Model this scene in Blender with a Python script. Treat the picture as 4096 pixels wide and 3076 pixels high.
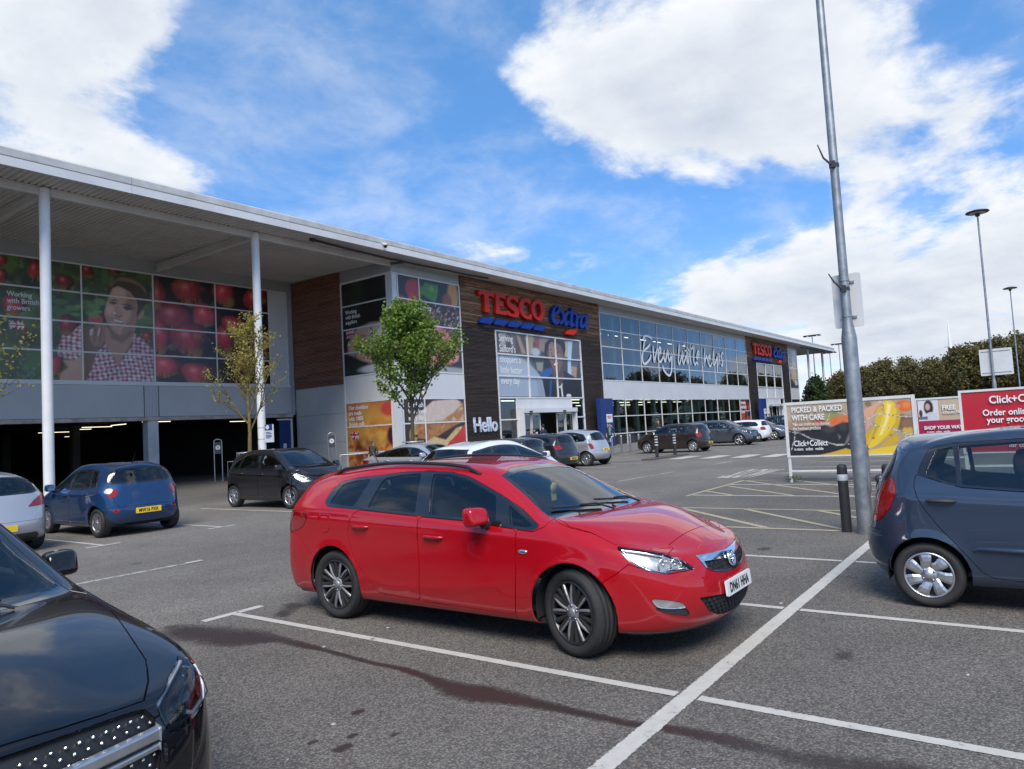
import bpy, bmesh, math, random
import numpy as np
from math import sin, cos, pi, radians, hypot, sqrt, atan2
from mathutils import Vector, Matrix, kdtree, noise as mnoise

scene = bpy.context.scene
for _o in list(bpy.data.objects):
    bpy.data.objects.remove(_o)
COL = scene.collection
R_ = random.Random(7)
NP = np.random.RandomState(5)

# ------------------------------------------------------------------ camera
cam_d = bpy.data.cameras.new('camera'); cam = bpy.data.objects.new('camera', cam_d); COL.objects.link(cam)
scene.camera = cam
CAM_H, CAM_PITCH, CAM_ROLL, CAM_YAW, CAM_F = 1.66, 0.0620266, 0.0575059, 0.632496, 2881.35
_f = Vector((cos(CAM_YAW), sin(CAM_YAW), 0)); _r = Vector((sin(CAM_YAW), -cos(CAM_YAW), 0)); _u = Vector((0, 0, 1))
_fw = _f * cos(CAM_PITCH) + _u * sin(CAM_PITCH); _up = _u * cos(CAM_PITCH) - _f * sin(CAM_PITCH)
_rt2 = _r * cos(CAM_ROLL) - _up * sin(CAM_ROLL); _up2 = _up * cos(CAM_ROLL) + _r * sin(CAM_ROLL)
cam.matrix_world = Matrix(((_rt2.x, _up2.x, -_fw.x, 0), (_rt2.y, _up2.y, -_fw.y, 0), (_rt2.z, _up2.z, -_fw.z, CAM_H), (0, 0, 0, 1)))
cam_d.sensor_width = 36.0; cam_d.lens = 36.0 * CAM_F / 4096.0
cam_d.clip_start = 0.05; cam_d.clip_end = 4000

# ------------------------------------------------------------------ light, sky, exposure
SUN_AZ, SUN_EL = radians(214), radians(50)        # direction towards the sun, azimuth from +X towards +Y
scene.view_settings.view_transform = 'Standard'; scene.view_settings.look = 'None'
scene.view_settings.exposure = 1.15; scene.view_settings.gamma = 1.0
sun_d = bpy.data.lights.new('sun', 'SUN'); sun = bpy.data.objects.new('sun', sun_d); COL.objects.link(sun)
sun_d.energy = 2.0; sun_d.angle = radians(34); sun_d.color = (1.0, 0.94, 0.86)
_sd = Vector((cos(SUN_EL) * cos(SUN_AZ), cos(SUN_EL) * sin(SUN_AZ), sin(SUN_EL)))
sun.rotation_euler = (-_sd).to_track_quat('-Z', 'Y').to_euler()
sun.location = (0, 0, 60)

world = bpy.data.worlds.new('World'); scene.world = world; world.use_nodes = True
CLOUDS = [((0.840, 0.322, 0.438), 9, 0.5), ((0.763, 0.425, 0.487), 7, 0.42), ((0.881, 0.201, 0.428), 7, 0.4), ((0.884, 0.290, 0.366), 6, 0.42), ((0.824, 0.407, 0.394), 6, 0.42), ((0.747, 0.503, 0.436), 5, 0.3), ((0.695, 0.558, 0.454), 4, 0.12), ((0.896, 0.113, 0.429), 5, 0.25), ((0.322, 0.859, 0.398), 7, 0.5), ((0.399, 0.848, 0.349), 5, 0.5), ((0.478, 0.817, 0.322), 5, 0.5), ((0.559, 0.762, 0.328), 3.5, 0.42), ((0.596, 0.725, 0.346), 2.5, 0.3), ((0.307, 0.840, 0.448), 5, 0.25), ((0.378, 0.796, 0.472), 4, 0.15), ((0.453, 0.765, 0.458), 3, 0.15), ((0.858, 0.466, 0.217), 7, 0.5), ((0.747, 0.618, 0.244), 5, 0.45), ((0.796, 0.551, 0.249), 4, 0.3), ((0.933, 0.303, 0.192), 6, 0.45), ((0.980, 0.151, 0.131), 8, 0.5), ((0.994, 0.036, 0.099), 8, 0.45), ((0.960, 0.032, 0.279), 5, 0.42), ((0.952, 0.061, 0.301), 4, 0.2), ((0.966, 0.231, 0.112), 7, 0.4), ((0.999, 0.041, 0.036), 7, 0.4), ((0.945, 0.158, 0.287), 3, 0.25), ((0.594, 0.671, 0.444), 8, -0.6), ((0.693, 0.647, 0.319), 6, -0.7), ((0.784, 0.539, 0.308), 5, -0.75), ((0.870, 0.398, 0.290), 4.5, -0.7), ((0.928, 0.266, 0.263), 4, -0.5), ((0.425, 0.809, 0.407), 4, -0.3), ((0.932, 0.097, 0.349), 5, -0.5), ((0.929, 0.224, 0.295), 3, -0.35), ((0.970, 0.078, 0.229), 4, -0.35), ((0.526, 0.748, 0.404), 5, -0.45), ((0.532, 0.696, 0.482), 5, -0.3), ((0.972, 0.145, 0.187), 3, -0.3), ((0.952, 0.251, 0.174), 2, -0.2)]
def build_sky():
    nt = world.node_tree; N = nt.nodes; L = nt.links; N.clear()
    def M(op, a, b=None, c=None, clamp=False):
        n = N.new('ShaderNodeMath'); n.operation = op; n.use_clamp = clamp
        for i, q in enumerate((a, b, c)):
            if q is None: continue
            if isinstance(q, (int, float)): n.inputs[i].default_value = q
            else: L.new(q, n.inputs[i])
        return n.outputs[0]
    def V(op, a, b=None, s=None):
        n = N.new('ShaderNodeVectorMath'); n.operation = op
        for i, q in enumerate((a, b)):
            if q is None: continue
            if isinstance(q, tuple): n.inputs[i].default_value = q
            else: L.new(q, n.inputs[i])
        if s is not None: (L.new(s, n.inputs['Scale']) if not isinstance(s, (int, float)) else setattr(n.inputs['Scale'], 'default_value', s))
        return n
    def mapr(x, a, b, c, d, smooth=True):
        n = N.new('ShaderNodeMapRange'); n.interpolation_type = 'SMOOTHSTEP' if smooth else 'LINEAR'; n.inputs[1].default_value = a; n.inputs[2].default_value = b; n.inputs[3].default_value = c; n.inputs[4].default_value = d; L.new(x, n.inputs[0]); return n.outputs[0]
    def noise(vec, sc, det, ro=.55, dist=0.0, lac=2.0):
        n = N.new('ShaderNodeTexNoise'); n.inputs['Scale'].default_value = sc; n.inputs['Detail'].default_value = det; n.inputs['Roughness'].default_value = ro; n.inputs['Distortion'].default_value = dist; L.new(vec, n.inputs['Vector']); return n.outputs[0]
    def mixc(f, a, b):
        n = N.new('ShaderNodeMixRGB'); (L.new(f, n.inputs[0]) if not isinstance(f, (int, float)) else setattr(n.inputs[0], 'default_value', f))
        for i, q in ((1, a), (2, b)):
            if isinstance(q, tuple): n.inputs[i].default_value = q + (1,)
            else: L.new(q, n.inputs[i])
        return n.outputs[0]
    out = N.new('ShaderNodeOutputWorld'); bg = N.new('ShaderNodeBackground')
    sky = N.new('ShaderNodeTexSky'); sky.sky_type = 'NISHITA'; sky.sun_disc = False
    sky.sun_elevation = SUN_EL; sky.sun_rotation = radians(90) - SUN_AZ
    sky.altitude = 50; sky.air_density = 0.42; sky.dust_density = 0.0; sky.ozone_density = 3.0
    hs = N.new('ShaderNodeHueSaturation'); hs.inputs['Saturation'].default_value = 1.05; hs.inputs['Value'].default_value = SKY_GAIN; L.new(sky.outputs[0], hs.inputs['Color'])
    tc = N.new('ShaderNodeTexCoord'); D = tc.outputs['Generated']
    sp = N.new('ShaderNodeSeparateXYZ'); L.new(D, sp.inputs[0]); up = M('MAXIMUM', sp.outputs[2], 0.0)
    inv = M('DIVIDE', 1.0, M('ADD', up, .26)); P = V('SCALE', D, None, inv).outputs[0]          # cloud layer seen in perspective
    n1 = noise(P, 1.5, 9, .58, .25); n2 = noise(P, 4.4, 8, .6, .2); n3 = noise(P, .8, 3, .5)
    dens = M('MULTIPLY_ADD', M('ADD', M('MULTIPLY', n1, .64), M('MULTIPLY', n2, .36)), 1.5, -.25)
    cov = None
    for c, r, w in CLOUDS:
        dt = V('DOT_PRODUCT', D, c).outputs['Value']; k = 1.0 / (1 - cos(radians(r)))
        g = M('EXPONENT', M('MULTIPLY', M('SUBTRACT', dt, 1.0), k)); g = M('MULTIPLY', g, w); cov = g if cov is None else M('ADD', cov, g)
    low = mapr(sp.outputs[2], .0, .22, .12, 0)                                                   # haze and cloud bank thickening to the horizon
    x = M('ADD', M('ADD', dens, M('MULTIPLY', cov, .27)), low)
    a = mapr(x, .52, .70, 0, 1)
    wisp = M('MULTIPLY', mapr(M('ADD', n2, M('MULTIPLY', n3, .5)), .62, 1.05, 0, 1), .42)
    alpha = M('MAXIMUM', a, wisp)
    # self shading: grey where the layer is thick, white at thin sunlit edges
    P2 = V('ADD', P, (-.09, -.03, .06)).outputs[0]; n1b = noise(P2, 1.5, 9, .58, .25); n2b = noise(P2, 4.4, 8, .6, .2)
    lit = M('ADD', M('MULTIPLY', M('SUBTRACT', n1, n1b), 2.2), M('MULTIPLY', M('SUBTRACT', n2, n2b), .9))
    thick = mapr(x, .60, .98, 0, 1); sh = M('SUBTRACT', M('ADD', .80, lit), M('MULTIPLY', thick, .52), clamp=True)
    sh = M('ADD', sh, M('MULTIPLY', M('SUBTRACT', noise(P, 5.5, 6, .6), .5), .45), clamp=True)
    cl = mixc(sh, CLOUD_DARK, CLOUD_LIT)
    az = mixc(.5, hs.outputs[0], (.30, 1.12, 2.5)); col = mixc(alpha, az, cl)
    hz = mapr(sp.outputs[2], -.02, .08, .5, 0); col = mixc(hz, col, CLOUD_HAZE)
    L.new(col, bg.inputs[0]); bg.inputs[1].default_value = .15
    L.new(bg.outputs[0], out.inputs[0])
SKY_GAIN = 1.1
CLOUD_DARK, CLOUD_LIT, CLOUD_HAZE = (1.62, 1.86, 2.24), (2.9, 2.98, 3.1), (2.3, 2.6, 2.95)
build_sky()
# ------------------------------------------------------------------ helpers
def tag(o, label=None, cat=None, group=None, kind=None):
    if label: o['label'] = label
    if cat: o['category'] = cat
    if group: o['group'] = group
    if kind: o['kind'] = kind
    return o
def empty(name, loc=(0, 0, 0), rz=0.0, s=1.0):
    o = bpy.data.objects.new(name, None); COL.objects.link(o); o.location = loc; o.rotation_euler = (0, 0, rz); o.scale = (s, s, s)
    o.empty_display_size = 0.2
    return o
def link(name, me, mat=None, parent=None):
    o = bpy.data.objects.new(name, me); COL.objects.link(o)
    if mat is not None and len(me.materials) == 0: me.materials.append(mat)
    if parent: o.parent = parent
    return o
def copy_tree(o, parent=None):
    c = o.copy(); COL.objects.link(c); c.parent = parent
    for ch in [k for k in o.children]: copy_tree(ch, c)
    return c
def smooth(me, on=True):
    me.polygons.foreach_set('use_smooth', [on] * len(me.polygons))
class MB:
    def __init__(s): s.v = []; s.f = []; s.sm = []
    def add(s, vs, fs, sm=False):
        b = len(s.v); s.v.extend([tuple(q) for q in vs]); s.f.extend([tuple(b + i for i in f) for f in fs]); s.sm.extend([sm] * len(fs)); return s
    def box(s, x0, x1, y0, y1, z0, z1, M=None):
        vs = [(x, y, z) for z in (z0, z1) for y in (y0, y1) for x in (x0, x1)]
        if M is not None: vs = [M @ Vector(q) for q in vs]
        return s.add(vs, [(0, 2, 3, 1), (4, 5, 7, 6), (0, 1, 5, 4), (2, 6, 7, 3), (0, 4, 6, 2), (1, 3, 7, 5)])
    def tube(s, path, r, n=8, cap=True, sm=True):
        path = [Vector(q) for q in path]; m = len(path)
        rs = r if isinstance(r, (list, tuple)) else [r] * m
        prev = None; vs = []
        for i, q in enumerate(path):
            t = (path[min(i + 1, m - 1)] - path[max(i - 1, 0)]).normalized()
            if prev is None:
                a = Vector((0, 0, 1)) if abs(t.z) < .9 else Vector((1, 0, 0)); u = t.cross(a).normalized()
            else:
                u = (prev - t * prev.dot(t)); u = u.normalized() if u.length > 1e-6 else t.orthogonal().normalized()
            prev = u; w = t.cross(u)
            vs += [q + (u * cos(2 * pi * k / n) + w * sin(2 * pi * k / n)) * rs[i] for k in range(n)]
        fs = [(i * n + k, i * n + (k + 1) % n, (i + 1) * n + (k + 1) % n, (i + 1) * n + k) for i in range(m - 1) for k in range(n)]
        s.add(vs, fs, sm)
        if cap: s.add(vs[:n], [tuple(range(n))[::-1]]); s.add(vs[-n:], [tuple(range(n))])
        return s
    def lathe(s, prof, n=24, M=None, sm=True, a0=0.0, a1=2 * pi):   # prof: (r, h) around Z
        full = abs(a1 - a0 - 2 * pi) < 1e-6; k = n if full else n + 1
        vs = [Vector((r * cos(a0 + (a1 - a0) * i / n), r * sin(a0 + (a1 - a0) * i / n), h)) for r, h in prof for i in range(k)]
        if M is not None: vs = [M @ q for q in vs]
        fs = []
        for j in range(len(prof) - 1):
            for i in range(n):
                i2 = (i + 1) % k
                fs.append((j * k + i, j * k + i2, (j + 1) * k + i2, (j + 1) * k + i))
        return s.add(vs, fs, sm)
    def prism(s, poly, h0, h1, M=None):                 # poly 2D in XY extruded in Z
        n = len(poly); vs = [Vector((x, y, h0)) for x, y in poly] + [Vector((x, y, h1)) for x, y in poly]
        if M is not None: vs = [M @ q for q in vs]
        a = sum(poly[i][0] * poly[(i + 1) % n][1] - poly[(i + 1) % n][0] * poly[i][1] for i in range(n))
        fs = [tuple(range(n))[::-1], tuple(range(n, 2 * n))] + [(i, (i + 1) % n, n + (i + 1) % n, n + i) for i in range(n)]
        if a < 0: fs = [f[::-1] for f in fs]
        return s.add(vs, fs)
    def sphere(s, c, r, n=10, m=6, sm=True):
        rr = r if isinstance(r, (list, tuple)) else (r, r, r)
        vs = []
        for j in range(m + 1):
            t = pi * j / m
            for i in range(n): vs.append((c[0] + rr[0] * sin(t) * cos(2 * pi * i / n), c[1] + rr[1] * sin(t) * sin(2 * pi * i / n), c[2] + rr[2] * cos(t)))
        fs = [(j * n + i, (j + 1) * n + i, (j + 1) * n + (i + 1) % n, j * n + (i + 1) % n) for j in range(m) for i in range(n)]
        return s.add(vs, fs, sm)
    def mesh(s, name):
        me = bpy.data.meshes.new(name); me.from_pydata(s.v, [], s.f); me.polygons.foreach_set('use_smooth', s.sm); me.update(); return me
    def build(s, name, mat, parent=None, bevel=0.0, seg=2):
        o = link(name, s.mesh(name), mat, parent)
        if bevel:
            m = o.modifiers.new('bevel', 'BEVEL'); m.width = bevel; m.segments = seg; m.limit_method = 'ANGLE'; m.angle_limit = radians(40)
        return o
def TR(loc=(0, 0, 0), rx=0, ry=0, rz=0, s=1.0):
    return Matrix.Translation(loc) @ Matrix.Rotation(rz, 4, 'Z') @ Matrix.Rotation(ry, 4, 'Y') @ Matrix.Rotation(rx, 4, 'X') @ Matrix.Scale(s, 4)
def lerp(a, b, t): return a + (b - a) * t
def l3(a, b, t): return tuple(lerp(p, q, t) for p, q in zip(a, b))
def interp(pts, x):
    xs = [q[0] for q in pts]; zs = [q[1] for q in pts]
    return float(np.interp(x, xs, zs))
def roundpoly(pts, r, n=4):
    out = []; m = len(pts)
    for i in range(m):
        p = Vector(pts[i][:2]); a = Vector(pts[i - 1][:2]) - p; b = Vector(pts[(i + 1) % m][:2]) - p
        rr = pts[i][2] if len(pts[i]) > 2 else r
        d = min(rr, a.length * .45, b.length * .45)
        if d < 1e-4: out.append((p.x, p.y)); continue
        A = p + a.normalized() * d; B = p + b.normalized() * d
        for k in range(n + 1):
            t = k / n; q = A * (1 - t) ** 2 + p * 2 * t * (1 - t) + B * t * t; out.append((q.x, q.y))
    return out

# text as mesh
_TXT = {}
def text_mesh(body, size=1.0, ext=0.003, off=0.0, shear=0.0, align='LEFT', space=1.0, line=1.0, sx=1.0, bevel=0.0):
    cu = bpy.data.curves.new('txt', 'FONT'); cu.body = body; cu.size = size; cu.extrude = ext; cu.offset = off; cu.shear = shear
    cu.align_x = align; cu.space_character = space; cu.space_line = line; cu.resolution_u = 3; cu.bevel_depth = bevel
    o = bpy.data.objects.new('txt', cu); COL.objects.link(o)
    bpy.context.view_layer.update()
    me = bpy.data.meshes.new_from_object(o.evaluated_get(bpy.context.evaluated_depsgraph_get()))
    bpy.data.objects.remove(o); bpy.data.curves.remove(cu)
    if sx != 1.0:
        for v in me.vertices: v.co.x *= sx
    me.materials.clear()
    return me
def text(name, body, M, mat, parent=None, **k):
    me = text_mesh(body, **k); me.transform(M); return link(name, me, mat, parent)
def frameM(origin, ex, ey):                            # local x -> ex, y -> ey, z -> normal
    ex = Vector(ex).normalized(); ey = Vector(ey).normalized(); n = ex.cross(ey)
    return Matrix(((ex.x, ey.x, n.x, origin[0]), (ex.y, ey.y, n.y, origin[1]), (ex.z, ey.z, n.z, origin[2]), (0, 0, 0, 1)))

# ------------------------------------------------------------------ materials
def newmat(name):
    m = bpy.data.materials.new(name); m.use_nodes = True; nt = m.node_tree; nt.nodes.clear()
    out = nt.nodes.new('ShaderNodeOutputMaterial'); b = nt.nodes.new('ShaderNodeBsdfPrincipled'); nt.links.new(b.outputs[0], out.inputs[0])
    return m, nt, b, out
def nd(nt, t, **k):
    n = nt.nodes.new(t)
    for a, v in k.items(): setattr(n, a, v)
    return n
def C4(c): return (c[0], c[1], c[2], 1.0)
def mat(name, col, rough=.5, metal=0.0, coat=0.0, spec=.5, var=0.0, vscale=3.0, bump=0.0, bscale=40.0, trans=0.0, coatr=.03, alpha=1.0, detail=4):
    m, nt, b, out = newmat(name)
    I = b.inputs; I['Base Color'].default_value = C4(col); I['Roughness'].default_value = rough; I['Metallic'].default_value = metal
    I['Coat Weight'].default_value = coat; I['Coat Roughness'].default_value = coatr; I['Specular IOR Level'].default_value = spec; I['Transmission Weight'].default_value = trans
    if var or bump:
        tc = nd(nt, 'ShaderNodeTexCoord')
    if var:
        n = nd(nt, 'ShaderNodeTexNoise'); n.inputs['Scale'].default_value = vscale; n.inputs['Detail'].default_value = detail; n.inputs['Roughness'].default_value = .6
        nt.links.new(tc.outputs['Object'], n.inputs['Vector'])
        mr = nd(nt, 'ShaderNodeMapRange'); mr.inputs[1].default_value = .3; mr.inputs[2].default_value = .7; mr.inputs[3].default_value = 1 - var; mr.inputs[4].default_value = 1 + var
        nt.links.new(n.outputs[0], mr.inputs[0])
        hv = nd(nt, 'ShaderNodeHueSaturation'); hv.inputs['Color'].default_value = C4(col); nt.links.new(mr.outputs[0], hv.inputs['Value']); nt.links.new(hv.outputs[0], I['Base Color'])
        mr2 = nd(nt, 'ShaderNodeMapRange'); mr2.inputs[3].default_value = max(.02, rough - .12 * min(1, rough * 3)); mr2.inputs[4].default_value = min(1, rough + .12 * min(1, rough * 3)); nt.links.new(n.outputs[0], mr2.inputs[0]); nt.links.new(mr2.outputs[0], I['Roughness'])
    if bump:
        n2 = nd(nt, 'ShaderNodeTexNoise'); n2.inputs['Scale'].default_value = bscale; n2.inputs['Detail'].default_value = 5; nt.links.new(tc.outputs['Object'], n2.inputs['Vector'])
        bp = nd(nt, 'ShaderNodeBump'); bp.inputs['Strength'].default_value = bump; bp.inputs['Distance'].default_value = .01; nt.links.new(n2.outputs[0], bp.inputs['Height']); nt.links.new(bp.outputs[0], I['Normal'])
    return m
def glassmat(name, tint=(.75, .8, .78), refl=1.0, dark=0.0, ior=1.5, rough=0.0):
    # thin glazing: tinted see-through plus fresnel reflection
    m, nt, b, out = newmat(name); nt.nodes.remove(b)
    tr = nd(nt, 'ShaderNodeBsdfTransparent'); tr.inputs[0].default_value = C4(tint)
    gl = nd(nt, 'ShaderNodeBsdfGlossy'); gl.inputs['Roughness'].default_value = rough; gl.inputs[0].default_value = (1, 1, 1, 1)
    fr = nd(nt, 'ShaderNodeFresnel'); fr.inputs[0].default_value = ior
    ml = nd(nt, 'ShaderNodeMath', operation='MULTIPLY_ADD'); ml.inputs[1].default_value = refl; ml.inputs[2].default_value = dark
    ml.use_clamp = True
    mx = nd(nt, 'ShaderNodeMixShader'); nt.links.new(fr.outputs[0], ml.inputs[0]); nt.links.new(ml.outputs[0], mx.inputs[0])
    nt.links.new(tr.outputs[0], mx.inputs[1]); nt.links.new(gl.outputs[0], mx.inputs[2]); nt.links.new(mx.outputs[0], out.inputs[0])
    return m
def emis(name, col, st):
    m, nt, b, out = newmat(name); b.inputs['Base Color'].default_value = C4(col); b.inputs['Emission Color'].default_value = C4(col); b.inputs['Emission Strength'].default_value = st; return m
def paint(name, col, metal=0.0, rough=.35, flake=0.0, dirt=.12):
    m, nt, b, out = newmat(name); I = b.inputs
    I['Metallic'].default_value = metal; I['Coat Weight'].default_value = 1.0; I['Coat Roughness'].default_value = .025; I['Coat IOR'].default_value = 1.5; I['Specular IOR Level'].default_value = .12
    tc = nd(nt, 'ShaderNodeTexCoord'); n = nd(nt, 'ShaderNodeTexNoise'); n.inputs['Scale'].default_value = 2.3; n.inputs['Detail'].default_value = 6
    nt.links.new(tc.outputs['Object'], n.inputs['Vector'])
    # road film: duller, greyer paint low on the body (a stain, follows the car's own height)
    sp = nd(nt, 'ShaderNodeSeparateXYZ'); nt.links.new(tc.outputs['Object'], sp.inputs[0])
    mr = nd(nt, 'ShaderNodeMapRange'); mr.inputs[1].default_value = .55; mr.inputs[2].default_value = .15; mr.inputs[3].default_value = 0; mr.inputs[4].default_value = 1; nt.links.new(sp.outputs[2], mr.inputs[0])
    mu = nd(nt, 'ShaderNodeMath', operation='MULTIPLY'); nt.links.new(mr.outputs[0], mu.inputs[0]); nt.links.new(n.outputs[0], mu.inputs[1])
    mu2 = nd(nt, 'ShaderNodeMath', operation='MULTIPLY'); nt.links.new(mu.outputs[0], mu2.inputs[0]); mu2.inputs[1].default_value = dirt * 3
    mx = nd(nt, 'ShaderNodeMixRGB'); mx.inputs[1].default_value = C4(col); mx.inputs[2].default_value = (.09, .085, .08, 1); nt.links.new(mu2.outputs[0], mx.inputs[0]); nt.links.new(mx.outputs[0], I['Base Color'])
    mr3 = nd(nt, 'ShaderNodeMapRange'); mr3.inputs[3].default_value = rough - .05; mr3.inputs[4].default_value = rough + .1; nt.links.new(n.outputs[0], mr3.inputs[0]); nt.links.new(mr3.outputs[0], I['Roughness'])
    mr4 = nd(nt, 'ShaderNodeMapRange'); mr4.inputs[3].default_value = .02; mr4.inputs[4].default_value = .3; nt.links.new(mu2.outputs[0], mr4.inputs[0]); nt.links.new(mr4.outputs[0], I['Coat Roughness'])
    return m
# ------------------------------------------------------------------ ground, markings
def asphalt_mat():
    m, nt, b, out = newmat('asphalt'); L = nt.links; I = b.inputs
    tc = nd(nt, 'ShaderNodeTexCoord'); V = tc.outputs['Object']
    def noise(sc, det=4, ro=.6, dist=0.0):
        n = nd(nt, 'ShaderNodeTexNoise'); n.inputs['Scale'].default_value = sc; n.inputs['Detail'].default_value = det; n.inputs['Roughness'].default_value = ro; n.inputs['Distortion'].default_value = dist; L.new(V, n.inputs['Vector']); return n.outputs[0]
    def ramp(x, a, b_, c, d):
        r = nd(nt, 'ShaderNodeMapRange'); r.inputs[1].default_value = a; r.inputs[2].default_value = b_; r.inputs[3].default_value = c; r.inputs[4].default_value = d; L.new(x, r.inputs[0]); return r.outputs[0]
    def mul(x, y):
        q = nd(nt, 'ShaderNodeMath', operation='MULTIPLY'); L.new(x, q.inputs[0]); (L.new(y, q.inputs[1]) if not isinstance(y, float) else setattr(q.inputs[1], 'default_value', y)); return q.outputs[0]
    vo = nd(nt, 'ShaderNodeTexVoronoi'); vo.inputs['Scale'].default_value = 75; L.new(V, vo.inputs['Vector'])
    sp = nd(nt, 'ShaderNodeSeparateXYZ'); L.new(vo.outputs['Color'], sp.inputs[0])
    speck = ramp(sp.outputs[0], 0, 1, .62, 1.42)                       # stone chips of different tone
    gap = ramp(vo.outputs['Distance'], .25, .62, 1.08, .55)               # dark binder between chips
    big = ramp(noise(.16, 3), .3, .7, .80, 1.20); mid = ramp(noise(1.3, 5, .65), .25, .75, .86, 1.12)
    # worn wheel tracks along the aisle
    s2 = nd(nt, 'ShaderNodeSeparateXYZ'); L.new(V, s2.inputs[0])
    tr = ramp(mul(noise(.35, 4), 1.0), .35, .65, 0, 1)
    aisle = nd(nt, 'ShaderNodeMapRange', interpolation_type='SMOOTHSTEP'); aisle.inputs[1].default_value = 6.0; aisle.inputs[2].default_value = 7.6; aisle.inputs[3].default_value = .96; aisle.inputs[4].default_value = 1.22; L.new(s2.outputs[1], aisle.inputs[0])
    far = nd(nt, 'ShaderNodeMapRange', interpolation_type='SMOOTHSTEP'); far.inputs[1].default_value = 19; far.inputs[2].default_value = 22; far.inputs[3].default_value = 1; far.inputs[4].default_value = .78; L.new(s2.outputs[1], far.inputs[0])
    val = mul(mul(mul(mul(speck, gap), mul(big, mid)), aisle.outputs[0]), far.outputs[0])
    # old drips and spots
    sv = nd(nt, 'ShaderNodeTexVoronoi'); sv.inputs['Scale'].default_value = .8; sv.feature = 'SMOOTH_F1'; sv.inputs['Smoothness'].default_value = .1
    vv = nd(nt, 'ShaderNodeVectorMath', operation='ADD'); nn = nd(nt, 'ShaderNodeTexNoise'); nn.inputs['Scale'].default_value = 6; L.new(V, nn.inputs['Vector'])
    sc_ = nd(nt, 'ShaderNodeVectorMath', operation='SCALE'); sc_.inputs['Scale'].default_value = .35; L.new(nn.outputs['Color'], sc_.inputs[0]); L.new(V, vv.inputs[0]); L.new(sc_.outputs[0], vv.inputs[1]); L.new(vv.outputs[0], sv.inputs['Vector'])
    spot = ramp(sv.outputs['Distance'], .05, .12, .62, 1.0); val = mul(val, spot)
    hv = nd(nt, 'ShaderNodeHueSaturation'); hv.inputs['Color'].default_value = (.185, .168, .146, 1); L.new(val, hv.inputs['Value']); L.new(hv.outputs[0], I['Base Color'])
    I['Roughness'].default_value = .82; I['Specular IOR Level'].default_value = .35
    bp = nd(nt, 'ShaderNodeBump'); bp.inputs['Strength'].default_value = .75; bp.inputs['Distance'].default_value = .006; iv = ramp(vo.outputs['Distance'], 0, .6, 1, 0); L.new(iv, bp.inputs['Height']); L.new(bp.outputs[0], I['Normal'])
    return m
ASPH = asphalt_mat()
g = MB(); g.add([(-900, -900, 0), (1500, -900, 0), (1500, 1500, 0), (-900, 1500, 0)], [(0, 1, 2, 3)]); tag(g.build('ground', ASPH), kind='structure')
PAVE = mat('paving', (.15, .145, .135), .85, var=.2, vscale=.8, bump=.3, bscale=50)
g = MB(); g.box(26.6, 118, 19.2, 26.2, -.05, .03); tag(g.build('pavement', PAVE, bevel=.01), kind='structure')
def line_mat(name, col, wear=.42):
    m, nt, b, out = newmat(name); L = nt.links; tc = nd(nt, 'ShaderNodeTexCoord')
    n = nd(nt, 'ShaderNodeTexNoise'); n.inputs['Scale'].default_value = 9; n.inputs['Detail'].default_value = 8; n.inputs['Roughness'].default_value = .75; L.new(tc.outputs['Object'], n.inputs['Vector'])
    n2 = nd(nt, 'ShaderNodeTexNoise'); n2.inputs['Scale'].default_value = .5; n2.inputs['Detail'].default_value = 2; L.new(tc.outputs['Object'], n2.inputs['Vector'])
    ad = nd(nt, 'ShaderNodeMath', operation='MULTIPLY_ADD'); ad.inputs[1].default_value = .35; L.new(n2.outputs[0], ad.inputs[0]); L.new(n.outputs[0], ad.inputs[2])
    ae = nd(nt, 'ShaderNodeAttribute'); ae.attribute_name = 'edge'; n3 = nd(nt, 'ShaderNodeTexNoise'); n3.inputs['Scale'].default_value = 38; n3.inputs['Detail'].default_value = 4; L.new(tc.outputs['Object'], n3.inputs['Vector'])
    r = nd(nt, 'ShaderNodeMapRange'); r.inputs[1].default_value = wear - .03; r.inputs[2].default_value = wear + .06; L.new(ad.outputs[0], r.inputs[0]); r0 = r
    ee = nd(nt, 'ShaderNodeMath', operation='MULTIPLY_ADD'); ee.inputs[1].default_value = 2.4; L.new(ae.outputs['Fac'], ee.inputs[0]); L.new(n3.outputs[0], ee.inputs[2])
    r2 = nd(nt, 'ShaderNodeMapRange'); r2.inputs[1].default_value = .62; r2.inputs[2].default_value = .86; L.new(ee.outputs[0], r2.inputs[0])
    r = nd(nt, 'ShaderNodeMath', operation='MULTIPLY'); L.new(r0.outputs[0], r.inputs[0]); L.new(r2.outputs[0], r.inputs[1])
    h = nd(nt, 'ShaderNodeMapRange'); h.inputs[1].default_value = .3; h.inputs[2].default_value = .8; h.inputs[3].default_value = .8; h.inputs[4].default_value = 1.1; L.new(n.outputs[0], h.inputs[0])
    hv = nd(nt, 'ShaderNodeHueSaturation'); hv.inputs['Color'].default_value = C4(col); L.new(h.outputs[0], hv.inputs['Value']); L.new(hv.outputs[0], b.inputs['Base Color']); b.inputs['Roughness'].default_value = .7
    tr = nd(nt, 'ShaderNodeBsdfTransparent'); mx = nd(nt, 'ShaderNodeMixShader'); L.new(r.outputs[0], mx.inputs[0]); L.new(tr.outputs[0], mx.inputs[1]); L.new(b.outputs[0], mx.inputs[2]); L.new(mx.outputs[0], out.inputs[0])
    return m
WLINE = line_mat('white_line_paint', (.50, .48, .43), .50); WORN = line_mat('worn_white_line_paint', (.42, .41, .39), .62); YLINE = line_mat('cream_line_paint', (.40, .34, .22), .50)
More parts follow.
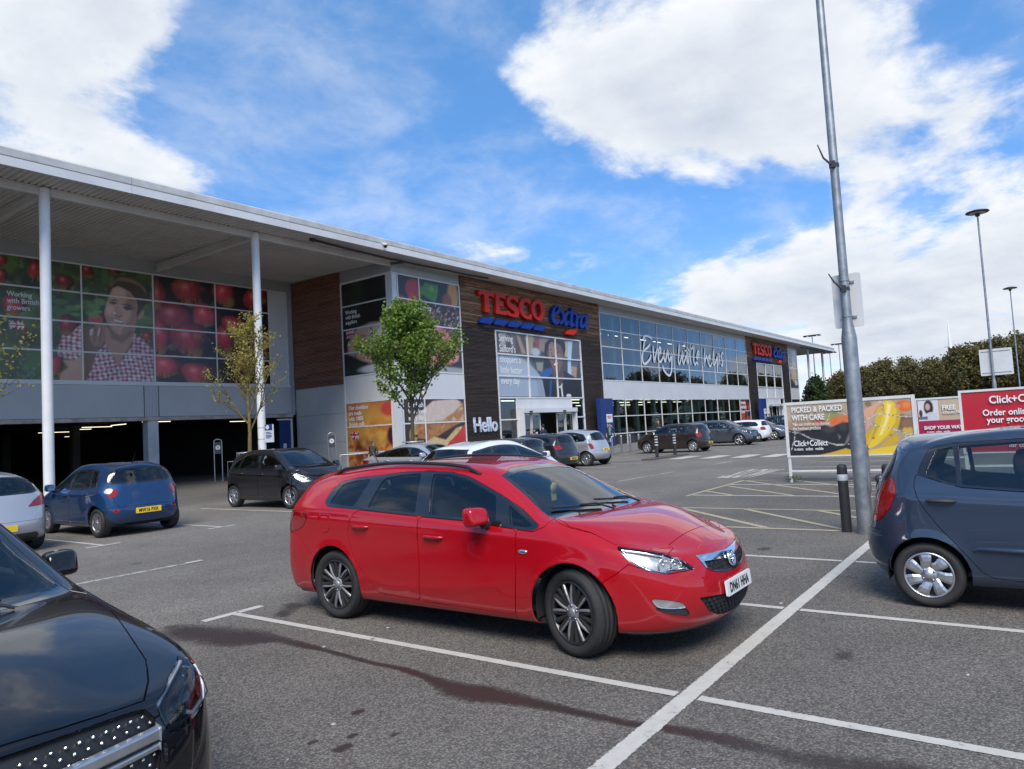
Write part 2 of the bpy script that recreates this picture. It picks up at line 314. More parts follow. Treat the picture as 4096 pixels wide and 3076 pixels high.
def marking(segs, w, m, z=.004, name='parking_line'):
    for (x0, y0), (x1, y1) in segs:
        d = Vector((x1 - x0, y1 - y0, 0)); n = Vector((-d.y, d.x, 0)).normalized() * w / 2; a, c = Vector((x0, y0, z)), Vector((x1, y1, z))
        b = MB(); k = max(1, int(d.length / 2)); P = [lerp(a, c, i / k) for i in range(k + 1)]
        n2 = n * 1.12; b.add([q + n2 for q in P] + P + [q - n2 for q in P], [(s_ + k + 1 + i, s_ + k + 2 + i, s_ + i + 1, s_ + i) for s_ in (0, k + 1) for i in range(k)])
        o = b.build(name, m); at = o.data.attributes.new('edge', 'FLOAT', 'POINT'); at.data.foreach_set('value', [0.0] * (k + 1) + [1.0] * (k + 1) + [0.0] * (k + 1)); tag(o, kind='structure')
R1X = [-.30, 1.93, 4.14, 6.37, 8.60]
marking([((x, 1.93), (x, 6.56)) for x in R1X[:4]] + [((8.6, 1.93), (8.6, 6.56))], .078, WLINE)
marking([((x, 1.79), (x, -2.85)) for x in R1X + [10.83, 13.06]], .078, WLINE)
marking([((-2.0, 1.86), (10.35, 1.86))], .112, WLINE)
marking([((x - .32, 6.61), (x + .32, 6.61)) for x in R1X], .10, WLINE)
marking([((x - .32, -2.9), (x + .32, -2.9)) for x in R1X + [10.83]], .10, WLINE)
marking([((10.73, 2.32), (10.73, 6.35)), ((12.88, 2.35), (12.88, 6.35)), ((12.84, 5.66), (10.78, 3.42)), ((12.86, 4.44), (10.84, 2.36)), ((12.82, 3.17), (12.05, 2.40))], .10, YLINE, .005, 'hatch_line')
marking([((14.85, 6.37), (18.6, 6.37)), ((18.56, 2.2), (18.56, 6.31)), ((15.85, 6.30), (15.1, 5.46)), ((17.08, 6.26), (15.1, 4.2)), ((18.43, 6.28), (15.1, 3.06)), ((18.50, 5.05), (16.3, 2.9)), ((18.5, 3.9), (17.0, 2.4)), ((12.88, 2.3), (18.56, 2.3))], .10, YLINE, .005, 'hatch_line')
marking([((15.03, 2.36), (15.03, 6.30)), ((17.4, 2.36), (17.4, 6.30)), ((20.8, 2.3), (20.8, 6.4)), ((23.0, 2.3), (23.0, 6.4)), ((25.2, 2.3), (25.2, 6.4)), ((27.4, 2.3), (27.4, 6.4)), ((33.9, 2.3), (33.9, 6.4)), ((36.1, 2.3), (36.1, 6.4)), ((38.3, 2.3), (38.3, 6.4))], .10, WLINE)
R2X = [1.6, 3.86, 6.12, 8.44]
marking([((x, 13.84), (x, 18.55)) for x in R2X] + [((10.78, 14.3), (10.78, 18.6))], .078, WLINE)
marking([((x - .30, 13.79), (x + .30, 13.79)) for x in R2X], .10, WLINE)
marking([((x, 13.2), (x, 18.2)) for x in (13.2, 15.6, 18.5, 20.0, 22.1, 24.35, 26.6, 28.9, 33.9, 36.2, 38.4, 40.1, 42.9, 44.6, 46.9, 49.3, 51.6, 54.0)], .10, WLINE)
marking([((18.46, 9.95), (21.8, 9.72)), ((24.4, 9.6), (26.7, 9.52)), ((35.2, 11.2), (37.9, 10.95)), ((33.0, 10.2), (34.5, 10.1)), ((12.6, 10.05), (15.4, 10.0)), ((8.4, 10.1), (10.9, 10.08))], .10, WORN, .004, 'centre_line')
marking([((3.2, 10.16), (5.8, 10.12))], .10, WORN, .004, 'centre_line'); marking([((5.62, 10.122), (5.86, 10.118))], .11, WLINE, .008, 'centre_line')
for yc in (12.75, 11.35, 10.05, 8.85, 7.6):
    marking([((28.7, yc), (30.75, yc - .05))], .66, WLINE, .004, 'crossing_stripe')
def slow():
    me = text_mesh('SLOW', size=1.0, ext=0, off=.015, sx=.42)
    xs = [v.co.x for v in me.vertices]; ys = [v.co.y for v in me.vertices]
    for v in me.vertices:
        u = (v.co.x - min(xs)) / (max(xs) - min(xs)); t = (v.co.y - min(ys)) / (max(ys) - min(ys)); v.co = Vector((19.3 + 3.1 * t, 7.42 - 1.02 * u, .004))
    at = me.attributes.new('edge', 'FLOAT', 'POINT'); at.data.foreach_set('value', [1.0] * len(me.vertices)); tag(link('road_lettering', me, WLINE), kind='structure')
slow()
# long damp oil trail across the near bay
def stain_mat():
    m, nt, b, out = newmat('oil_stain'); L = nt.links; at = nd(nt, 'ShaderNodeAttribute'); at.attribute_name = 'mask'; tc = nd(nt, 'ShaderNodeTexCoord')
    n = nd(nt, 'ShaderNodeTexNoise'); n.inputs['Scale'].default_value = 22; n.inputs['Detail'].default_value = 8; n.inputs['Roughness'].default_value = .8; L.new(tc.outputs['Object'], n.inputs['Vector'])
    n2 = nd(nt, 'ShaderNodeTexNoise'); n2.inputs['Scale'].default_value = 2.2; n2.inputs['Detail'].default_value = 4; L.new(tc.outputs['Object'], n2.inputs['Vector'])
    s1 = nd(nt, 'ShaderNodeMath', operation='MULTIPLY_ADD'); s1.inputs[1].default_value = .9; L.new(n.outputs[0], s1.inputs[0]); L.new(at.outputs['Fac'], s1.inputs[2])
    s2 = nd(nt, 'ShaderNodeMath', operation='MULTIPLY_ADD'); s2.inputs[1].default_value = .7; L.new(n2.outputs[0], s2.inputs[0]); L.new(s1.outputs[0], s2.inputs[2])
    r = nd(nt, 'ShaderNodeMapRange'); r.inputs[1].default_value = 1.25; r.inputs[2].default_value = 1.75; r.inputs[3].default_value = 0; r.inputs[4].default_value = .80; L.new(s2.outputs[0], r.inputs[0])
    cr = nd(nt, 'ShaderNodeMixRGB'); cr.inputs[1].default_value = (.030, .028, .026, 1); cr.inputs[2].default_value = (.050, .022, .015, 1); L.new(n2.outputs[0], cr.inputs[0]); L.new(cr.outputs[0], b.inputs['Base Color']); b.inputs['Roughness'].default_value = .48
    tr = nd(nt, 'ShaderNodeBsdfTransparent'); mx = nd(nt, 'ShaderNodeMixShader'); L.new(r.outputs[0], mx.inputs[0]); L.new(tr.outputs[0], mx.inputs[1]); L.new(b.outputs[0], mx.inputs[2]); L.new(mx.outputs[0], out.inputs[0])
    return m
STAIN = stain_mat()
def stain(path, name='oil_stain', z=.002):
    # path: (x, y, half width, strength)
    vs, fs, mk = [], [], []; P = []
    for i in range(len(path) - 1):
        for k in range(6): t = k / 6; P.append(tuple(lerp(a, b, t) for a, b in zip(path[i], path[i + 1])))
    P.append(path[-1]); n = 9
    for i, (x, y, w, s) in enumerate(P):
        a = P[max(0, i - 1)]; b = P[min(len(P) - 1, i + 1)]; d = Vector((b[0] - a[0], b[1] - a[1], 0)).normalized(); q = Vector((-d.y, d.x, 0))
        for k in range(n):
            t = (k / (n - 1) * 2 - 1); vs.append((x + q.x * w * t * 1.15, y + q.y * w * t * 1.15, z)); e = min(1, i / 3, (len(P) - 1 - i) / 3); mk.append(s * (1 - abs(t) ** 1.6) * e)
    for i in range(len(P) - 1):
        for k in range(n - 1): fs.append((i * n + k, i * n + k + 1, (i + 1) * n + k + 1, (i + 1) * n + k))
    me = bpy.data.meshes.new(name); me.from_pydata(vs, [], fs); at = me.attributes.new('mask', 'FLOAT', 'POINT'); at.data.foreach_set('value', mk); me.update()
    tag(link(name, me, STAIN), kind='structure')
stain([(3.60, 7.0, .10, .5), (3.55, 6.5, .30, .95), (3.60, 6.0, .38, 1.0), (3.68, 5.6, .32, 1.0), (3.77, 5.33, .12, .95), (3.75, 4.75, .055, 1.0), (3.70, 4.15, .05, 1.0), (3.71, 3.83, .06, 1.0), (3.66, 3.55, .07, 1.0), (3.58, 3.2, .17, 1.1), (3.60, 3.0, .20, 1.15), (3.62, 2.72, .13, 1.05), (3.62, 2.4, .08, 1.0), (3.62, 2.0, .07, 1.0), (3.66, 1.8, .08, .95), (3.67, 1.47, .10, .9), (3.64, 1.1, .14, .85), (3.70, .7, .2, .8), (3.8, .2, .2, .6)])
stain([(4.75, 6.55, .10, .7), (4.6, 6.25, .20, .9), (4.35, 6.1, .16, .8), (4.25, 5.9, .08, .6)])
for x, y, w in ((3.0, 3.49, .05), (2.58, 3.39, .035), (2.62, 3.17, .06), (2.88, 3.05, .035), (2.75, 3.25, .04), (8.9, 3.2, .10), (9.1, 2.9, .12), (5.3, 1.2, .1), (6.2, -.3, .08), (1.6, 6.9, .12)):
    stain([(x - w * 1.4, y, w, .8), (x, y + w * .3, w, .95), (x + w * 1.4, y, w * .8, .8)])
# bits of litter, chewing gum
GUM = mat('gum', (.36, .35, .33), .8)
for i in range(24):
    x, y = R_.uniform(2, 12), R_.uniform(-1, 9); r = R_.uniform(.008, .022)
    b = MB(); b.lathe([(0, .006), (r * .8, .005), (r, .001)], 7, Matrix.Translation((x, y, 0)) @ Matrix.Diagonal((1, R_.uniform(.6, 1), 1, 1))); tag(b.build('chewing_gum', GUM), 'flattened pale chewing gum spot stuck on the asphalt', 'gum', 'chewing gum spots on the asphalt')
for x, y in ((10.2, 1.75), (10.05, 1.45)):
    b = MB(); b.sphere((x, y, .012), (.07, .04, .014), 9, 5); tag(b.build('crumpled_tissue', mat('tissue', (.7, .7, .69), .9)), 'small white crumpled tissue lying beside the lamp post', 'litter', 'tissues on the asphalt')
# ------------------------------------------------------------------ car bodies: B-spline net -> panels
def bs_mat(n, sub):
    T = (n - 1) * sub + 1; M = np.zeros((T, n + 2))
    for i in range(T):
        s = min(i // sub, n - 2); t = i / sub - s
        M[i, s:s + 4] = [(1 - t) ** 3 / 6, (3 * t ** 3 - 6 * t * t + 4) / 6, (-3 * t ** 3 + 3 * t * t + 3 * t + 1) / 6, t ** 3 / 6]
    return M
def pad_net(N):
    fl = np.array([1, -1, 1.0])
    N = np.concatenate([N[1:2] * fl, N, N[-2:-1] * fl], 0)
    return np.concatenate([2 * N[:, :1] - N[:, 1:2], N, N[:, -2:-1] * fl], 1)
def surf(N, sj, sk, lam=.7, it=2):
    J, K = N.shape[:2]; A1, B1 = bs_mat(J, 1), bs_mat(K, 1); P = N.copy()
    for _ in range(it):
        S = np.einsum('ij,jkc,lk->ilc', A1, pad_net(P), B1); P = P + lam * (N - S)
        P[0, :, 1] = 0; P[-1, :, 1] = 0; P[:, -1, 1] = 0
    A, B = bs_mat(J, sj), bs_mat(K, sk)
    G = np.einsum('ij,jkc,lk->ilc', A, pad_net(P), B)
    G[0, :, 1] = 0; G[-1, :, 1] = 0; G[:, -1, 1] = 0
    return G

def car_net(p):
    wb, w, H = p['wb'], p['w'], p['H']; xf = wb / 2 + p['fo']; xr = -(wb / 2 + p['ro'])
    belt = p['belt']; bz = lambda x: interp(belt, x)
    yk = p.get('yk', [.88, .955, .985, 1.0, .985, .955]); zl = p.get('zl', [.20, .25, .43, .64])
    ax_, az_ = p['ab']; wt, cw, gb, rr, rp, hf = p['wt'], p['cw'], p['gb'], p['rr'], p['rp'], p['hf']
    dt, at = p['dt'], p['at']                       # rail D-top, A-top: (x, y, z)
    xs = [0, 0, 0, xr + p.get('rq', .42), -wb / 2 + .02, -wb / 2 + .55, -.05, at[0] - .22, at[0] + .10, lerp(at[0], ax_, .55), ax_ - .06, ax_ + .16, lerp(ax_ + .16, xf - p.get('fq', .62), .5), xf - p.get('fq', .62)]
    N = np.zeros((17, 9, 3))
    def side(x, k):
        z = zl[k] if k < 4 else (bz(x) - p.get('sh', .085) if k == 4 else bz(x))
        if k == 3: z = min(z, bz(x) - .16)
        t = max(0, min(1, (x - ax_) / (xf - ax_)))
        y = w * yk[k] * (1 - (.065 if k == 5 else .02 if k == 4 else 0) * min(1, t * 2.2))
        tr = max(0, min(1, (-wb / 2 - x) / .6)); y *= 1 - p.get('rtap', .03) * tr
        tf = max(0, min(1, (x - wb / 2) / .5)); y *= 1 - .02 * tf
        return (x, y, z)
    for j in range(3, 14):
        for k in range(6): N[j, k] = side(xs[j], k)
    # rear end and front end columns
    r1_, r2_ = p.get('rc', (.03, .16)); f1_, f2_ = p.get('fc', (.06, .27))
    for k in range(6):
        dx, z = p['rear'][k]
        N[0, k] = (xr + dx, 0, z); N[1, k] = (xr + dx + r1_, .55 * w * yk[k] * (1 if k < 5 else .95), z)
        zs = side(xr + .4, k)[2]; q = p.get('rcy', .9)
        N[2, k] = (xr + dx * .9 + r2_, q * w * yk[k] * (1 if k < 5 else .95), lerp(z, zs, .5))
        dx, z = p['front'][k]
        N[16, k] = (xf - dx, 0, z); N[15, k] = (xf - dx - f1_, .5 * w * yk[k], lerp(z, side(xf - .5, k)[2], .12 if k > 3 else 0))
        zs = side(xs[13], k)[2]
        N[14, k] = (xf - dx * .8 - f2_, .86 * w * yk[k] * (.96 if k > 4 else 1), lerp(z, zs, .5))
    # rail row 6
    N[0, 6] = (lerp(gb[0], rr[0], .5), 0, lerp(gb[1], rr[1], .5)); N[1, 6] = (lerp(gb[0], rr[0], .5) + .03, dt[1] * .55, lerp(gb[1], rr[1], .5))
    N[2, 6] = (lerp(gb[0], dt[0], .55) + .02, dt[1] + p.get('dy', .08), lerp(gb[1], dt[2], .55))
    for j, t in zip((3, 4, 5, 6, 7), (0, .27, .52, .80, 1.0)):
        x = lerp(dt[0], at[0] - .1, t); zz = lerp(dt[2], at[2] + .02, t) + p.get('bow', .07) * 4 * t * (1 - t); yy = lerp(dt[1], at[1], t) + p.get('bowy', .03) * 4 * t * (1 - t)
        N[j, 6] = (x, yy, zz)
    ab = (ax_, w * yk[5] * .95, az_ + .035)
    N[8, 6] = l3(at, ab, .16); N[9, 6] = l3(at, ab, .55); N[10, 6] = l3(at, ab, .93)
    for j, t in ((11, .0), (12, .35), (13, .70), (14, .9)):
        x = lerp(ax_ + .22, xf - .3, t); z = lerp(az_ + .02, hf[1] + .0, t ** 1.5) + p.get('hb', .02)
        N[j, 6] = (x, lerp(w * .84, w * .60, t), z)
    N[15, 6] = (hf[0] - .03, .36 * w, hf[1] + .012); N[16, 6] = (hf[0], 0, hf[1] + .015)
    # centre row 8
    hm = lambda t: (lerp(cw[0] + .08, hf[0], t), 0, lerp(cw[1] + .005, hf[1] + .015, t ** p.get('hp', 1.6)) + p.get('hbow', .03) * 4 * t * (1 - t) * .5)
    rear_roof = lambda t: (lerp(rr[0], rp[0], t), 0, lerp(rr[1], H, 1 - (1 - t) ** 2))
    for j, t in ((0, .10), (1, .22), (2, .36), (3, .52), (4, .70), (5, .88)): N[j, 8] = rear_roof(t)
    N[6, 8] = (lerp(rp[0], wt[0], .45), 0, lerp(H, wt[1], .12)); N[7, 8] = (lerp(rp[0], wt[0], .86), 0, lerp(H, wt[1], .62))
    N[8, 8] = (lerp(wt[0], cw[0], .10), 0, lerp(wt[1], cw[1], .07)); N[9, 8] = (lerp(wt[0], cw[0], .52), 0, lerp(wt[1], cw[1], .49)); N[10, 8] = (lerp(wt[0], cw[0], .93), 0, lerp(wt[1], cw[1], .93))
    for j, t in ((11, .02), (12, .30), (13, .55), (14, .72), (15, .82), (16, .9)): N[j, 8] = hm(t)
    # row 7 between rail and centre
    N[0, 7] = (rr[0], 0, rr[1] - .005); N[1, 7] = (rr[0] + .02, dt[1] * .5, rr[1] - .012)
    for j in range(2, 15):
        t = .62 if j > 8 and j < 11 else .55
        a, b = N[j, 6], N[j, 8]; up = p.get('crown', .72) if j < 9 else (.66 if j < 11 else .7)
        N[j, 7] = (lerp(a[0], b[0], .72), lerp(a[1], b[1], 1 - t * (1.02)), lerp(a[2], b[2], up))
    N[2, 7] = (lerp(rr[0], dt[0], .5) + .06, dt[1] * .86, lerp(rr[1], dt[2], .5))
    N[15, 7] = (lerp(N[15, 6][0], N[15, 8][0], .5), .2 * w, lerp(N[15, 6][2], N[15, 8][2], .6)); N[16, 7] = l3(N[16, 6], N[16, 8], .5)
    for (j, k), d in p.get('nudge', {}).items(): N[j, k] += np.array(d)
    return N

_q = sqrt(.5)
VIEWS = {'side': (Vector((1, 0, 0)), Vector((0, 0, 1))), 'front': (Vector((0, 1, 0)), Vector((0, 0, 1))), 'rear': (Vector((0, 1, 0)), Vector((0, 0, 1))), 'top': (Vector((1, 0, 0)), Vector((0, 1, 0))),
         'fdiag': (Vector((-_q, _q, 0)), Vector((0, 0, 1))), 'rdiag': (Vector((_q, _q, 0)), Vector((0, 0, 1)))}
class Body:
    def __init__(s, p, sj=7, sk=7):
        s.p = p; G = surf(car_net(p), sj, sk); s.shape(G); s.G = G
        J, K = G.shape[:2]
        du = np.gradient(G, axis=0); dv = np.gradient(G, axis=1); n = np.cross(du, dv); n /= (np.linalg.norm(n, axis=2, keepdims=True) + 1e-12)
        # outward: side normals have +y
        if n[J // 2, K // 3, 1] < 0: n = -n; flip = True
        else: flip = False
        n[0, :, 1] = 0; n[-1, :, 1] = 0; n[:, -1, 1] = 0
        s.n = n; bm = bmesh.new(); s.bm = bm
        vs = [bm.verts.new(q) for q in G.reshape(-1, 3)]
        for j in range(J - 1):
            for k in range(K - 1):
                a, b, c, d = j * K + k, (j + 1) * K + k, (j + 1) * K + k + 1, j * K + k + 1
                q = [vs[a], vs[b], vs[c], vs[d]]
                if flip: q.reverse()
                bm.faces.new(q)
        bmesh.ops.remove_doubles(bm, verts=bm.verts, dist=2e-4)
        bmesh.ops.dissolve_degenerate(bm, edges=bm.edges, dist=1e-5)
        s.lay = bm.faces.layers.int.new('lab'); s.names = ['body']
        s.kd = kdtree.KDTree(J * K)
        for i, q in enumerate(G.reshape(-1, 3)): s.kd.insert(q, i)
        s.kd.balance(); s.nf = n.reshape(-1, 3); bm.normal_update()
    def shape(s, G):
        p = s.p; R = p['tyre'][0]; ar = p.get('arch', R + .045); w = p['w']
        side = np.clip((G[..., 1] / w - .72) / .2, 0, 1)
        for sx in (1, -1):
            d = np.hypot(G[..., 0] - sx * p['wb'] / 2, G[..., 2] - R - .01)
            G[..., 1] += side * p.get('flare', .014) * np.exp(-np.maximum(d - ar, 0) / .035) * (d > ar * .6)
        for pts, amp, up, dn in p.get('ridges', []):
            xs = np.array([q[0] for q in pts]); zs = np.array([q[1] for q in pts])
            d = G[..., 2] - np.interp(G[..., 0], xs, zs); f = np.where(d > 0, np.exp(-d / up), np.exp(d / dn))
            e = np.clip((G[..., 0] - xs[0]) / .25, 0, 1) * np.clip((xs[-1] - G[..., 0]) / .25, 0, 1)
            G[..., 1] += amp * f * side * e
    def normal(s, co):
        acc = Vector((0, 0, 0))
        for q, i, d in s.kd.find_n(co, 5): acc += Vector(s.nf[i]) / (d + 1e-4)
        return acc.normalized()
    def hit(s, view, a, b, sgn=1):
        # point of the surface seen along a view at 2D (a, b)
        if view == 'side': o, d = Vector((a, 3, b)), Vector((0, -1, 0))
        elif view == 'front': o, d = Vector((5, a, b)), Vector((-1, 0, 0))
        elif view == 'rear': o, d = Vector((-5, a, b)), Vector((1, 0, 0))
        else: o, d = Vector((a, b, 5)), Vector((0, 0, -1))
        if not hasattr(s, 'bvh'):
            from mathutils.bvhtree import BVHTree
            s.bvh = BVHTree.FromBMesh(s.bm)
        r = s.bvh.ray_cast(o, d)
        if r[0] is None:
            return s.bvh.find_nearest(o + d * 2.9)[:2]
        return r[0], s.normal(r[0])
    def cut(s, name, pts, view, allowed=('body',), pred=None):
        bm, lay = s.bm, s.lay
        if name not in s.names: s.names.append(name)
        nid = s.names.index(name); ok = set(s.names.index(a) for a in allowed if a in s.names)
        U, V = VIEWS[view]; D = U.cross(V)
        if pred is None: pred = lambda f: abs(f.normal.dot(D)) > .12 and (view != 'front' or f.normal.x > .12) and (view != 'rear' or f.normal.x < -.12)
        P = [(float(q[0]), float(q[1])) for q in pts]; n = len(P)
        x0 = min(q[0] for q in P); x1 = max(q[0] for q in P); y0 = min(q[1] for q in P); y1 = max(q[1] for q in P)
        def bb(f):
            u = [v.co.dot(U) for v in f.verts]; w_ = [v.co.dot(V) for v in f.verts]; return min(u), max(u), min(w_), max(w_)
        cand = []
        for f in bm.faces:
            if f[lay] in ok and pred(f):
                b = bb(f)
                if b[1] >= x0 and b[0] <= x1 and b[3] >= y0 and b[2] <= y1: cand.append(f)
        for i in range(n):
            a, b = P[i], P[(i + 1) % n]; dx, dy = b[0] - a[0], b[1] - a[1]
            if hypot(dx, dy) < 1e-5: continue
            sx0, sx1, sy0, sy1 = min(a[0], b[0]) - 1e-4, max(a[0], b[0]) + 1e-4, min(a[1], b[1]) - 1e-4, max(a[1], b[1]) + 1e-4
            sel = []
            for f in cand:
                q = bb(f)
                if q[1] >= sx0 and q[0] <= sx1 and q[3] >= sy0 and q[2] <= sy1: sel.append(f)
            if not sel: continue
            no = U * dy - V * dx; co = U * a[0] + V * a[1]
            es = set(); vs = set()
            for f in sel: es.update(f.edges); vs.update(f.verts)
            g = bmesh.ops.bisect_plane(bm, geom=list(sel) + list(es) + list(vs), plane_co=co, plane_no=no, dist=1e-5)
            ss = set(cand); ss.update(e for e in g['geom'] if isinstance(e, bmesh.types.BMFace)); cand = [f for f in ss if f.is_valid]
        def inside(u, v):
            c = False; j = n - 1
            for i in range(n):
                if (P[i][1] > v) != (P[j][1] > v) and u < (P[j][0] - P[i][0]) * (v - P[i][1]) / (P[j][1] - P[i][1]) + P[i][0]: c = not c
                j = i
            return c
        for f in cand:
            c = f.calc_center_median()
            if inside(c.dot(U), c.dot(V)) and f[lay] in ok: f[lay] = nid
    def faces(s, name):
        if name not in s.names: return []
        i = s.names.index(name); return [f for f in s.bm.faces if f[s.lay] == i]
    def part(s, name, label, m, parent, side=0, off=0.0, groove=0.0, cnormals=True, faces=None, flange=0.0):
        """side: +1/-1 = that side only (y sign), 0 = both halves welded at the centre"""
        fs = faces if faces is not None else s.faces(label)
        if not fs: return None
        out = bmesh.new(); vm = {}
        def vert(v, sg):
            k = (v.index, sg if abs(v.co.y) > 1e-4 else 0)
            if k not in vm:
                co = v.co.copy()
                if off:
                    nn = s.normal(co); co = co + nn * off
                    if abs(v.co.y) < 1e-4: co.y = 0
                co.y *= sg; vm[k] = out.verts.new(co)
            return vm[k]
        s.bm.verts.index_update()
        for sg in ((side,) if side else (1, -1)):
            for f in fs:
                q = [vert(v, sg) for v in f.verts]
                if sg < 0: q.reverse()
                if len(set(q)) < 3: continue
                try: out.faces.new(q)
                except ValueError: pass
        out.normal_update(); ring = set()
        if groove:
            try:
                r = bmesh.ops.inset_region(out, faces=list(out.faces), use_boundary=True, use_even_offset=False, thickness=groove, depth=0)
                ring = set(r['faces'])
            except Exception: ring = set()
            for v in out.verts:
                if v.is_boundary:
                    c = v.co.copy(); c.y = abs(c.y); nn = s.normal(c); nn = Vector((nn.x, nn.y * (1 if v.co.y >= 0 else -1), nn.z)); v.co -= nn * groove * 2.2
        if flange:
            bl = [e for e in out.edges if e.is_boundary]
            r = bmesh.ops.extrude_edge_only(out, edges=bl); nv = [v for v in r['geom'] if isinstance(v, bmesh.types.BMVert)]
            for v in nv:
                c = v.co.copy(); c.y = abs(c.y); nn = s.normal(c); nn = Vector((nn.x, nn.y * (1 if v.co.y >= 0 else -1), nn.z)); v.co -= nn * flange
            ring |= set(f for f in r['geom'] if isinstance(f, bmesh.types.BMFace))
        for f in out.faces: f.smooth = True
        me = bpy.data.meshes.new(name)
        out.faces.index_update(); ri = set(f.index for f in ring)
        out.to_mesh(me)
        if cnormals:
            vn = []
            for v in me.vertices:
                c = v.co.copy(); sg = 1 if c.y >= 0 else -1; c.y = abs(c.y); q = s.normal(c); vn.append((q.x, q.y * sg, q.z))
            ln = [None] * len(me.loops)
            for pl in me.polygons:
                for li in pl.loop_indices:
                    ln[li] = tuple(pl.normal) if pl.index in ri else vn[me.loops[li].vertex_index]
            me.normals_split_custom_set(ln)
        out.free()
        return link(name, me, m, parent)

# ------------------------------------------------------------------ wheels
def tyre_prof(R, r, wd):
    h = wd / 2
    return [(r, -h * .80), (r + .012, -h * .92), (lerp(r, R, .45), -h * 1.02), (lerp(r, R, .78), -h * .99), (R - .018, -h * .88), (R - .004, -h * .70), (R, -h * .45), (R - .007, -h * .44), (R - .007, -h * .38), (R, -h * .37), (R, -h * .06), (R - .007, -h * .05), (R - .007, h * .05), (R, h * .06), (R, h * .37), (R - .007, h * .38), (R - .007, h * .44), (R, h * .45), (R - .004, h * .70), (R - .018, h * .88), (lerp(r, R, .78), h * .99), (lerp(r, R, .45), h * 1.02), (r + .012, h * .92), (r, h * .80)]
_WH = {}
def wheel_meshes(R, r, wd, style):
    key = (R, r, wd, style)
    if key in _WH: return _WH[key]
    RX = Matrix.Rotation(-pi / 2, 4, 'X')           # lathe axis z -> +y (outer face at +y)
    ty = MB(); ty.lathe(tyre_prof(R, r, wd), 40, RX); out = {'tyre': (ty.mesh('tyre'), 'tyre')}
    h = wd / 2; f0 = h * .70                          # rim face plane
    rim = MB(); rim.lathe([(r + .003, h * .86), (r - .004, h * .93), (r - .012, h * .90), (r - .018, h * .55), (r - .02, -h * .8)], 40, RX)
    bk = MB(); bk.lathe([(r - .02, h * .12), (.10, h * .10), (.0, h * .10)], 28, RX)
    bk.lathe([(r * .62, h * .16), (r * .62, h * .22), (.06, h * .22)], 28, RX)      # brake disc
    sp = MB()
    def spoke(a0, a1, w0, w1, r0, r1, y0, y1, th, curve=0.0, n=4):
        L = []; 
        for i in range(n + 1):
            t = i / n; rr = lerp(r0, r1, t); a = lerp(a0, a1, t) + curve * sin(pi * t); ww = lerp(w0, w1, t); yy = lerp(y0, y1, t) + .012 * sin(pi * t)
            c = Vector((cos(a) * rr, 0, sin(a) * rr)); tt = Vector((-sin(a), 0, cos(a)))
            L += [c + tt * ww + Vector((0, yy - .008, 0)), c + tt * ww * .55 + Vector((0, yy, 0)), c - tt * ww * .55 + Vector((0, yy, 0)), c - tt * ww + Vector((0, yy - .008, 0)), c - tt * ww + Vector((0, yy - th, 0)), c + tt * ww + Vector((0, yy - th, 0))]
        fs = [(i * 6 + k, i * 6 + (k + 1) % 6, (i + 1) * 6 + (k + 1) % 6, (i + 1) * 6 + k) for i in range(n) for k in range(6)]
        fs = [f[::-1] for f in fs]
        sp.add(L, fs, False)
    y_h, y_r = f0 + .006, h * .84
    kind = style[0]; n = style[1]
    if kind == 'twin':                                # pairs of thin spokes
        for i in range(n):
            a = 2 * pi * i / n + pi / 2
            for sgn in (-1, 1): spoke(a + sgn * .10, a + sgn * .25, .008, .0115, .045, r - .008, y_h, y_r, .012)
    elif kind == 'star':
        for i in range(n):
            a = 2 * pi * i / n + pi / 2; spoke(a, a, .030, .040, .05, r - .012, y_h, y_r, .035)
    elif kind == 'curve':                             # wide curved hubcap petals
        for i in range(n):
            a = 2 * pi * i / n + pi / 2; spoke(a, a + .22, .034, .052, .055, r - .006, y_h, y_r, .02, .12)
    elif kind == 'petal':
        for i in range(n):
            a = 2 * pi * i / n + pi / 2; spoke(a, a, .045, .058, .05, r - .004, y_h, y_r, .02)
    elif kind == 'ten':
        for i in range(n):
            a = 2 * pi * i / n + pi / 2; spoke(a, a, .014, .022, .05, r - .012, y_h, y_r, .03)
    if kind == 'twin':                                # dark hubcap petals behind and a bright rim edge
        for i in range(n):
            a = 2 * pi * (i + .5) / n + pi / 2
            for q in (-.32, 0, .32): bk.tube([(cos(a + q * .6) * .06, y_h - .016, sin(a + q * .6) * .06), (cos(a + q) * (r - .015), y_r - .016, sin(a + q) * (r - .015))], [.016, .024], 6)
        sp.lathe([(r + .002, h * .87), (r - .003, h * .915), (r - .009, h * .905), (r - .010, h * .86)], 40, RX)
    hub = MB(); hub.lathe([(.072, f0 - .03), (.070, y_h - .004), (.060, y_h + .004), (.036, y_h + .005), (.034, y_h + .012), (.028, y_h + .016), (0.0, y_h + .017)], 20, RX)
    nut = MB()
    nn = 5 if kind != 'curve' else 4
    for i in range(nn):
        a = 2 * pi * i / nn + .4
        nut.lathe([(.011, y_h - .004), (.011, y_h + .008), (.007, y_h + .012), (0, y_h + .012)], 8, Matrix.Translation((cos(a) * .053, 0, sin(a) * .053)) @ RX)
    out['rim'] = (rim.mesh('rim'), 'rim'); out['spokes'] = (sp.mesh('spokes'), 'spoke'); out['hub'] = (hub.mesh('hub_cap'), 'hub'); out['brake'] = (bk.mesh('brake_disc'), 'dark'); out['nuts'] = (nut.mesh('wheel_nuts'), 'nut')
    _WH[key] = out
    return out
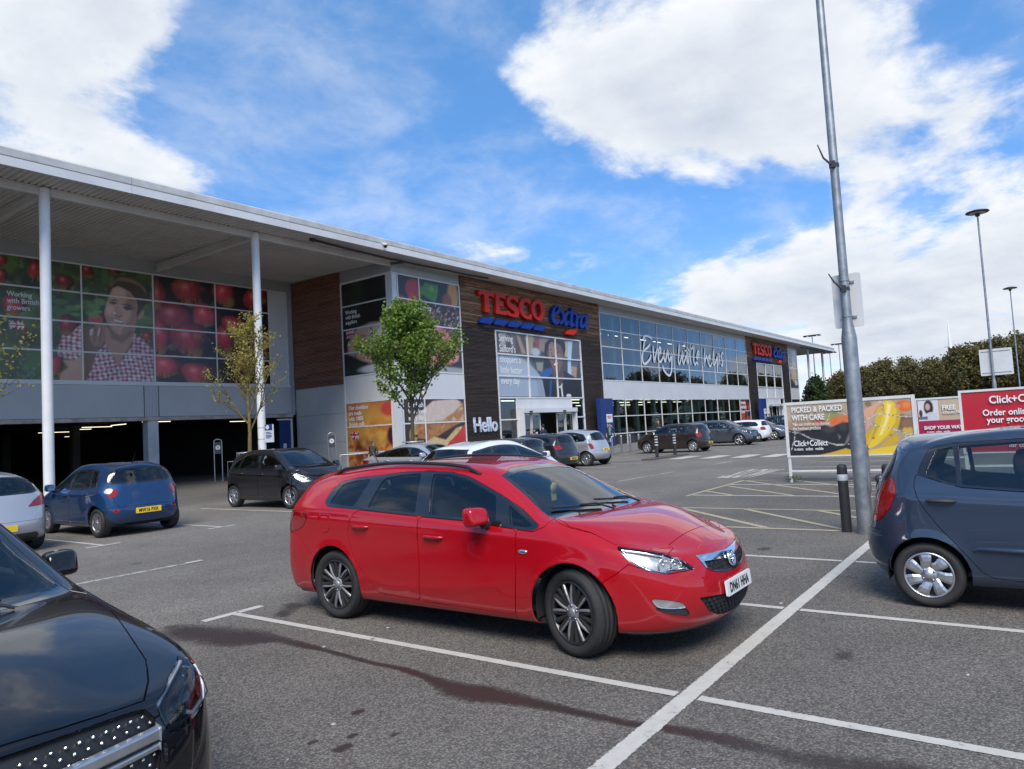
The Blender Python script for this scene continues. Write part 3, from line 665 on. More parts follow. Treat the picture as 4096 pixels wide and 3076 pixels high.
# ------------------------------------------------------------------ car assembly
MT = {}
def car_mats():
    MT['tyre'] = mat('tyre_rubber', (.022, .021, .021), .78, bump=.25, bscale=60, var=.25, vscale=9)
    MT['rim'] = mat('rim_silver', (.52, .53, .54), .32, metal=.9, var=.1, vscale=8)
    MT['spoke'] = mat('hubcap_silver', (.30, .30, .31), .45, metal=.6, var=.1, vscale=8)
    MT['rimdark'] = mat('rim_black', (.02, .02, .022), .35, metal=.2, coat=.4)
    MT['dark'] = mat('underbody_black', (.012, .012, .012), .85)
    MT['nut'] = mat('nut_steel', (.35, .35, .36), .4, metal=1)
    MT['trim'] = mat('black_trim', (.016, .016, .017), .42, var=.15, vscale=12)
    MT['gloss'] = mat('gloss_black', (.010, .010, .011), .12, coat=1)
    MT['plastic'] = mat('black_plastic', (.028, .028, .03), .55, var=.2, vscale=14, bump=.1, bscale=200)
    MT['glass'] = glassmat('car_glass', (.62, .69, .67), 1.1, .02)
    MT['glassdark'] = glassmat('car_privacy_glass', (.10, .12, .12), 1.15, .03)
    MT['lens'] = glassmat('lamp_lens', (.92, .94, .95), 1.0, .0)
    MT['chrome'] = mat('chrome', (.78, .79, .80), .10, metal=1)
    MT['reflector'] = mat('lamp_reflector', (.80, .81, .82), .22, metal=.9)
    MT['lamphouse'] = mat('lamp_housing', (.46, .46, .47), .35, metal=.5)
    MT['lampdark'] = mat('lamp_housing_dark', (.05, .05, .055), .3, metal=.3)
    MT['red'] = mat('tail_lamp_red', (.24, .004, .006), .10, coat=1, var=.35, vscale=30)
    MT['redin'] = mat('tail_lamp_deep_red', (.10, .003, .004), .2, coat=1)
    MT['white_lens'] = mat('reversing_lens', (.75, .72, .70), .12, coat=1)
    MT['amber'] = mat('amber_lens', (.7, .25, .03), .15, coat=1)
    MT['yellow'] = mat('plate_yellow', (.86, .56, .04), .35, var=.06, vscale=8)
    MT['white'] = mat('plate_white', (.74, .75, .74), .35, var=.06, vscale=8)
    MT['ink'] = mat('plate_black', (.012, .012, .014), .4)
    MT['seat'] = mat('seat_cloth', (.035, .036, .040), .9, bump=.2, bscale=120)
    MT['lining'] = mat('cabin_lining', (.09, .09, .095), .85)
    MT['headliner'] = mat('headliner', (.26, .26, .25), .9)
    MT['mirror'] = mat('mirror_glass', (.85, .87, .9), .02, metal=1)
    MT['grille'] = mat('grille_black', (.014, .014, .015), .45)
car_mats()
def blob(name, pts, m, parent, lev=2, crease=0.0):
    """8 corner points (bottom 4 ccw, top 4 ccw) rounded by subdivision"""
    me = bpy.data.meshes.new(name); me.from_pydata([tuple(q) for q in pts], [], [(3, 2, 1, 0), (4, 5, 6, 7), (0, 1, 5, 4), (1, 2, 6, 5), (2, 3, 7, 6), (3, 0, 4, 7)]); me.update(); smooth(me)
    o = link(name, me, m, parent)
    if crease:
        at = me.attributes.new('crease_edge', 'FLOAT', 'EDGE'); at.data.foreach_set('value', [crease] * len(me.edges))
    md = o.modifiers.new('round', 'SUBSURF'); md.levels = lev; md.render_levels = lev
    return o
def boxpts(x0, x1, y0, y1, z0, z1): return [(x0, y0, z0), (x1, y0, z0), (x1, y1, z0), (x0, y1, z0), (x0, y0, z1), (x1, y0, z1), (x1, y1, z1), (x0, y1, z1)]
def plate(root, body_txt, pos, nrm, white=False, w=.52, h=.112):
    pl = empty_part = None
    n = Vector(nrm); n.y = 0; n.normalize(); ex = Vector((0, 0, 1)).cross(n).normalized(); ey = n.cross(ex)
    M = frameM(Vector(pos) + n * .012, ex, ey)
    b = MB(); b.prism(roundpoly([(-w / 2, -h / 2), (w / 2, -h / 2), (w / 2, h / 2), (-w / 2, h / 2)], .012, 3), -.012, .004, M); o = b.build('number_plate', MT['white' if white else 'yellow'], root)
    me = text_mesh(body_txt, size=.098, ext=.0008, off=.0035, align='CENTER', space=1.06, sx=.80); 
    xs = [v.co.x for v in me.vertices]; cx = (min(xs) + max(xs)) / 2; k = min(1.0, w * .92 / (max(xs) - min(xs)))
    me.transform(M @ Matrix.Translation((-cx * k, -.034, .0052)) @ Matrix.Diagonal((k, 1, 1, 1))); link('lettering', me, MT['ink'], o)
    return o
def car(name, p, label, pm, loc, rz, scale=1.0, res=(7, 7), group=None, steer=0.0, plates=None, detail=2, glass='glass', ant=False, category='car'):
    root = empty(name, (loc[0], loc[1], 0), rz, scale); tag(root, label, category, group)
    B = Body(p, *res); wb, w = p['wb'], p['w']; xf = wb / 2 + p['fo']; xr = -(wb / 2 + p['ro'])
    R, rr_, wd = p['tyre']; ar = p.get('arch', R + .045)
    ANY = lambda f: True
    # --- openings
    for sx in (1, -1):
        c = [(sx * wb / 2 + ar * cos(2 * pi * i / 30) * (1.0), R + .01 + ar * sin(2 * pi * i / 30)) for i in range(30)]
        B.cut('arch', c, 'side', pred=lambda f: f.normal.y > .05 and f.verts[0].co.y > w * .55)
    dlo = p['dlo']; wins = p['wins']
    B.cut('trim', dlo, 'side', pred=lambda f: f.normal.y > .2)
    for i, q in enumerate(wins): B.cut('win%d' % i, q, 'side', allowed=('trim', 'body'), pred=lambda f: f.normal.y > .2)
    a_, wt, cw, at = p['ab'], p['wt'], p['cw'], p['at']; ax_, az_ = a_
    yb = w * p.get('yk', [0, 0, 0, 0, 0, .955])[5] * .95
    def screen(d):
        return [(-.2, cw[1] + .015 + d), (.45 * w, lerp(cw[1], az_, .25) + .018 + d), (.72 * w, lerp(cw[1], az_, .6) + .02 + d), (yb - .075 - d * .9, az_ + .045 + d), (lerp(yb, at[1], .5) - .075 - d * .9, lerp(az_, at[2], .5) + .01), (at[1] - .055 - d * .9, at[2] - .012 - d * .3), (at[1] * .55, lerp(at[2], wt[1], .75) - .010 - d), (-.2, wt[1] - .012 - d)]
    fs = lambda f: f.normal.x > .15 and f.normal.z > .15 and at[0] - .35 < f.verts[0].co.x < cw[0] + .12
    B.cut('wtrim', screen(0), 'front', pred=fs); B.cut('windscreen', screen(.035), 'front', allowed=('wtrim',), pred=fs)
    if p.get('rearwin'):
        rw = p['rearwin']; B.cut('rtrim', [(-.2, rw[0][1])] + list(rw) + [(-.2, rw[-1][1])], 'rear', pred=lambda f: f.normal.x < -.15 and f.normal.z > -.2)
        cy = sum(q[1] for q in rw) / len(rw); ins = [(q[0] - p.get('rwin_in', .05), lerp(q[1], cy, .13)) for q in rw]
        B.cut('rearwin', [(-.2, ins[0][1])] + ins + [(-.2, ins[-1][1])], 'rear', allowed=('rtrim',), pred=ANY)
    # --- lamps and intakes
    def P3(q):                                         # ('s', x, z) / ('f', y, z) / ('r', y, z) -> surface point
        if q[0] == 'p': return Vector((q[1], abs(q[2]), q[3]))
        return B.hit({'s': 'side', 'f': 'front', 'r': 'rear', 't': 'top'}[q[0]], q[1], q[2])[0]
    def diag(pts, view):
        U, V = VIEWS[view]; return [(P3(q).dot(U), P3(q).dot(V)) for q in pts]
    B.bvh_ready = B.hit('side', 0, .6)
    for nm, view, pts in p.get('lamps', []):
        B.cut(nm, roundpoly(diag(pts, view), .03, 3), view, pred=(lambda f: f.normal.x > -.05 and f.normal.y > -.05) if view == 'fdiag' else (lambda f: f.normal.x < .35))
    for nm, view, pts in p.get('cuts', []):
        B.cut(nm, pts, view, allowed=('body',), pred=ANY if nm[:4] in ('skid', 'clad') else None)
    # --- panels
    fb, rb = p.get('fbump'), p.get('rbump')
    if fb: B.cut('fbumper', fb, 'side', pred=lambda f: f.verts[0].co.x > wb / 2)
    if rb: B.cut('rbumper', rb, 'side', pred=lambda f: f.verts[0].co.x < -wb / 2)
    if p.get('bonnet'): B.cut('bonnet', p['bonnet'], 'top', pred=lambda f: f.normal.z > .25)
    if p.get('tailgate'): B.cut('tailgate', p['tailgate'], 'rear', pred=lambda f: f.normal.x < -.12 and f.verts[0].co.x < -wb / 2 - .2)
    for i, d in enumerate(p.get('doors', [])): B.cut('door%d' % i, d, 'side', allowed=('body', 'trim'), pred=lambda f: f.normal.y > .05 and f.verts[0].co.y > w * .5)
    if p.get('wing'): B.cut('wing', p['wing'], 'side', pred=lambda f: f.normal.y > .05)
    if p.get('fuel'):
        fx, fz, fr = p['fuel']; B.cut('fuel', [(fx + fr * cos(2 * pi * i / 16), fz + fr * 1.1 * sin(2 * pi * i / 16)) for i in range(16)], 'side')
    g = .0035 if detail > 1 else 0.004
    PN = dict(groove=g)
    B.part('body', 'body', pm, root, **PN)
    for lab, nm in (('fbumper', 'front_bumper'), ('rbumper', 'rear_bumper'), ('bonnet', 'bonnet'), ('tailgate', 'tailgate')):
        B.part(nm, lab, pm, root, **PN)
    ends = {}
    for sd in (1, -1):
        for i in range(len(p.get('doors', []))): ends[(sd, i)] = B.part('door', 'door%d' % i, pm, root, side=sd, **PN)
        B.part('wing', 'wing', pm, root, side=sd, **PN)
        if p.get('fuel') and sd == p.get('fuel_side', -1): B.part('fuel_flap', 'fuel', pm, root, side=sd, groove=.003)
        elif p.get('fuel'): B.part('quarter_panel', 'fuel', pm, root, side=sd)
        B.part('window_trim', 'trim', MT[p.get('trimmat', 'gloss')], root, side=sd, off=-.002, flange=.02)
        for i in range(len(wins)):
            B.part('side_window', 'win%d' % i, MT[p.get('winmat', {}).get(i, glass)], root, side=sd, off=-.006)
    B.part('windscreen_frame', 'wtrim', MT['gloss'], root, off=-.002, flange=.015); B.part('windscreen', 'windscreen', MT['glass'], root, off=-.004)
    B.part('rear_window_frame', 'rtrim', MT['gloss'], root, off=-.002, flange=.015); B.part('rear_window', 'rearwin', MT[p.get('rwmat', glass)], root, off=-.004)
    # cabin lining: inside skin with the window openings
    wl = set(B.names.index(q) for q in B.names if q.startswith('win') or q in ('rearwin', 'arch'))
    lin = [f for f in B.bm.faces if f[B.lay] not in wl and f.calc_center_median().x < cw[0] - .05]
    B.part('cabin_lining', None, MT['lining'], root, faces=lin, off=-.035, cnormals=False)
    # --- lamps
    for nm, view, pts in p.get('lamps', []):
        for sd in (1, -1):
            if nm.startswith('head'):
                o = B.part('headlight', nm, MT['lens'], root, side=sd, off=.001, flange=.02)
                hs = B.part('lamp_housing', nm, MT[p.get('hlmat', 'lamphouse')], root, side=sd, off=-.045, cnormals=False)
                if hs:
                    hs.parent = o
                    for q in p.get('bulbs', []):
                        (c0, n0) = B.hit('fdiag' if False else ('side' if q[0] == 's' else 'front'), q[1], q[2]); r = q[3]
                        mb = MB(); ax3 = Vector((.85, .45, .05)).normalized(); c1 = c0 - n0 * .035
                        M = Matrix.Translation(c1) @ ax3.to_track_quat('Z', 'Y').to_matrix().to_4x4()
                        if sd < 0: M = Matrix.Diagonal((1, -1, 1, 1)) @ M
                        mb.lathe([(r, .012), (r * .98, .0), (r * .8, -.012), (r * .45, -.022), (0, -.026)], 18, M); mb.lathe([(r * 1.08, .010), (r * 1.08, .016), (r * .98, .016)], 18, M); mb.sphere(M @ Vector((0, 0, -.008)), r * .3, 8, 5)
                        b_ = mb.build('bulb_reflector', MT[p.get('bulbmat', 'reflector')], o)
                    cen = Vector((0, 0, 0)); pp = [P3(q) for q in pts]; cen = sum(pp, Vector((0, 0, 0))) / len(pp)
                    ring = [lerp(q, cen, .16) - B.normal(lerp(q, cen, .16)) * .02 for q in pp]; ring.append(ring[0]); tb = MB(); tb.tube([(q.x, q.y * sd, q.z) for q in ring], .007, 6); tb.build('lamp_bezel', MT[p.get('bezel', 'chrome')], o)
            elif nm.startswith('tail'):
                o = B.part('tail_light', nm, MT['red'], root, side=sd, off=.003, flange=.015)
            elif nm.startswith('rev'):
                o = B.part('reversing_lamp', nm, MT['white_lens'], root, side=sd, off=.0045, flange=.008)
            elif nm.startswith('fog'):
                o = B.part('fog_lamp', nm, MT['reflector'], root, side=sd, off=-.008, flange=-.01)
            elif nm.startswith('reflector'):
                o = B.part('rear_reflector', nm, MT['red'], root, side=sd, off=.003, flange=.01)
            elif nm.startswith('black'):
                o = B.part('bumper_insert', nm, MT['plastic'], root, side=sd, off=-.004, flange=-.008)
    for nm, view, pts in p.get('cuts', []):
        mk = {'grille': 'grille', 'intake': 'grille', 'chromebar': 'chrome', 'skid': 'plastic', 'cladding': 'plastic', 'bodyplastic': 'plastic'}[nm.split('_')[0]]
        B.part(nm.split('_')[0] if nm[0] != 'c' else {'chromebar': 'chrome_bar', 'cladding': 'cladding'}[nm.split('_')[0]], nm, MT[mk], root, off=-.018 if mk == 'grille' else .004, flange=-.018 if mk == 'grille' else .01)
    for nm, view, pts in p.get('cuts', []):
        if nm.split('_')[0] in ('grille', 'intake') and detail > 1:
            py = [q[0] for q in pts]; pz = [q[1] for q in pts]; mb = MB(); dz_, dy_ = p.get('mesh', (.030, .055)); row = 0; z = min(pz) + dz_ * .5
            def ins(u, v):
                k = False; j = len(pts) - 1
                for i in range(len(pts)):
                    if (pts[i][1] > v) != (pts[j][1] > v) and u < (pts[j][0] - pts[i][0]) * (v - pts[i][1]) / (pts[j][1] - pts[i][1]) + pts[i][0]: k = not k
                    j = i
                return k
            while z < max(pz):
                y = (row % 2) * dy_ / 2
                while y < max(py):
                    if ins(y, z):
                        c_, n_ = B.hit('front', max(y, .002), z)
                        for sg in ((1, -1) if y > 0 else (1,)):
                            cc = Vector((c_.x - .010, y * sg, z)); mb.add([cc + Vector((-.004 + (.008 if k_[1] < 0 else 0) , k_[0] * dy_ * .42, k_[1] * dz_ * .38)) for k_ in ((-1, -1), (1, -1), (.8, .6), (.5, 1), (-.5, 1), (-.8, .6))] + [cc + Vector((-.012, k_[0] * dy_ * .44, k_[1] * dz_ * .42)) for k_ in ((-1, -1), (1, -1), (.8, .6), (.5, 1), (-.5, 1), (-.8, .6))], [(0, 1, 2, 3, 4, 5)] + [(i, i + 6, (i + 1) % 6 + 6, (i + 1) % 6) for i in range(6)])
                    y += dy_
                z += dz_; row += 1
            o = mb.build('grille_mesh', MT['trim'], root); o['kind'] = 'stuff'
    # --- underbody, wheel wells
    ub = MB(); ub.prism(roundpoly([(xr + .30, -w * .84), (xf - .42, -w * .84), (xf - .30, -w * .4), (xf - .30, w * .4), (xf - .42, w * .84), (xr + .30, w * .84)], .1, 3), .19, .23); ub.build('underbody', MT['dark'], root)
    for sx in (1, -1):
        for sd in (1, -1):
            m = MB(); M = Matrix.Translation((sx * wb / 2, 0, R + .01)) @ Matrix.Rotation(-pi / 2 * sd, 4, 'X')
            m.lathe([(ar + .002, w * .955 - .03), (ar + .01, w * .45), (0, w * .45)], 16, M, True, *((pi - .25, 2 * pi + .25) if sd > 0 else (-.25, pi + .25))); m.build('wheel_arch_liner', MT['dark'], root)
    # --- wheels
    wm = wheel_meshes(R, rr_, wd, p['wheel']); mk = dict(tyre='tyre', rim=p.get('rimmat', 'rim'), spoke=p.get('spokemat', 'rim'), dark='dark' if p['wheel'][0] == 'twin' else 'rimdark', nut='nut', hub=p.get('hubmat', 'rim'))
    for sx in (1, -1):
        for sd in (1, -1):
            e = empty('wheel', (sx * wb / 2, sd * (w - wd / 2 - p.get('winset', .025)), R)); e.parent = root
            e.rotation_euler = (0, 0.35 * sx + .2 * sd, (pi if sd < 0 else 0) + (steer if sx > 0 else 0))
            for k, (me, mk_) in wm.items():
                o = link(me.name, me, None, e)
                o.data = me
                if len(me.materials) == 0: me.materials.append(MT['tyre'])
                o.material_slots[0].link = 'OBJECT'; o.material_slots[0].material = MT[mk[mk_]]
    # --- mirrors
    mx, mz = p.get('mirror', (ax_ - .30, az_ + .075))
    for sd in (1, -1):
        y0 = B.hit('side', mx, mz - .04)[0].y; s_ = p.get('msz', 1.0)
        ya, yb_ = y0 + .055, y0 + .235 * s_
        pts = [(mx - .07, ya, mz - .075 * s_), (mx + .10, ya, mz - .05 * s_), (mx + .05, yb_, mz - .06 * s_), (mx - .08, yb_, mz - .08 * s_), (mx - .085, ya, mz + .085 * s_), (mx + .06, ya, mz + .075 * s_), (mx + .01, yb_, mz + .085 * s_), (mx - .09, yb_, mz + .085 * s_)]
        pts = [(a, b * sd, c) for a, b, c in pts]
        if sd < 0: pts = [pts[i] for i in (3, 2, 1, 0, 7, 6, 5, 4)]
        o = blob('wing_mirror', pts, MT['plastic'] if p.get('blackmirror') else pm, root, 3, .35)
        b = MB(); b.tube([(mx - .0, sd * (y0 - .03), mz - .075), (mx + .02, sd * (y0 + .09), mz - .07)], [.035, .028], 8); b.build('mirror_arm', MT['plastic'], o)
        b = MB(); q = [(ya + .012, mz - .055 * s_), (yb_ - .03, mz - .06 * s_), (yb_ - .03, mz + .06 * s_), (ya + .012, mz + .06 * s_)]
        b.prism([(a * sd, c) for a, c in roundpoly(q, .03, 3)], 0, .004, Matrix(((0, 0, 1, mx - .0915 * 1), (1, 0, 0, 0), (0, 1, 0, 0), (0, 0, 0, 1)))); b.build('mirror_glass', MT['mirror'], o)
    # --- door handles
    for i, (hx, hz) in enumerate(p.get('handles', [])):
        for sd in (1, -1):
            c, n = B.hit('side', hx, hz); L = .11
            b = MB(); 
            pth = [c + Vector((-L, -.004, .004)), c + Vector((-L * .8, .020, .002)), c + Vector((0, .030, 0)), c + Vector((L * .8, .020, -.002)), c + Vector((L, -.004, -.004))]
            b.tube([(q.x, q.y * sd, q.z) for q in pth], [.010, .015, .016, .015, .010], 8)
            par = ends.get((sd, min(i, len(p.get('doors', [])) - 1)), root) if p.get('doors') else root
            b.build('handle', MT['plastic'] if p.get('blackhandle') else pm, par or root)
    # --- interior
    zf = .30; sh = az_ - .02
    it = MB(); it.box(-wb / 2 + .1, wb / 2 - .35, -w * .78, w * .78, zf - .04, zf); it.build('cabin_floor', MT['lining'], root)
    fx = ax_ - .95
    for sd in (1, -1):
        y = sd * w * .42
        e = blob('seat', [(fx - .30, y - .25, zf + .05), (fx + .28, y - .25, zf + .02), (fx + .28, y + .25, zf + .02), (fx - .30, y + .25, zf + .05), (fx - .30, y - .25, zf + .26), (fx + .28, y - .25, zf + .30), (fx + .28, y + .25, zf + .30), (fx - .30, y + .25, zf + .26)], MT['seat'], root, 2, .4)
        bk = blob('seat_back', [(fx - .34, y - .24, zf + .22), (fx - .16, y - .24, zf + .22), (fx - .16, y + .24, zf + .22), (fx - .34, y + .24, zf + .22), (fx - .52, y - .21, zf + .80), (fx - .40, y - .21, zf + .80), (fx - .40, y + .21, zf + .80), (fx - .52, y + .21, zf + .80)], MT['seat'], root, 2, .4)
        blob('headrest', boxpts(fx - .56, fx - .44, y - .13, y + .13, zf + .80, zf + 1.0), MT['seat'], bk, 2, .3)
    bx = -wb / 2 + .32
    blob('rear_bench', boxpts(bx - .05, bx + .48, -w * .72, w * .72, zf + .05, zf + .28), MT['seat'], root, 2, .5)
    blob('rear_backrest', [(bx - .10, -w * .72, zf + .2), (bx + .08, -w * .72, zf + .2), (bx + .08, w * .72, zf + .2), (bx - .10, w * .72, zf + .2), (bx - .30, -w * .66, zf + .74), (bx - .16, -w * .66, zf + .74), (bx - .16, w * .66, zf + .74), (bx - .30, w * .66, zf + .74)], MT['seat'], root, 2, .5)
    if detail > 1:
        for sd in (1, 0, -1): blob('rear_headrest', boxpts(bx - .32, bx - .22, sd * w * .45 - .12, sd * w * .45 + .12, zf + .72, zf + .86), MT['seat'], root, 2, .3)
    dz = az_ - .01
    blob('dashboard', [(ax_ - .42, -w * .78, dz - .35), (cw[0] - .02, -w * .74, dz - .3), (cw[0] - .02, w * .74, dz - .3), (ax_ - .42, w * .78, dz - .35), (ax_ - .36, -w * .78, dz - .03), (cw[0] - .10, -w * .70, dz - .02), (cw[0] - .10, w * .70, dz - .02), (ax_ - .36, w * .78, dz - .03)], MT['lining'], root, 2, .7)
    sy = -w * .42; cx_, cz_ = ax_ - .50, dz - .02
    t = MB(); M = Matrix.Translation((cx_, sy, cz_)) @ Matrix.Rotation(radians(-65), 4, 'Y')
    t.tube([M @ Vector((.18 * cos(2 * pi * i / 20), .18 * sin(2 * pi * i / 20), 0)) for i in range(21)], .015, 6, cap=False)
    t.box(-.02, .02, -.17, .17, -.012, .012, M); t.box(-.17, 0, -.02, .02, -.012, .012, M); t.build('steering_wheel', MT['plastic'], root)
    # --- plates
    if plates:
        for which, txt in plates.items():
            key = p['plate_' + which]; c, n = B.hit('front' if which == 'front' else 'rear', .02, key); c.y = 0
            plate(root, txt, c, n if abs(n.x) > .3 else (1 if which == 'front' else -1, 0, 0), which == 'front')
    if ant:
        c, n = B.hit('top', p['rr'][0] + .35, 0.001)
        b = MB(); b.tube([(c.x, 0, c.z), (c.x - .02, 0, c.z + .03), (c.x - .16, 0, c.z + .24)], [.014, .006, .002], 6); b.build('aerial', MT['trim'], root)
    # --- wipers
    if p.get('wipers', True):
        for y0, y1 in ((.42, -.08), (-.12, -.62)):
            pth = []
            for t_ in (0, .5, 1.0):
                y = lerp(y0, y1, t_) * w / .9; x = cw[0] - .05 - .10 * t_ - .16 * (y / w) ** 2
                c, n = B.hit('top', x, abs(y)); c = c + n * .018; pth.append((c.x, y, c.z))
            b = MB(); b.tube(pth, .009, 5); a = Vector(pth[0]); bq = Vector(pth[1]); b.tube([a + Vector((.10, .02, -.03)), (a + bq) / 2 + Vector((.05, 0, .02)), bq + Vector((.01, 0, .012))], .008, 5); b.build('wiper', MT['trim'], root)
    return root, B
def hatch(L, W, H, wb, fo, bf, br, hz, R=.30, rim=.20, wheel=('star', 7), **k):
    """body keys of a hatchback from its overall sizes; k overrides"""
    g = k.get; w = W / 2; ro = L - wb - fo; xf = wb / 2 + fo; xr = -(wb / 2 + ro)
    ax = wb / 2 - g('abx', .20); bm = g('bm', lerp(bf, br, .45))
    p = dict(wb=wb, fo=fo, ro=ro, w=w, H=H, tyre=(R, rim, g('tw', .19)), arch=R + g('agap', .045), wheel=wheel, rtap=g('rtap', .05))
    p['belt'] = [(xr + .1, br), (-wb / 2, br), (-.1, bm), (ax, bf), (wb / 2 + .12, bf - .06), (xf - .42, hz + .03), (xf - .1, hz - .045)]
    p['ab'] = (ax, bf); p['cw'] = (ax + g('cwx', .20), bf + g('cwz', .05)); p['hf'] = (xf - g('hfx', .12), hz)
    p['wt'] = (ax - g('wtx', .70), H - g('wtz', .055)); p['at'] = (p['wt'][0] + .05, g('ry', .60), H - g('atz', .12))
    p['rp'] = (g('rpx', -.25), H); p['rr'] = (xr + g('rrx', .36), H - g('rrz', .06)); p['dt'] = (xr + g('rrx', .36) + g('dtx', .20), g('ryr', g('ry', .60) - .02), H - g('dtz', .12)); p['gb'] = (xr + g('gbx', .14), br + .02)
    p['bow'] = g('bow', .055)
    p['rear'] = g('rear', [(.14, .25), (.06, .30), (.0, .46), (.015, .62), (.06, .80), (g('gbx', .14), br + .01)])
    p['front'] = g('front', [(.15, .20), (.06, .24), (.0, .38), (.02, .52), (.06, hz - .10), (.10, hz - .03)])
    p['rc'] = g('rc', (.04, .19)); p['fc'] = g('fc', (.06, .28)); p['rcy'] = .88
    at, dt, belt = p['at'], p['dt'], p['belt']; bz = lambda x: interp(belt, x) + .022
    def rz(x):
        t = max(0, min(1, (x - dt[0]) / (at[0] - .1 - dt[0]))); return lerp(dt[2], at[2] + .02, t) + p['bow'] * 4 * t * (1 - t) - .06
    xB = g('xB', .02); xC = g('xC', -wb / 2 + .28); xE = g('xE', xr + .52); tip = ax + .02
    al = lambda z: lerp(at[0] - .02, ax - .01, (at[2] - .03 - z) / (at[2] - .03 - bf))   # A-pillar line x at z
    top = lambda x0, x1, n=4: [(lerp(x0, x1, i / n), rz(lerp(x0, x1, i / n))) for i in range(n + 1)]
    zE = bz(xE) + g('zE', .05)
    p['dlo'] = roundpoly([(tip, bz(tip)), (al(lerp(bf, at[2], .55)), lerp(bf, at[2], .55)), (at[0] - .10, rz(at[0] - .1))] + top(at[0] - .25, xE + g('xEs', .20), 6) + [(xE, zE + .02), (xE + .10, bz(xE))] + [(xC, bz(xC)), (xB, bz(xB))], .04, 3)
    ins = .025
    f0, f1 = xB + .045, ax - .10
    wf = [(f0, bz(f0) + ins), (f0, rz(f0) - ins)] + [(q[0], q[1] - ins) for q in top(f0 + .1, at[0] - .16, 2)] + [(al(lerp(bf, at[2], .55)) - .05, lerp(bf, at[2], .55) - .02), (f1, bz(f1) + ins)]
    p['wins'] = [roundpoly(wf, .02, 2)]
    r0, r1 = xB - .045, xC + .05
    if g('three'):                                    # three-door: one long rear side window
        p['wins'].append(roundpoly([(r0, bz(r0) + ins), (r0, rz(r0) - ins), (xE + .26, rz(xE + .26) - ins), (xE + .06, zE + .02), (xE + .14, bz(xE) + ins)], .05, 3))
    else:
        p['wins'].append(roundpoly([(r0, bz(r0) + ins), (r0, rz(r0) - ins), (r1 + .12, rz(r1 + .12) - ins), (r1 - .02, bz(r1) + ins)], .025, 2))
        if xC - xE > .22: p['wins'].append(roundpoly([(r1 - .10, bz(r1) + ins), (r1 + .02, rz(r1) - ins), (xE + .22, rz(xE + .22) - ins), (xE + .05, zE + .02), (xE + .12, bz(xE) + ins)], .04, 3))
    sl = .27; hb = lambda x: bz(x) - .012
    dx_ = ax - g('dfx', 0.0)
    d0 = [(xB, sl), (xB - .005, hb(xB)), (ax - .35, hb(ax - .35)), (dx_ - .02, hb(dx_ - .02)), (dx_ - .03, .60), (dx_ - .06, sl)]
    if g('three'): p['doors'] = [roundpoly(d0, .05, 3)]
    else: p['doors'] = [roundpoly(d0, .05, 3), roundpoly([(xB - .006, sl), (xB - .01, hb(xB)), (xC + .02, hb(xC)), (xC - .06, .80), (-wb / 2 + R + .06, .52), (-wb / 2 + R + .12, sl)], .06, 3)]
    p['wing'] = [(dx_ - .05, .2), (dx_ - .022, .60), (dx_ - .012, bf + .01), (ax + .05, bf + .03), (xf - .45, hz + .06), (xf - .40, .5), (xf - .55, .1), (ax - .05, .1)]
    p['fbump'] = [(xf - .52, .50), (xf - .44, hz - .12), (xf - .14, hz - .06), (xf + .2, hz - .045), (xf + .2, .05), (xf - .62, .05)]
    p['rbump'] = [(-wb / 2 - R - .02, .50), (-wb / 2 - R - .06, .56), (xr + .20, g('rbz', .62)), (xr - .2, g('rbz', .62)), (xr - .2, .05), (-wb / 2 - R + .02, .05)]
    p['bonnet'] = [(p['cw'][0] + .03, -.3), (p['cw'][0] + .01, .5 * w), (ax + .05, .82 * w), (xf - .55, .76 * w), (xf - .25, .62 * w), (xf - .14, .36 * w), (xf - .10, -.3)]
    tw_ = w * .80; p['tailgate'] = [(-.3, g('tgz', .56)), (tw_ * .80, g('tgz', .56)), (tw_ * .92, .70), (tw_, br - .05), (tw_ * 1.02, br + .02), (g('ry', .60) * .97, H - .12), (-.3, H - .07)]
    z0 = br + .045; z1 = H - g('rrz', .06) - .055; rw = g('rww', .80)
    p['rearwin'] = g('rearwin', [(w * rw, z0), (w * rw + .01, z0 + .05), (g('ry', .60) * .92, z1 - .03), (g('ry', .60) * .6, z1)]); p['rwin_in'] = .05
    hl = g('head', [('s', xf - .52, hz + .00), ('f', .70 * w, hz - .02), ('f', .52 * w, hz - .07), ('f', .50 * w, hz - .13), ('f', .66 * w, hz - .18), ('s', xf - .36, hz - .17)])
    tl = g('tail', [('s', xr + .30, br - .02), ('s', xr + .28, br - .20), ('r', .86 * w, br - .26), ('r', .70 * w, br - .24), ('r', .70 * w, br - .06), ('r', .80 * w, br + .0)])
    p['lamps'] = [('head', 'fdiag', hl), ('tail', 'rdiag', tl)] + g('xlamps', [])
    p['bulbs'] = g('bulbs', [('f', .70 * w, hz - .10, .05), ('f', .60 * w, hz - .10, .045)])
    p['cuts'] = [('grille', 'front', g('grille', [(-.2, hz - .10), (.42 * w, hz - .10), (.40 * w, hz - .16), (-.2, hz - .17)])), ('intake', 'front', g('intake', [(-.2, .38), (.50 * w, .38), (.58 * w, .28), (-.2, .26)]))] + g('xcuts', [])
    hx = g('hz', None)
    p['handles'] = [(xB + .14, bz(xB) - .12)] + ([] if g('three') else [(xC + .12, bz(xC) - .115)])
    p['fuel'] = g('fuel', None); p['mirror'] = (ax - g('mx', .22), bf + .085); p['plate_front'] = g('pf', .40); p['plate_rear'] = g('pr', .50)
    p['ridges'] = g('ridges', [([(xr + .3, br - .10), (0, bm - .13), (xf - .55, hz - .04)], .009, .05, .08)])
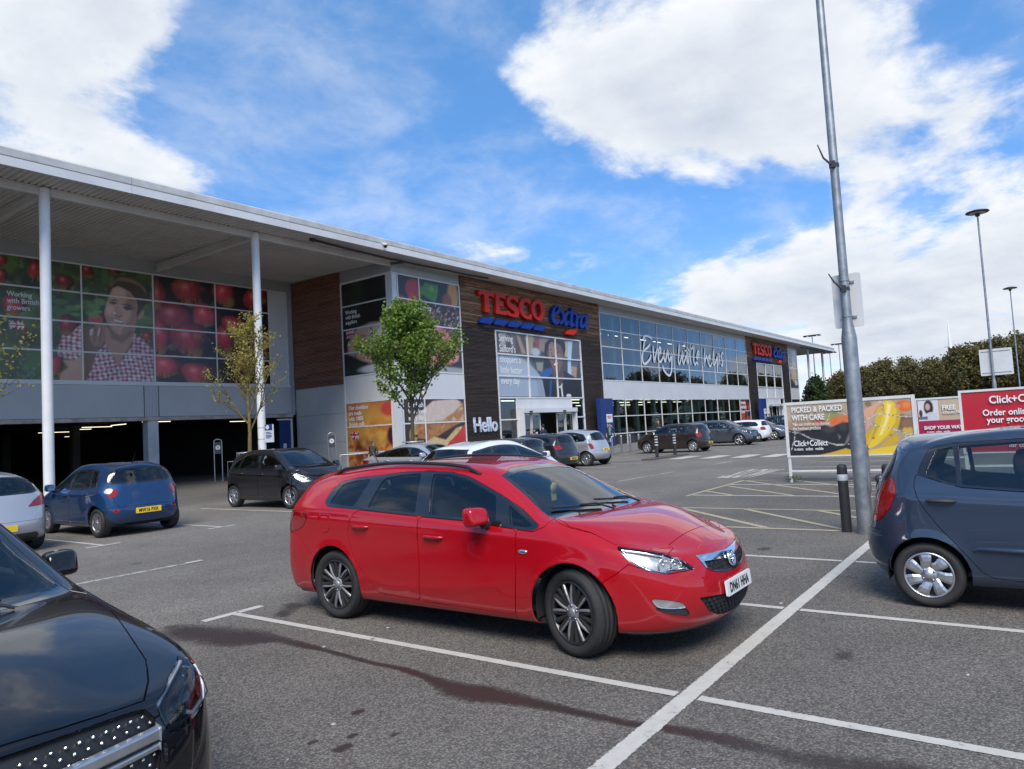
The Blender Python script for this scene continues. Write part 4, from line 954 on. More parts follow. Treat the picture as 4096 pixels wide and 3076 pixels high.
    for q in ('winmat', 'rwmat', 'hlmat', 'spokemat', 'rimmat', 'blackmirror', 'blackhandle', 'trimmat', 'msz', 'nudge', 'yk', 'zl', 'fuel_side', 'crown', 'flare', 'dy', 'winset', 'rq', 'fq', 'bezel', 'bulbmat'):
        if q in k: p[q] = k[q]
    if g('dlo2'): p['dlo'] = g('dlo2')
    if g('wins2'): p['wins'] = g('wins2')
    if g('doors2'): p['doors'] = g('doors2')
    return p
UP, DN = pi / 2, -pi / 2
CS = .965
ELH = [[(56.29, 8.57), (55.86, 8.74), (55.22, 8.81), (54.71, 8.68), (54.52, 8.47)],
       [(54.9, 8.61), (54.67, 8.12), (54.44, 7.68)],
       [(55.81, 8.16), (55.32, 7.87), (54.62, 7.58), (54.29, 7.45)],
       [(54.33, 7.46), (54.17, 6.95), (54.23, 6.56), (54.53, 6.43), (55.12, 6.63), (55.67, 6.98), (55.86, 7.28)],
       [(56.38, 8.08), (56.33, 7.49), (56.37, 6.68), (56.7, 7.14), (57.16, 7.9)],
       [(57.38, 7.4), (57.75, 7.56), (57.84, 7.87), (57.69, 8.01), (57.43, 7.7), (57.25, 7.17), (57.29, 6.83), (57.57, 6.73), (57.95, 6.94), (58.37, 7.33)],
       [(58.58, 7.8), (58.41, 7.3), (58.54, 6.77), (58.88, 7.17), (59.28, 7.83), (59.34, 7.27), (59.5, 6.85), (59.89, 7.29), (60.12, 7.53), (59.99, 6.76), (59.76, 5.98), (59.29, 5.59), (58.64, 5.76), (58.16, 6.08), (58.05, 6.45)],
       [(61.95, 8.57), (61.64, 7.61), (61.48, 6.97), (61.62, 6.67), (62.03, 7.08), (62.61, 7.86), (62.47, 7.1), (62.6, 6.74), (63.15, 7.33), (63.52, 7.7)],
       [(63, 8.66), (63.08, 8.46)],
       [(63.79, 8.36), (63.54, 7.54), (63.45, 6.78), (63.84, 7.24)],
       [(64.56, 8.65), (64.24, 7.74), (64.36, 6.73)],
       [(63.02, 7.96), (64, 8.11), (64.85, 8.3), (65.37, 8.58), (65.12, 7.78), (65.05, 7.13), (65.35, 6.77), (65.91, 7.25), (66.37, 7.68)],
       [(65.99, 7.66), (66.45, 7.81), (66.46, 8.14), (66.23, 8.09), (65.94, 7.66), (65.85, 7.16), (66.08, 6.72)],
       [(68.19, 8.58), (67.84, 7.67), (67.56, 6.77), (68.01, 7.38), (68.42, 7.78), (68.57, 7.36), (68.71, 6.94)],
       [(68.8, 7.41), (69.3, 7.61), (69.3, 7.91), (68.98, 7.72), (68.76, 7.2), (69.13, 6.74), (69.79, 7.16)],
       [(70.57, 8.71), (70.2, 7.78), (70.08, 7.17), (70.32, 6.92), (70.89, 7.37), (71.58, 8.11), (71.21, 7.21), (71.02, 6.16)],
       [(71.54, 7.93), (71.88, 8.12), (71.91, 7.68), (71.52, 6.96)],
       [(73.12, 8.14), (72.92, 8.36), (72.46, 7.98), (72.63, 7.58), (72.74, 7.23), (72.55, 6.91), (72.22, 7.12)]]
SIGN = {'T': [(32.7, 9.89), (34.13, 9.87), (34.11, 9.58), (33.94, 9.66), (33.59, 9.69), (33.56, 8.88), (33.64, 8.66), (33.16, 8.66), (33.22, 8.88), (33.18, 9.7), (32.94, 9.69), (32.7, 9.58)],
        'E': [(34.26, 9.88), (35.25, 9.88), (35.25, 9.6), (35.09, 9.68), (34.64, 9.7), (34.63, 9.36), (35.03, 9.38), (35.03, 9.15), (34.64, 9.16), (34.65, 8.87), (35.01, 8.85), (35.37, 8.95), (35.33, 8.66), (34.23, 8.66), (34.3, 8.92), (34.3, 9.71)],
        'S': [(36.58, 9.89), (36.52, 9.57), (36.32, 9.68), (35.97, 9.73), (35.76, 9.65), (35.77, 9.49), (36.05, 9.35), (36.46, 9.25), (36.64, 9.05), (36.57, 8.79), (36.34, 8.63), (35.98, 8.61), (35.66, 8.65), (35.43, 8.7), (35.47, 8.95), (35.76, 8.8), (36.12, 8.78), (36.18, 8.93), (35.93, 9.05), (35.57, 9.21), (35.41, 9.42), (35.47, 9.71), (35.69, 9.89), (36.05, 9.95)],
        'C': [(37.96, 9.91), (37.92, 9.58), (37.74, 9.69), (37.49, 9.72), (37.23, 9.62), (37.11, 9.35), (37.17, 9.03), (37.4, 8.83), (37.72, 8.84), (37.98, 9), (37.98, 8.67), (37.69, 8.61), (37.29, 8.64), (36.91, 8.82), (36.7, 9.16), (36.72, 9.49), (36.91, 9.78), (37.26, 9.91), (37.64, 9.93)],
        'O': [(38.83, 9.97), (39.25, 9.91), (39.52, 9.64), (39.55, 9.3), (39.38, 8.91), (39.05, 8.66), (38.66, 8.65), (38.26, 8.84), (38.04, 9.19), (38.07, 9.56), (38.29, 9.82)],
        'o': [(38.77, 9.76), (39.03, 9.7), (39.13, 9.45), (39.1, 9.1), (38.84, 8.84), (38.52, 8.92), (38.4, 9.26), (38.46, 9.58)],
        'd1': [(33.03, 8.32), (34, 8.34), (33.86, 8.16), (33.65, 7.98), (32.66, 7.98), (32.84, 8.17)],
        'd2': [(34.4, 8.33), (35.4, 8.33), (35.26, 8.16), (34.99, 7.98), (34.05, 7.99), (34.19, 8.17)],
        'd3': [(35.86, 8.32), (36.78, 8.34), (36.63, 8.15), (36.4, 7.99), (35.42, 7.98), (35.61, 8.17)],
        'd4': [(37.26, 8.33), (38.2, 8.34), (38.02, 8.14), (37.78, 7.98), (36.81, 7.98), (36.99, 8.16)],
        'd5': [(38.62, 8.32), (39.58, 8.33), (39.43, 8.16), (39.18, 7.98), (38.2, 7.99), (38.38, 8.17)],
        'e': [(41.41, 8.9), (41.17, 8.64), (40.81, 8.57), (40.48, 8.7), (40.35, 9.03), (40.53, 9.47), (40.88, 9.82), (41.32, 9.93), (41.59, 9.79), (41.52, 9.49), (41.1, 9.26), (40.71, 9.16), (40.74, 8.92), (40.98, 8.81), (41.19, 8.86)],
        'ei': [(40.76, 9.38), (41.05, 9.45), (41.29, 9.66), (41.19, 9.79), (40.94, 9.71)],
        'x': [(41.59, 9.5), (41.92, 9.59), (42.04, 9.35), (42.44, 9.62), (42.64, 9.56), (42.6, 9.44), (42.16, 9.12), (42.24, 8.89), (42.56, 8.92), (42.32, 8.62), (42.02, 8.58), (41.92, 8.9), (41.63, 8.61), (41.45, 8.63), (41.45, 8.75), (41.83, 9.05), (41.72, 9.36)],
        't': [(42.99, 9.9), (43.28, 9.89), (43.22, 9.62), (43.55, 9.61), (43.47, 9.46), (43.17, 9.45), (43.05, 8.8), (43.28, 8.84), (43.14, 8.61), (42.83, 8.56), (42.69, 8.69), (42.83, 9.46), (42.68, 9.49), (42.77, 9.64), (42.92, 9.63)],
        'r': [(43.54, 9.53), (43.83, 9.58), (43.8, 9.35), (44.14, 9.55), (44.33, 9.52), (44.19, 9.31), (43.82, 9.15), (43.68, 8.62), (43.4, 8.59), (43.55, 9.17)],
        'a': [(45.18, 9.67), (45.04, 8.89), (45.16, 8.86), (45.05, 8.62), (44.76, 8.57), (44.71, 8.78), (44.41, 8.56), (44.1, 8.61), (44.02, 8.89), (44.18, 9.27), (44.53, 9.54), (44.89, 9.58)],
        'ai': [(44.83, 9.41), (44.79, 9.08), (44.48, 8.8), (44.33, 8.87), (44.4, 9.16), (44.58, 9.36)],
        'dash': [(42.57, 8.34), (43.55, 8.36), (43.39, 8.17), (43.11, 8), (42.12, 7.99), (42.31, 8.17)]}
MAN_FACE = [(15.57, 8.69), (15.67, 9.3), (16.13, 9.72), (16.78, 9.78), (17.27, 9.36), (17.46, 8.76), (17.34, 8.13), (17.09, 7.76), (16.79, 7.4), (16.32, 7.06), (15.88, 7.13), (15.63, 7.57), (15.53, 8.09)]
MAN_HAIR = [(15.63, 8.96), (15.71, 9.5), (16, 9.84), (16.39, 9.99), (16.98, 9.97), (17.45, 9.66), (17.56, 9.19), (17.49, 8.63), (17.28, 8.4), (17.12, 8.72), (16.96, 8.98), (16.43, 9.12), (15.99, 9.2), (15.76, 9.04)]
MAN_NECK = [(15.69, 7.38), (16.92, 7.61), (16.84, 6.86), (16.43, 6.3), (16.1, 5.82), (15.79, 6.27), (15.52, 6.65)]
MAN_SHIRT = [(14.79, 5.19), (15.18, 6.24), (15.52, 6.71), (15.86, 6.21), (16.08, 5.69), (16.36, 6.1), (16.87, 6.93), (17.44, 6.77), (17.77, 6.44), (17.81, 5.27), (17.79, 4.66), (14.6, 4.62)]
MAN_SLEEVE = [(13.72, 6.85), (14.07, 7.25), (14.51, 7.48), (14.58, 6.59), (14.54, 5.95), (13.98, 5.8), (13.48, 5.9)]
MAN_ARM = [(13.6, 5.15), (14.15, 5.68), (14.57, 6.2), (14.89, 7.25), (15.26, 7.54), (15.54, 7.5), (15.43, 6.77), (15.18, 6.43), (14.86, 5.83), (14.38, 5.17), (13.45, 4.6)]
MAN_COLLARL = [(15.18, 6.27), (15.52, 6.71), (15.86, 6.21), (15.73, 6.27)]
MAN_COLLARR = [(16.47, 6.3), (16.87, 6.97), (17.16, 6.48), (17.29, 6.28), (16.89, 6.33)]
APPLES_TREE = [(11.47, 9.24, 0.20, 0.36), (11.48, 9.90, 0.20, 0.24), (12.71, 9.66, 0.25, 0.46), (13.87, 9.29, 0.36, 0.38), (14.83, 9.94, 0.29, 0.34), (14.01, 7.37, 0.44, 0.46), (13.36, 5.59, 0.44, 0.48), (11.89, 8.04, 0.44, 0.42), (12.27, 7.02, 0.11, 0.12), (15.27, 7.77, 0.31, 0.25), (17.48, 7.11, 0.24, 0.27), (16.01, 10.07, 0.26, 0.13)]
APPLES_CRATE = [(19.67, 9.58, 0.85, 0.76), (18.09, 9.04, 0.43, 0.98), (21.64, 9.67, 0.65, 0.68), (18.88, 8.20, 1.12, 0.71), (20.51, 8.43, 0.76, 0.63), (18.14, 7.16, 0.50, 0.91), (19.63, 7.12, 0.96, 0.90), (21.63, 7.33, 0.58, 0.83), (18.38, 5.71, 0.72, 0.56), (19.99, 5.40, 0.85, 0.58), (23.42, 9.56, 0.63, 0.71), (23.76, 7.08, 0.64, 0.86), (22.16, 8.05, 0.77, 0.53), (22.76, 6.17, 0.70, 0.61), (23.97, 10.02, 0.37, 0.56)]
L_MAN = [([(13.74, 5.81), (14.15, 5.83), (14.44, 6.10), (14.53, 6.21), (14.76, 6.23), (14.62, 4.86), (13.57, 4.84), (13.65, 5.23), (13.96, 5.51)], (0.56, 0.34, 0.24), 0.08, 1),
    ([(14.62, 7.30), (14.94, 7.50), (15.10, 7.11), (15.48, 7.02), (15.49, 6.56), (15.30, 6.31), (15.13, 6.07), (14.90, 5.43), (14.70, 4.86), (14.58, 4.86)], (0.2, 0.11, 0.075), 0.1, 1),
    ((15.14, 7.75, 0.32, 0.26), (0.5, 0.08, 0.07), 0.2, 1),
    ((15.06, 7.92, 0.22, 0.13), (0.2, 0.32, 0.08), 0.4, 0.9),
    ([(14.88, 7.21), (15.05, 7.34), (15.13, 7.52), (15.32, 7.56), (15.54, 7.55), (15.50, 6.79), (15.30, 6.49), (15.03, 6.53), (14.87, 6.81)], (0.36, 0.2, 0.14), 0.06, 1),
    ([(14.88, 7.24), (15.02, 7.33), (14.96, 6.98), (14.87, 7.03)], (0.7, 0.62, 0.58), 0.05, 0.9),
    ([(15.27, 7.33), (15.34, 7.36), (15.25, 7.00), (15.20, 7.03)], (0.75, 0.66, 0.6), 0.04, 0.9),
    ([(15.13, 7.46), (15.18, 7.46), (15.09, 6.76), (15.03, 6.76)], (0.14, 0.07, 0.05), 0.05, 0.8),
    ([(15.38, 7.42), (15.43, 7.43), (15.33, 6.72), (15.28, 6.72)], (0.14, 0.07, 0.05), 0.05, 0.8),
    ([(15.54, 7.55), (15.82, 7.28), (16.21, 7.10), (16.74, 7.47), (16.98, 7.85), (16.85, 7.12), (16.66, 6.63), (16.42, 6.25), (16.09, 5.65), (15.79, 6.22), (15.52, 6.67)], (0.44, 0.25, 0.17), 0.06, 1),
    ([(15.71, 7.39), (16.21, 7.07), (16.74, 7.44), (16.85, 7.24), (16.29, 6.72), (15.81, 6.93)], (0.22, 0.12, 0.08), 0.12, 0.85),
    ([(15.74, 8.86), (15.92, 9.30), (16.20, 9.43), (16.72, 9.22), (17.01, 8.83), (17.05, 8.35), (16.98, 7.91), (16.80, 7.54), (16.50, 7.21), (16.21, 7.10), (15.93, 7.23), (15.71, 7.51), (15.55, 7.90), (15.53, 8.14), (15.61, 8.50)], (0.6, 0.36, 0.26), 0.05, 1),
    ([(16.49, 9.28), (17.01, 8.83), (17.05, 8.10), (16.92, 7.67), (16.56, 7.19), (16.21, 7.10), (16.39, 7.56), (16.69, 7.95), (16.76, 8.38), (16.47, 8.47), (16.54, 8.90)], (0.3, 0.16, 0.105), 0.16, 0.75),
    ([(15.55, 8.02), (15.72, 7.98), (15.83, 7.81), (15.88, 7.46), (16.21, 7.31), (15.98, 7.17), (15.71, 7.45)], (0.34, 0.19, 0.13), 0.14, 0.6),
    ([(17.05, 8.16), (17.20, 8.39), (17.37, 8.44), (17.34, 8.13), (17.16, 7.92), (17.04, 7.92)], (0.46, 0.26, 0.18), 0.05, 1),
    ((15.78, 8.28, 0.15, 0.18), (0.76, 0.52, 0.4), 0.7, 0.7),
    ((16.26, 9.16, 0.29, 0.16), (0.72, 0.48, 0.36), 0.7, 0.6),
    ([(16.13, 8.61), (15.95, 8.16), (16.00, 8.03), (16.29, 8.00), (16.38, 8.16), (16.23, 8.26)], (0.5, 0.29, 0.2), 0.06, 0.8),
    ((15.98, 8.13, 0.06, 0.05), (0.85, 0.66, 0.56), 0.6, 0.9),
    ([(15.93, 8.03), (16.34, 8.01), (16.23, 7.91), (16.00, 7.94)], (0.2, 0.1, 0.07), 0.06, 0.8),
    ([(15.69, 8.59), (15.90, 8.67), (16.14, 8.60), (15.96, 8.50)], (0.07, 0.04, 0.03), 0.04, 0.95),
    ([(16.34, 8.44), (16.59, 8.52), (16.89, 8.39), (16.52, 8.29)], (0.06, 0.035, 0.03), 0.04, 0.95),
    ([(15.68, 8.68), (16.02, 8.78), (16.18, 8.68), (16.02, 8.69)], (0.1, 0.06, 0.04), 0.05, 0.9),
    ([(16.24, 8.55), (16.59, 8.65), (17.01, 8.43), (16.70, 8.49)], (0.08, 0.05, 0.035), 0.05, 0.9),
    ([(15.80, 7.91), (16.11, 7.85), (16.44, 7.76), (16.31, 7.63), (16.05, 7.65), (15.88, 7.76)], (0.26, 0.09, 0.075), 0.05, 0.95),
    ([(15.86, 7.85), (16.11, 7.79), (16.40, 7.74), (16.25, 7.69), (16.02, 7.72)], (0.86, 0.82, 0.78), 0.03, 1),
    ([(15.82, 7.57), (16.10, 7.51), (16.39, 7.56), (16.16, 7.42)], (0.3, 0.17, 0.12), 0.08, 0.6),
    ([(15.66, 8.94), (15.68, 9.27), (15.81, 9.52), (16.04, 9.79), (16.39, 9.93), (16.80, 9.93), (17.21, 9.77), (17.47, 9.50), (17.54, 9.13), (17.49, 8.76), (17.33, 8.47), (17.17, 8.27), (17.03, 8.04), (16.99, 8.22), (17.06, 8.53), (17.01, 8.83), (16.83, 9.05), (16.72, 9.19), (16.43, 9.33), (16.15, 9.42), (15.92, 9.30), (15.80, 9.08), (15.74, 8.83)], (0.075, 0.048, 0.032), 0.05, 1),
    ([(15.92, 9.60), (16.27, 9.85), (16.74, 9.86), (17.09, 9.75), (17.44, 9.43), (17.50, 9.19), (17.20, 9.52), (16.79, 9.65), (16.32, 9.68)], (0.3, 0.21, 0.12), 0.1, 0.8),
    ([(15.75, 9.40), (15.92, 9.63), (16.04, 9.55), (15.86, 9.32)], (0.24, 0.16, 0.09), 0.06, 0.7)]
L_SHIRT = [([(14.65, 4.86), (14.90, 5.43), (15.07, 5.96), (15.19, 6.31), (15.38, 6.43), (15.52, 6.67), (15.79, 6.22), (16.06, 5.65), (16.42, 6.14), (16.72, 6.63), (16.82, 7.27), (17.26, 6.97), (17.76, 6.45), (17.78, 4.92), (17.77, 4.61), (14.57, 4.57)], (0, 0, 0), 0.04, 1),
    ([(13.71, 6.92), (14.04, 6.92), (14.46, 7.46), (14.54, 7.30), (14.53, 6.21), (14.41, 5.95), (14.12, 5.83), (13.49, 6.02), (13.60, 6.44)], (0, 0, 0), 0.04, 1)]
L_LEAVES = [((14.76, 9.04, 0.16, 0.13), (0.11, 0.2, 0.056), 0.5, 0.85),
    ((15.07, 8.32, 0.27, 0.15), (0.165, 0.3, 0.084), 0.5, 0.85),
    ((14.80, 8.47, 0.22, 0.12), (0.121, 0.22, 0.0616), 0.5, 0.85),
    ((15.34, 8.58, 0.25, 0.15), (0.187, 0.34, 0.0952), 0.5, 0.85),
    ((14.95, 8.02, 0.24, 0.13), (0.143, 0.26, 0.0728), 0.5, 0.85),
    ((14.69, 8.23, 0.19, 0.12), (0.099, 0.18, 0.0504), 0.5, 0.85),
    ((13.85, 7.97, 0.31, 0.11), (0.11, 0.2, 0.056), 0.5, 0.85),
    ((14.16, 8.17, 0.29, 0.12), (0.143, 0.26, 0.0728), 0.5, 0.85),
    ((13.55, 8.05, 0.25, 0.16), (0.088, 0.16, 0.0448), 0.5, 0.85),
    ((14.31, 7.90, 0.21, 0.09), (0.165, 0.3, 0.084), 0.5, 0.85),
    ((14.73, 7.37, 0.14, 0.23), (0.077, 0.14, 0.0392), 0.5, 0.85),
    ((17.04, 7.86, 0.27, 0.13), (0.121, 0.22, 0.0616), 0.5, 0.85),
    ((17.41, 8.01, 0.31, 0.12), (0.154, 0.28, 0.0784), 0.5, 0.85),
    ((17.58, 7.85, 0.25, 0.14), (0.11, 0.2, 0.056), 0.5, 0.85),
    ((17.16, 7.63, 0.24, 0.11), (0.099, 0.18, 0.0504), 0.5, 0.85),
    ((15.59, 9.85, 0.17, 0.36), (0.088, 0.16, 0.0448), 0.5, 0.85),
    ((17.34, 10.03, 0.24, 0.15), (0.0825, 0.15, 0.042), 0.5, 0.85),
    ((13.93, 9.73, 0.31, 0.14), (0.0715, 0.13, 0.0364), 0.5, 0.85),
    ((14.34, 9.53, 0.21, 0.11), (0.088, 0.16, 0.0448), 0.5, 0.85),
    ((13.58, 9.85, 0.25, 0.14), (0.0715, 0.13, 0.0364), 0.5, 0.85),
    ((14.07, 8.73, 0.31, 0.15), (0.0825, 0.15, 0.042), 0.5, 0.85),
    ((13.66, 8.40, 0.31, 0.13), (0.099, 0.18, 0.0504), 0.5, 0.85),
    ((14.43, 8.26, 0.18, 0.09), (0.187, 0.34, 0.0952), 0.5, 0.85),
    ((15.23, 8.11, 0.19, 0.08), (0.198, 0.36, 0.1008), 0.5, 0.85)]
L_BANANA = [((3.93, 1.54, 0.20, 0.15), (0.22, 0.24, 0.07), 0.9, 0.8),
    ((4.77, 1.34, 0.38, 0.15), (0.3, 0.14, 0.07), 0.9, 0.6),
    ((4.27, 1.42, 0.16, 0.07), (0.45, 0.09, 0.05), 0.7, 0.9),
    ((3.91, 1.40, 0.14, 0.13), (0.62, 0.13, 0.04), 0.5, 1),
    ((3.73, 1.43, 0.16, 0.14), (0.6, 0.16, 0.05), 0.5, 1),
    ((4.07, 1.51, 0.09, 0.07), (0.28, 0.28, 0.06), 0.8, 0.8),
    ([(5.00, 1.27), (4.78, 1.21), (4.54, 1.25), (4.18, 1.33), (4.02, 1.28), (3.88, 1.34), (3.76, 1.38), (3.61, 1.37), (3.35, 1.27), (3.39, 0.79), (3.66, 0.75), (3.74, 0.78), (4.07, 0.69), (4.35, 0.64), (5.02, 0.62)], (0.018, 0.017, 0.019), 0.02, 1),
    ((4.07, 1.23, 0.14, 0.07), (0.05, 0.05, 0.055), 0.8, 0.8),
    ((3.77, 1.29, 0.09, 0.10), (0.045, 0.045, 0.05), 0.8, 0.8),
    ([(3.90, 1.12), (3.83, 1.05), (3.87, 0.99)], (0.2, 0.2, 0.2), 0.03, 0.7),
    ([(3.78, 0.85), (3.65, 1.14), (3.64, 0.99), (3.71, 0.88)], (0.25, 0.25, 0.25), 0.03, 0.5),
    ([(2.57, 1.51), (2.33, 1.44), (2.34, 1.10), (2.64, 1.16)], (0.17, 0.1, 0.065), 0.05, 1),
    ((2.49, 1.68, 0.19, 0.13), (0.62, 0.13, 0.03), 0.25, 1),
    ((2.43, 1.70, 0.08, 0.07), (0.75, 0.25, 0.06), 0.8, 0.8),
    ([(4.47, 0.60), (4.07, 0.69), (3.74, 0.78), (3.62, 0.69), (3.63, 0.58)], (0.56, 0.35, 0.02), 0.015, 1),
    ([(3.31, 0.65), (3.26, 0.72), (3.00, 0.78), (2.68, 0.82), (2.53, 0.90), (2.37, 0.99), (2.38, 0.83), (2.60, 0.61), (3.32, 0.58)], (0.72, 0.5, 0.03), 0.02, 1),
    ([(3.04, 0.80), (2.77, 1.01), (2.67, 1.08), (2.63, 0.93), (2.77, 0.83)], (0.56, 0.35, 0.02), 0.02, 1),
    ((2.45, 1.13, 0.10, 0.11), (0.55, 0.38, 0.06), 0.3, 1),
    ((2.45, 1.29, 0.11, 0.10), (0.24, 0.13, 0.07), 0.4, 1),
    ([(3.32, 1.08), (3.18, 1.19), (3.08, 1.29), (3.14, 1.09), (3.25, 0.93), (3.33, 0.85)], (0.56, 0.35, 0.02), 0.015, 1),
    ([(3.04, 1.63), (2.92, 1.72), (2.93, 1.48), (3.01, 1.25), (3.11, 1.04), (3.23, 0.88), (3.32, 0.81), (3.24, 1.03), (3.11, 1.26), (3.07, 1.44)], (0.62, 0.41, 0.03), 0.012, 1),
    ([(2.88, 1.82), (2.74, 1.82), (2.63, 1.72), (2.57, 1.56), (2.58, 1.39), (2.63, 1.23), (2.77, 1.05), (2.99, 0.90), (3.17, 0.79), (3.28, 0.74), (3.30, 0.77), (3.21, 0.91), (3.09, 1.07), (3.01, 1.25), (2.93, 1.48), (2.91, 1.72)], (0.72, 0.5, 0.03), 0.012, 1),
    ([(2.63, 1.72), (2.57, 1.56), (2.58, 1.39), (2.63, 1.23), (2.77, 1.05), (2.99, 0.90), (3.06, 0.87), (2.85, 1.06), (2.68, 1.33), (2.64, 1.54)], (0.5, 0.32, 0.02), 0.03, 0.8),
    ([(2.81, 1.77), (2.73, 1.72), (2.82, 1.38), (2.97, 1.06), (3.02, 1.05), (2.87, 1.41)], (0.9, 0.78, 0.34), 0.04, 0.75),
    ([(3.06, 1.35), (3.03, 1.25), (3.15, 1.02), (3.20, 0.98)], (0.4, 0.26, 0.02), 0.02, 0.7),
    ([(3.34, 1.60), (3.26, 1.67), (3.14, 1.71), (3.03, 1.80), (2.90, 1.83), (2.92, 1.76), (3.01, 1.70), (3.08, 1.59), (3.17, 1.38), (3.25, 1.19), (3.32, 1.12), (3.36, 1.27)], (0.62, 0.33, 0.22), 0.015, 1),
    ([(3.33, 1.51), (3.27, 1.45), (3.27, 1.19), (3.32, 1.12), (3.36, 1.27)], (0.42, 0.2, 0.12), 0.04, 0.7),
    ((2.95, 1.81, 0.04, 0.02), (0.75, 0.5, 0.42), 0.5, 0.9),
    ((2.61, 1.68, 0.06, 0.04), (0.55, 0.27, 0.18), 0.3, 1),
    ((2.57, 1.56, 0.02, 0.04), (0.5, 0.24, 0.16), 0.3, 1),
    ((3.20, 1.77, 0.07, 0.06), (0.22, 0.15, 0.05), 0.3, 1),
    ((3.15, 0.99, 0.03, 0.02), (0.15, 0.08, 0.03), 0.5, 1),
    ((3.28, 0.76, 0.02, 0.02), (0.1, 0.06, 0.03), 0.4, 1),
    ((2.79, 1.04, 0.03, 0.02), (0.25, 0.14, 0.03), 0.5, 0.9)]
L_CRACKS = [[(2.86, 1.90), (2.90, 1.72), (2.90, 1.53)],
    [(2.90, 1.53), (2.73, 1.48), (2.34, 1.43)],
    [(3.33, 1.39), (3.11, 1.29), (2.76, 1.19), (2.46, 1.07), (2.36, 1.02)],
    [(3.32, 1.37), (3.03, 1.54), (2.90, 1.53)],
    [(3.86, 1.62), (3.66, 1.55)],
    [(4.82, 1.47), (4.87, 1.04), (4.96, 0.79)],
    [(4.98, 1.22), (4.74, 1.17), (4.49, 1.03), (4.26, 0.97), (3.92, 0.86), (3.67, 0.87)],
    [(2.46, 1.07), (2.55, 0.91)],
    [(4.02, 1.89), (4.03, 1.62), (4.10, 1.43)],
    [(4.45, 1.88), (4.48, 1.75)]]
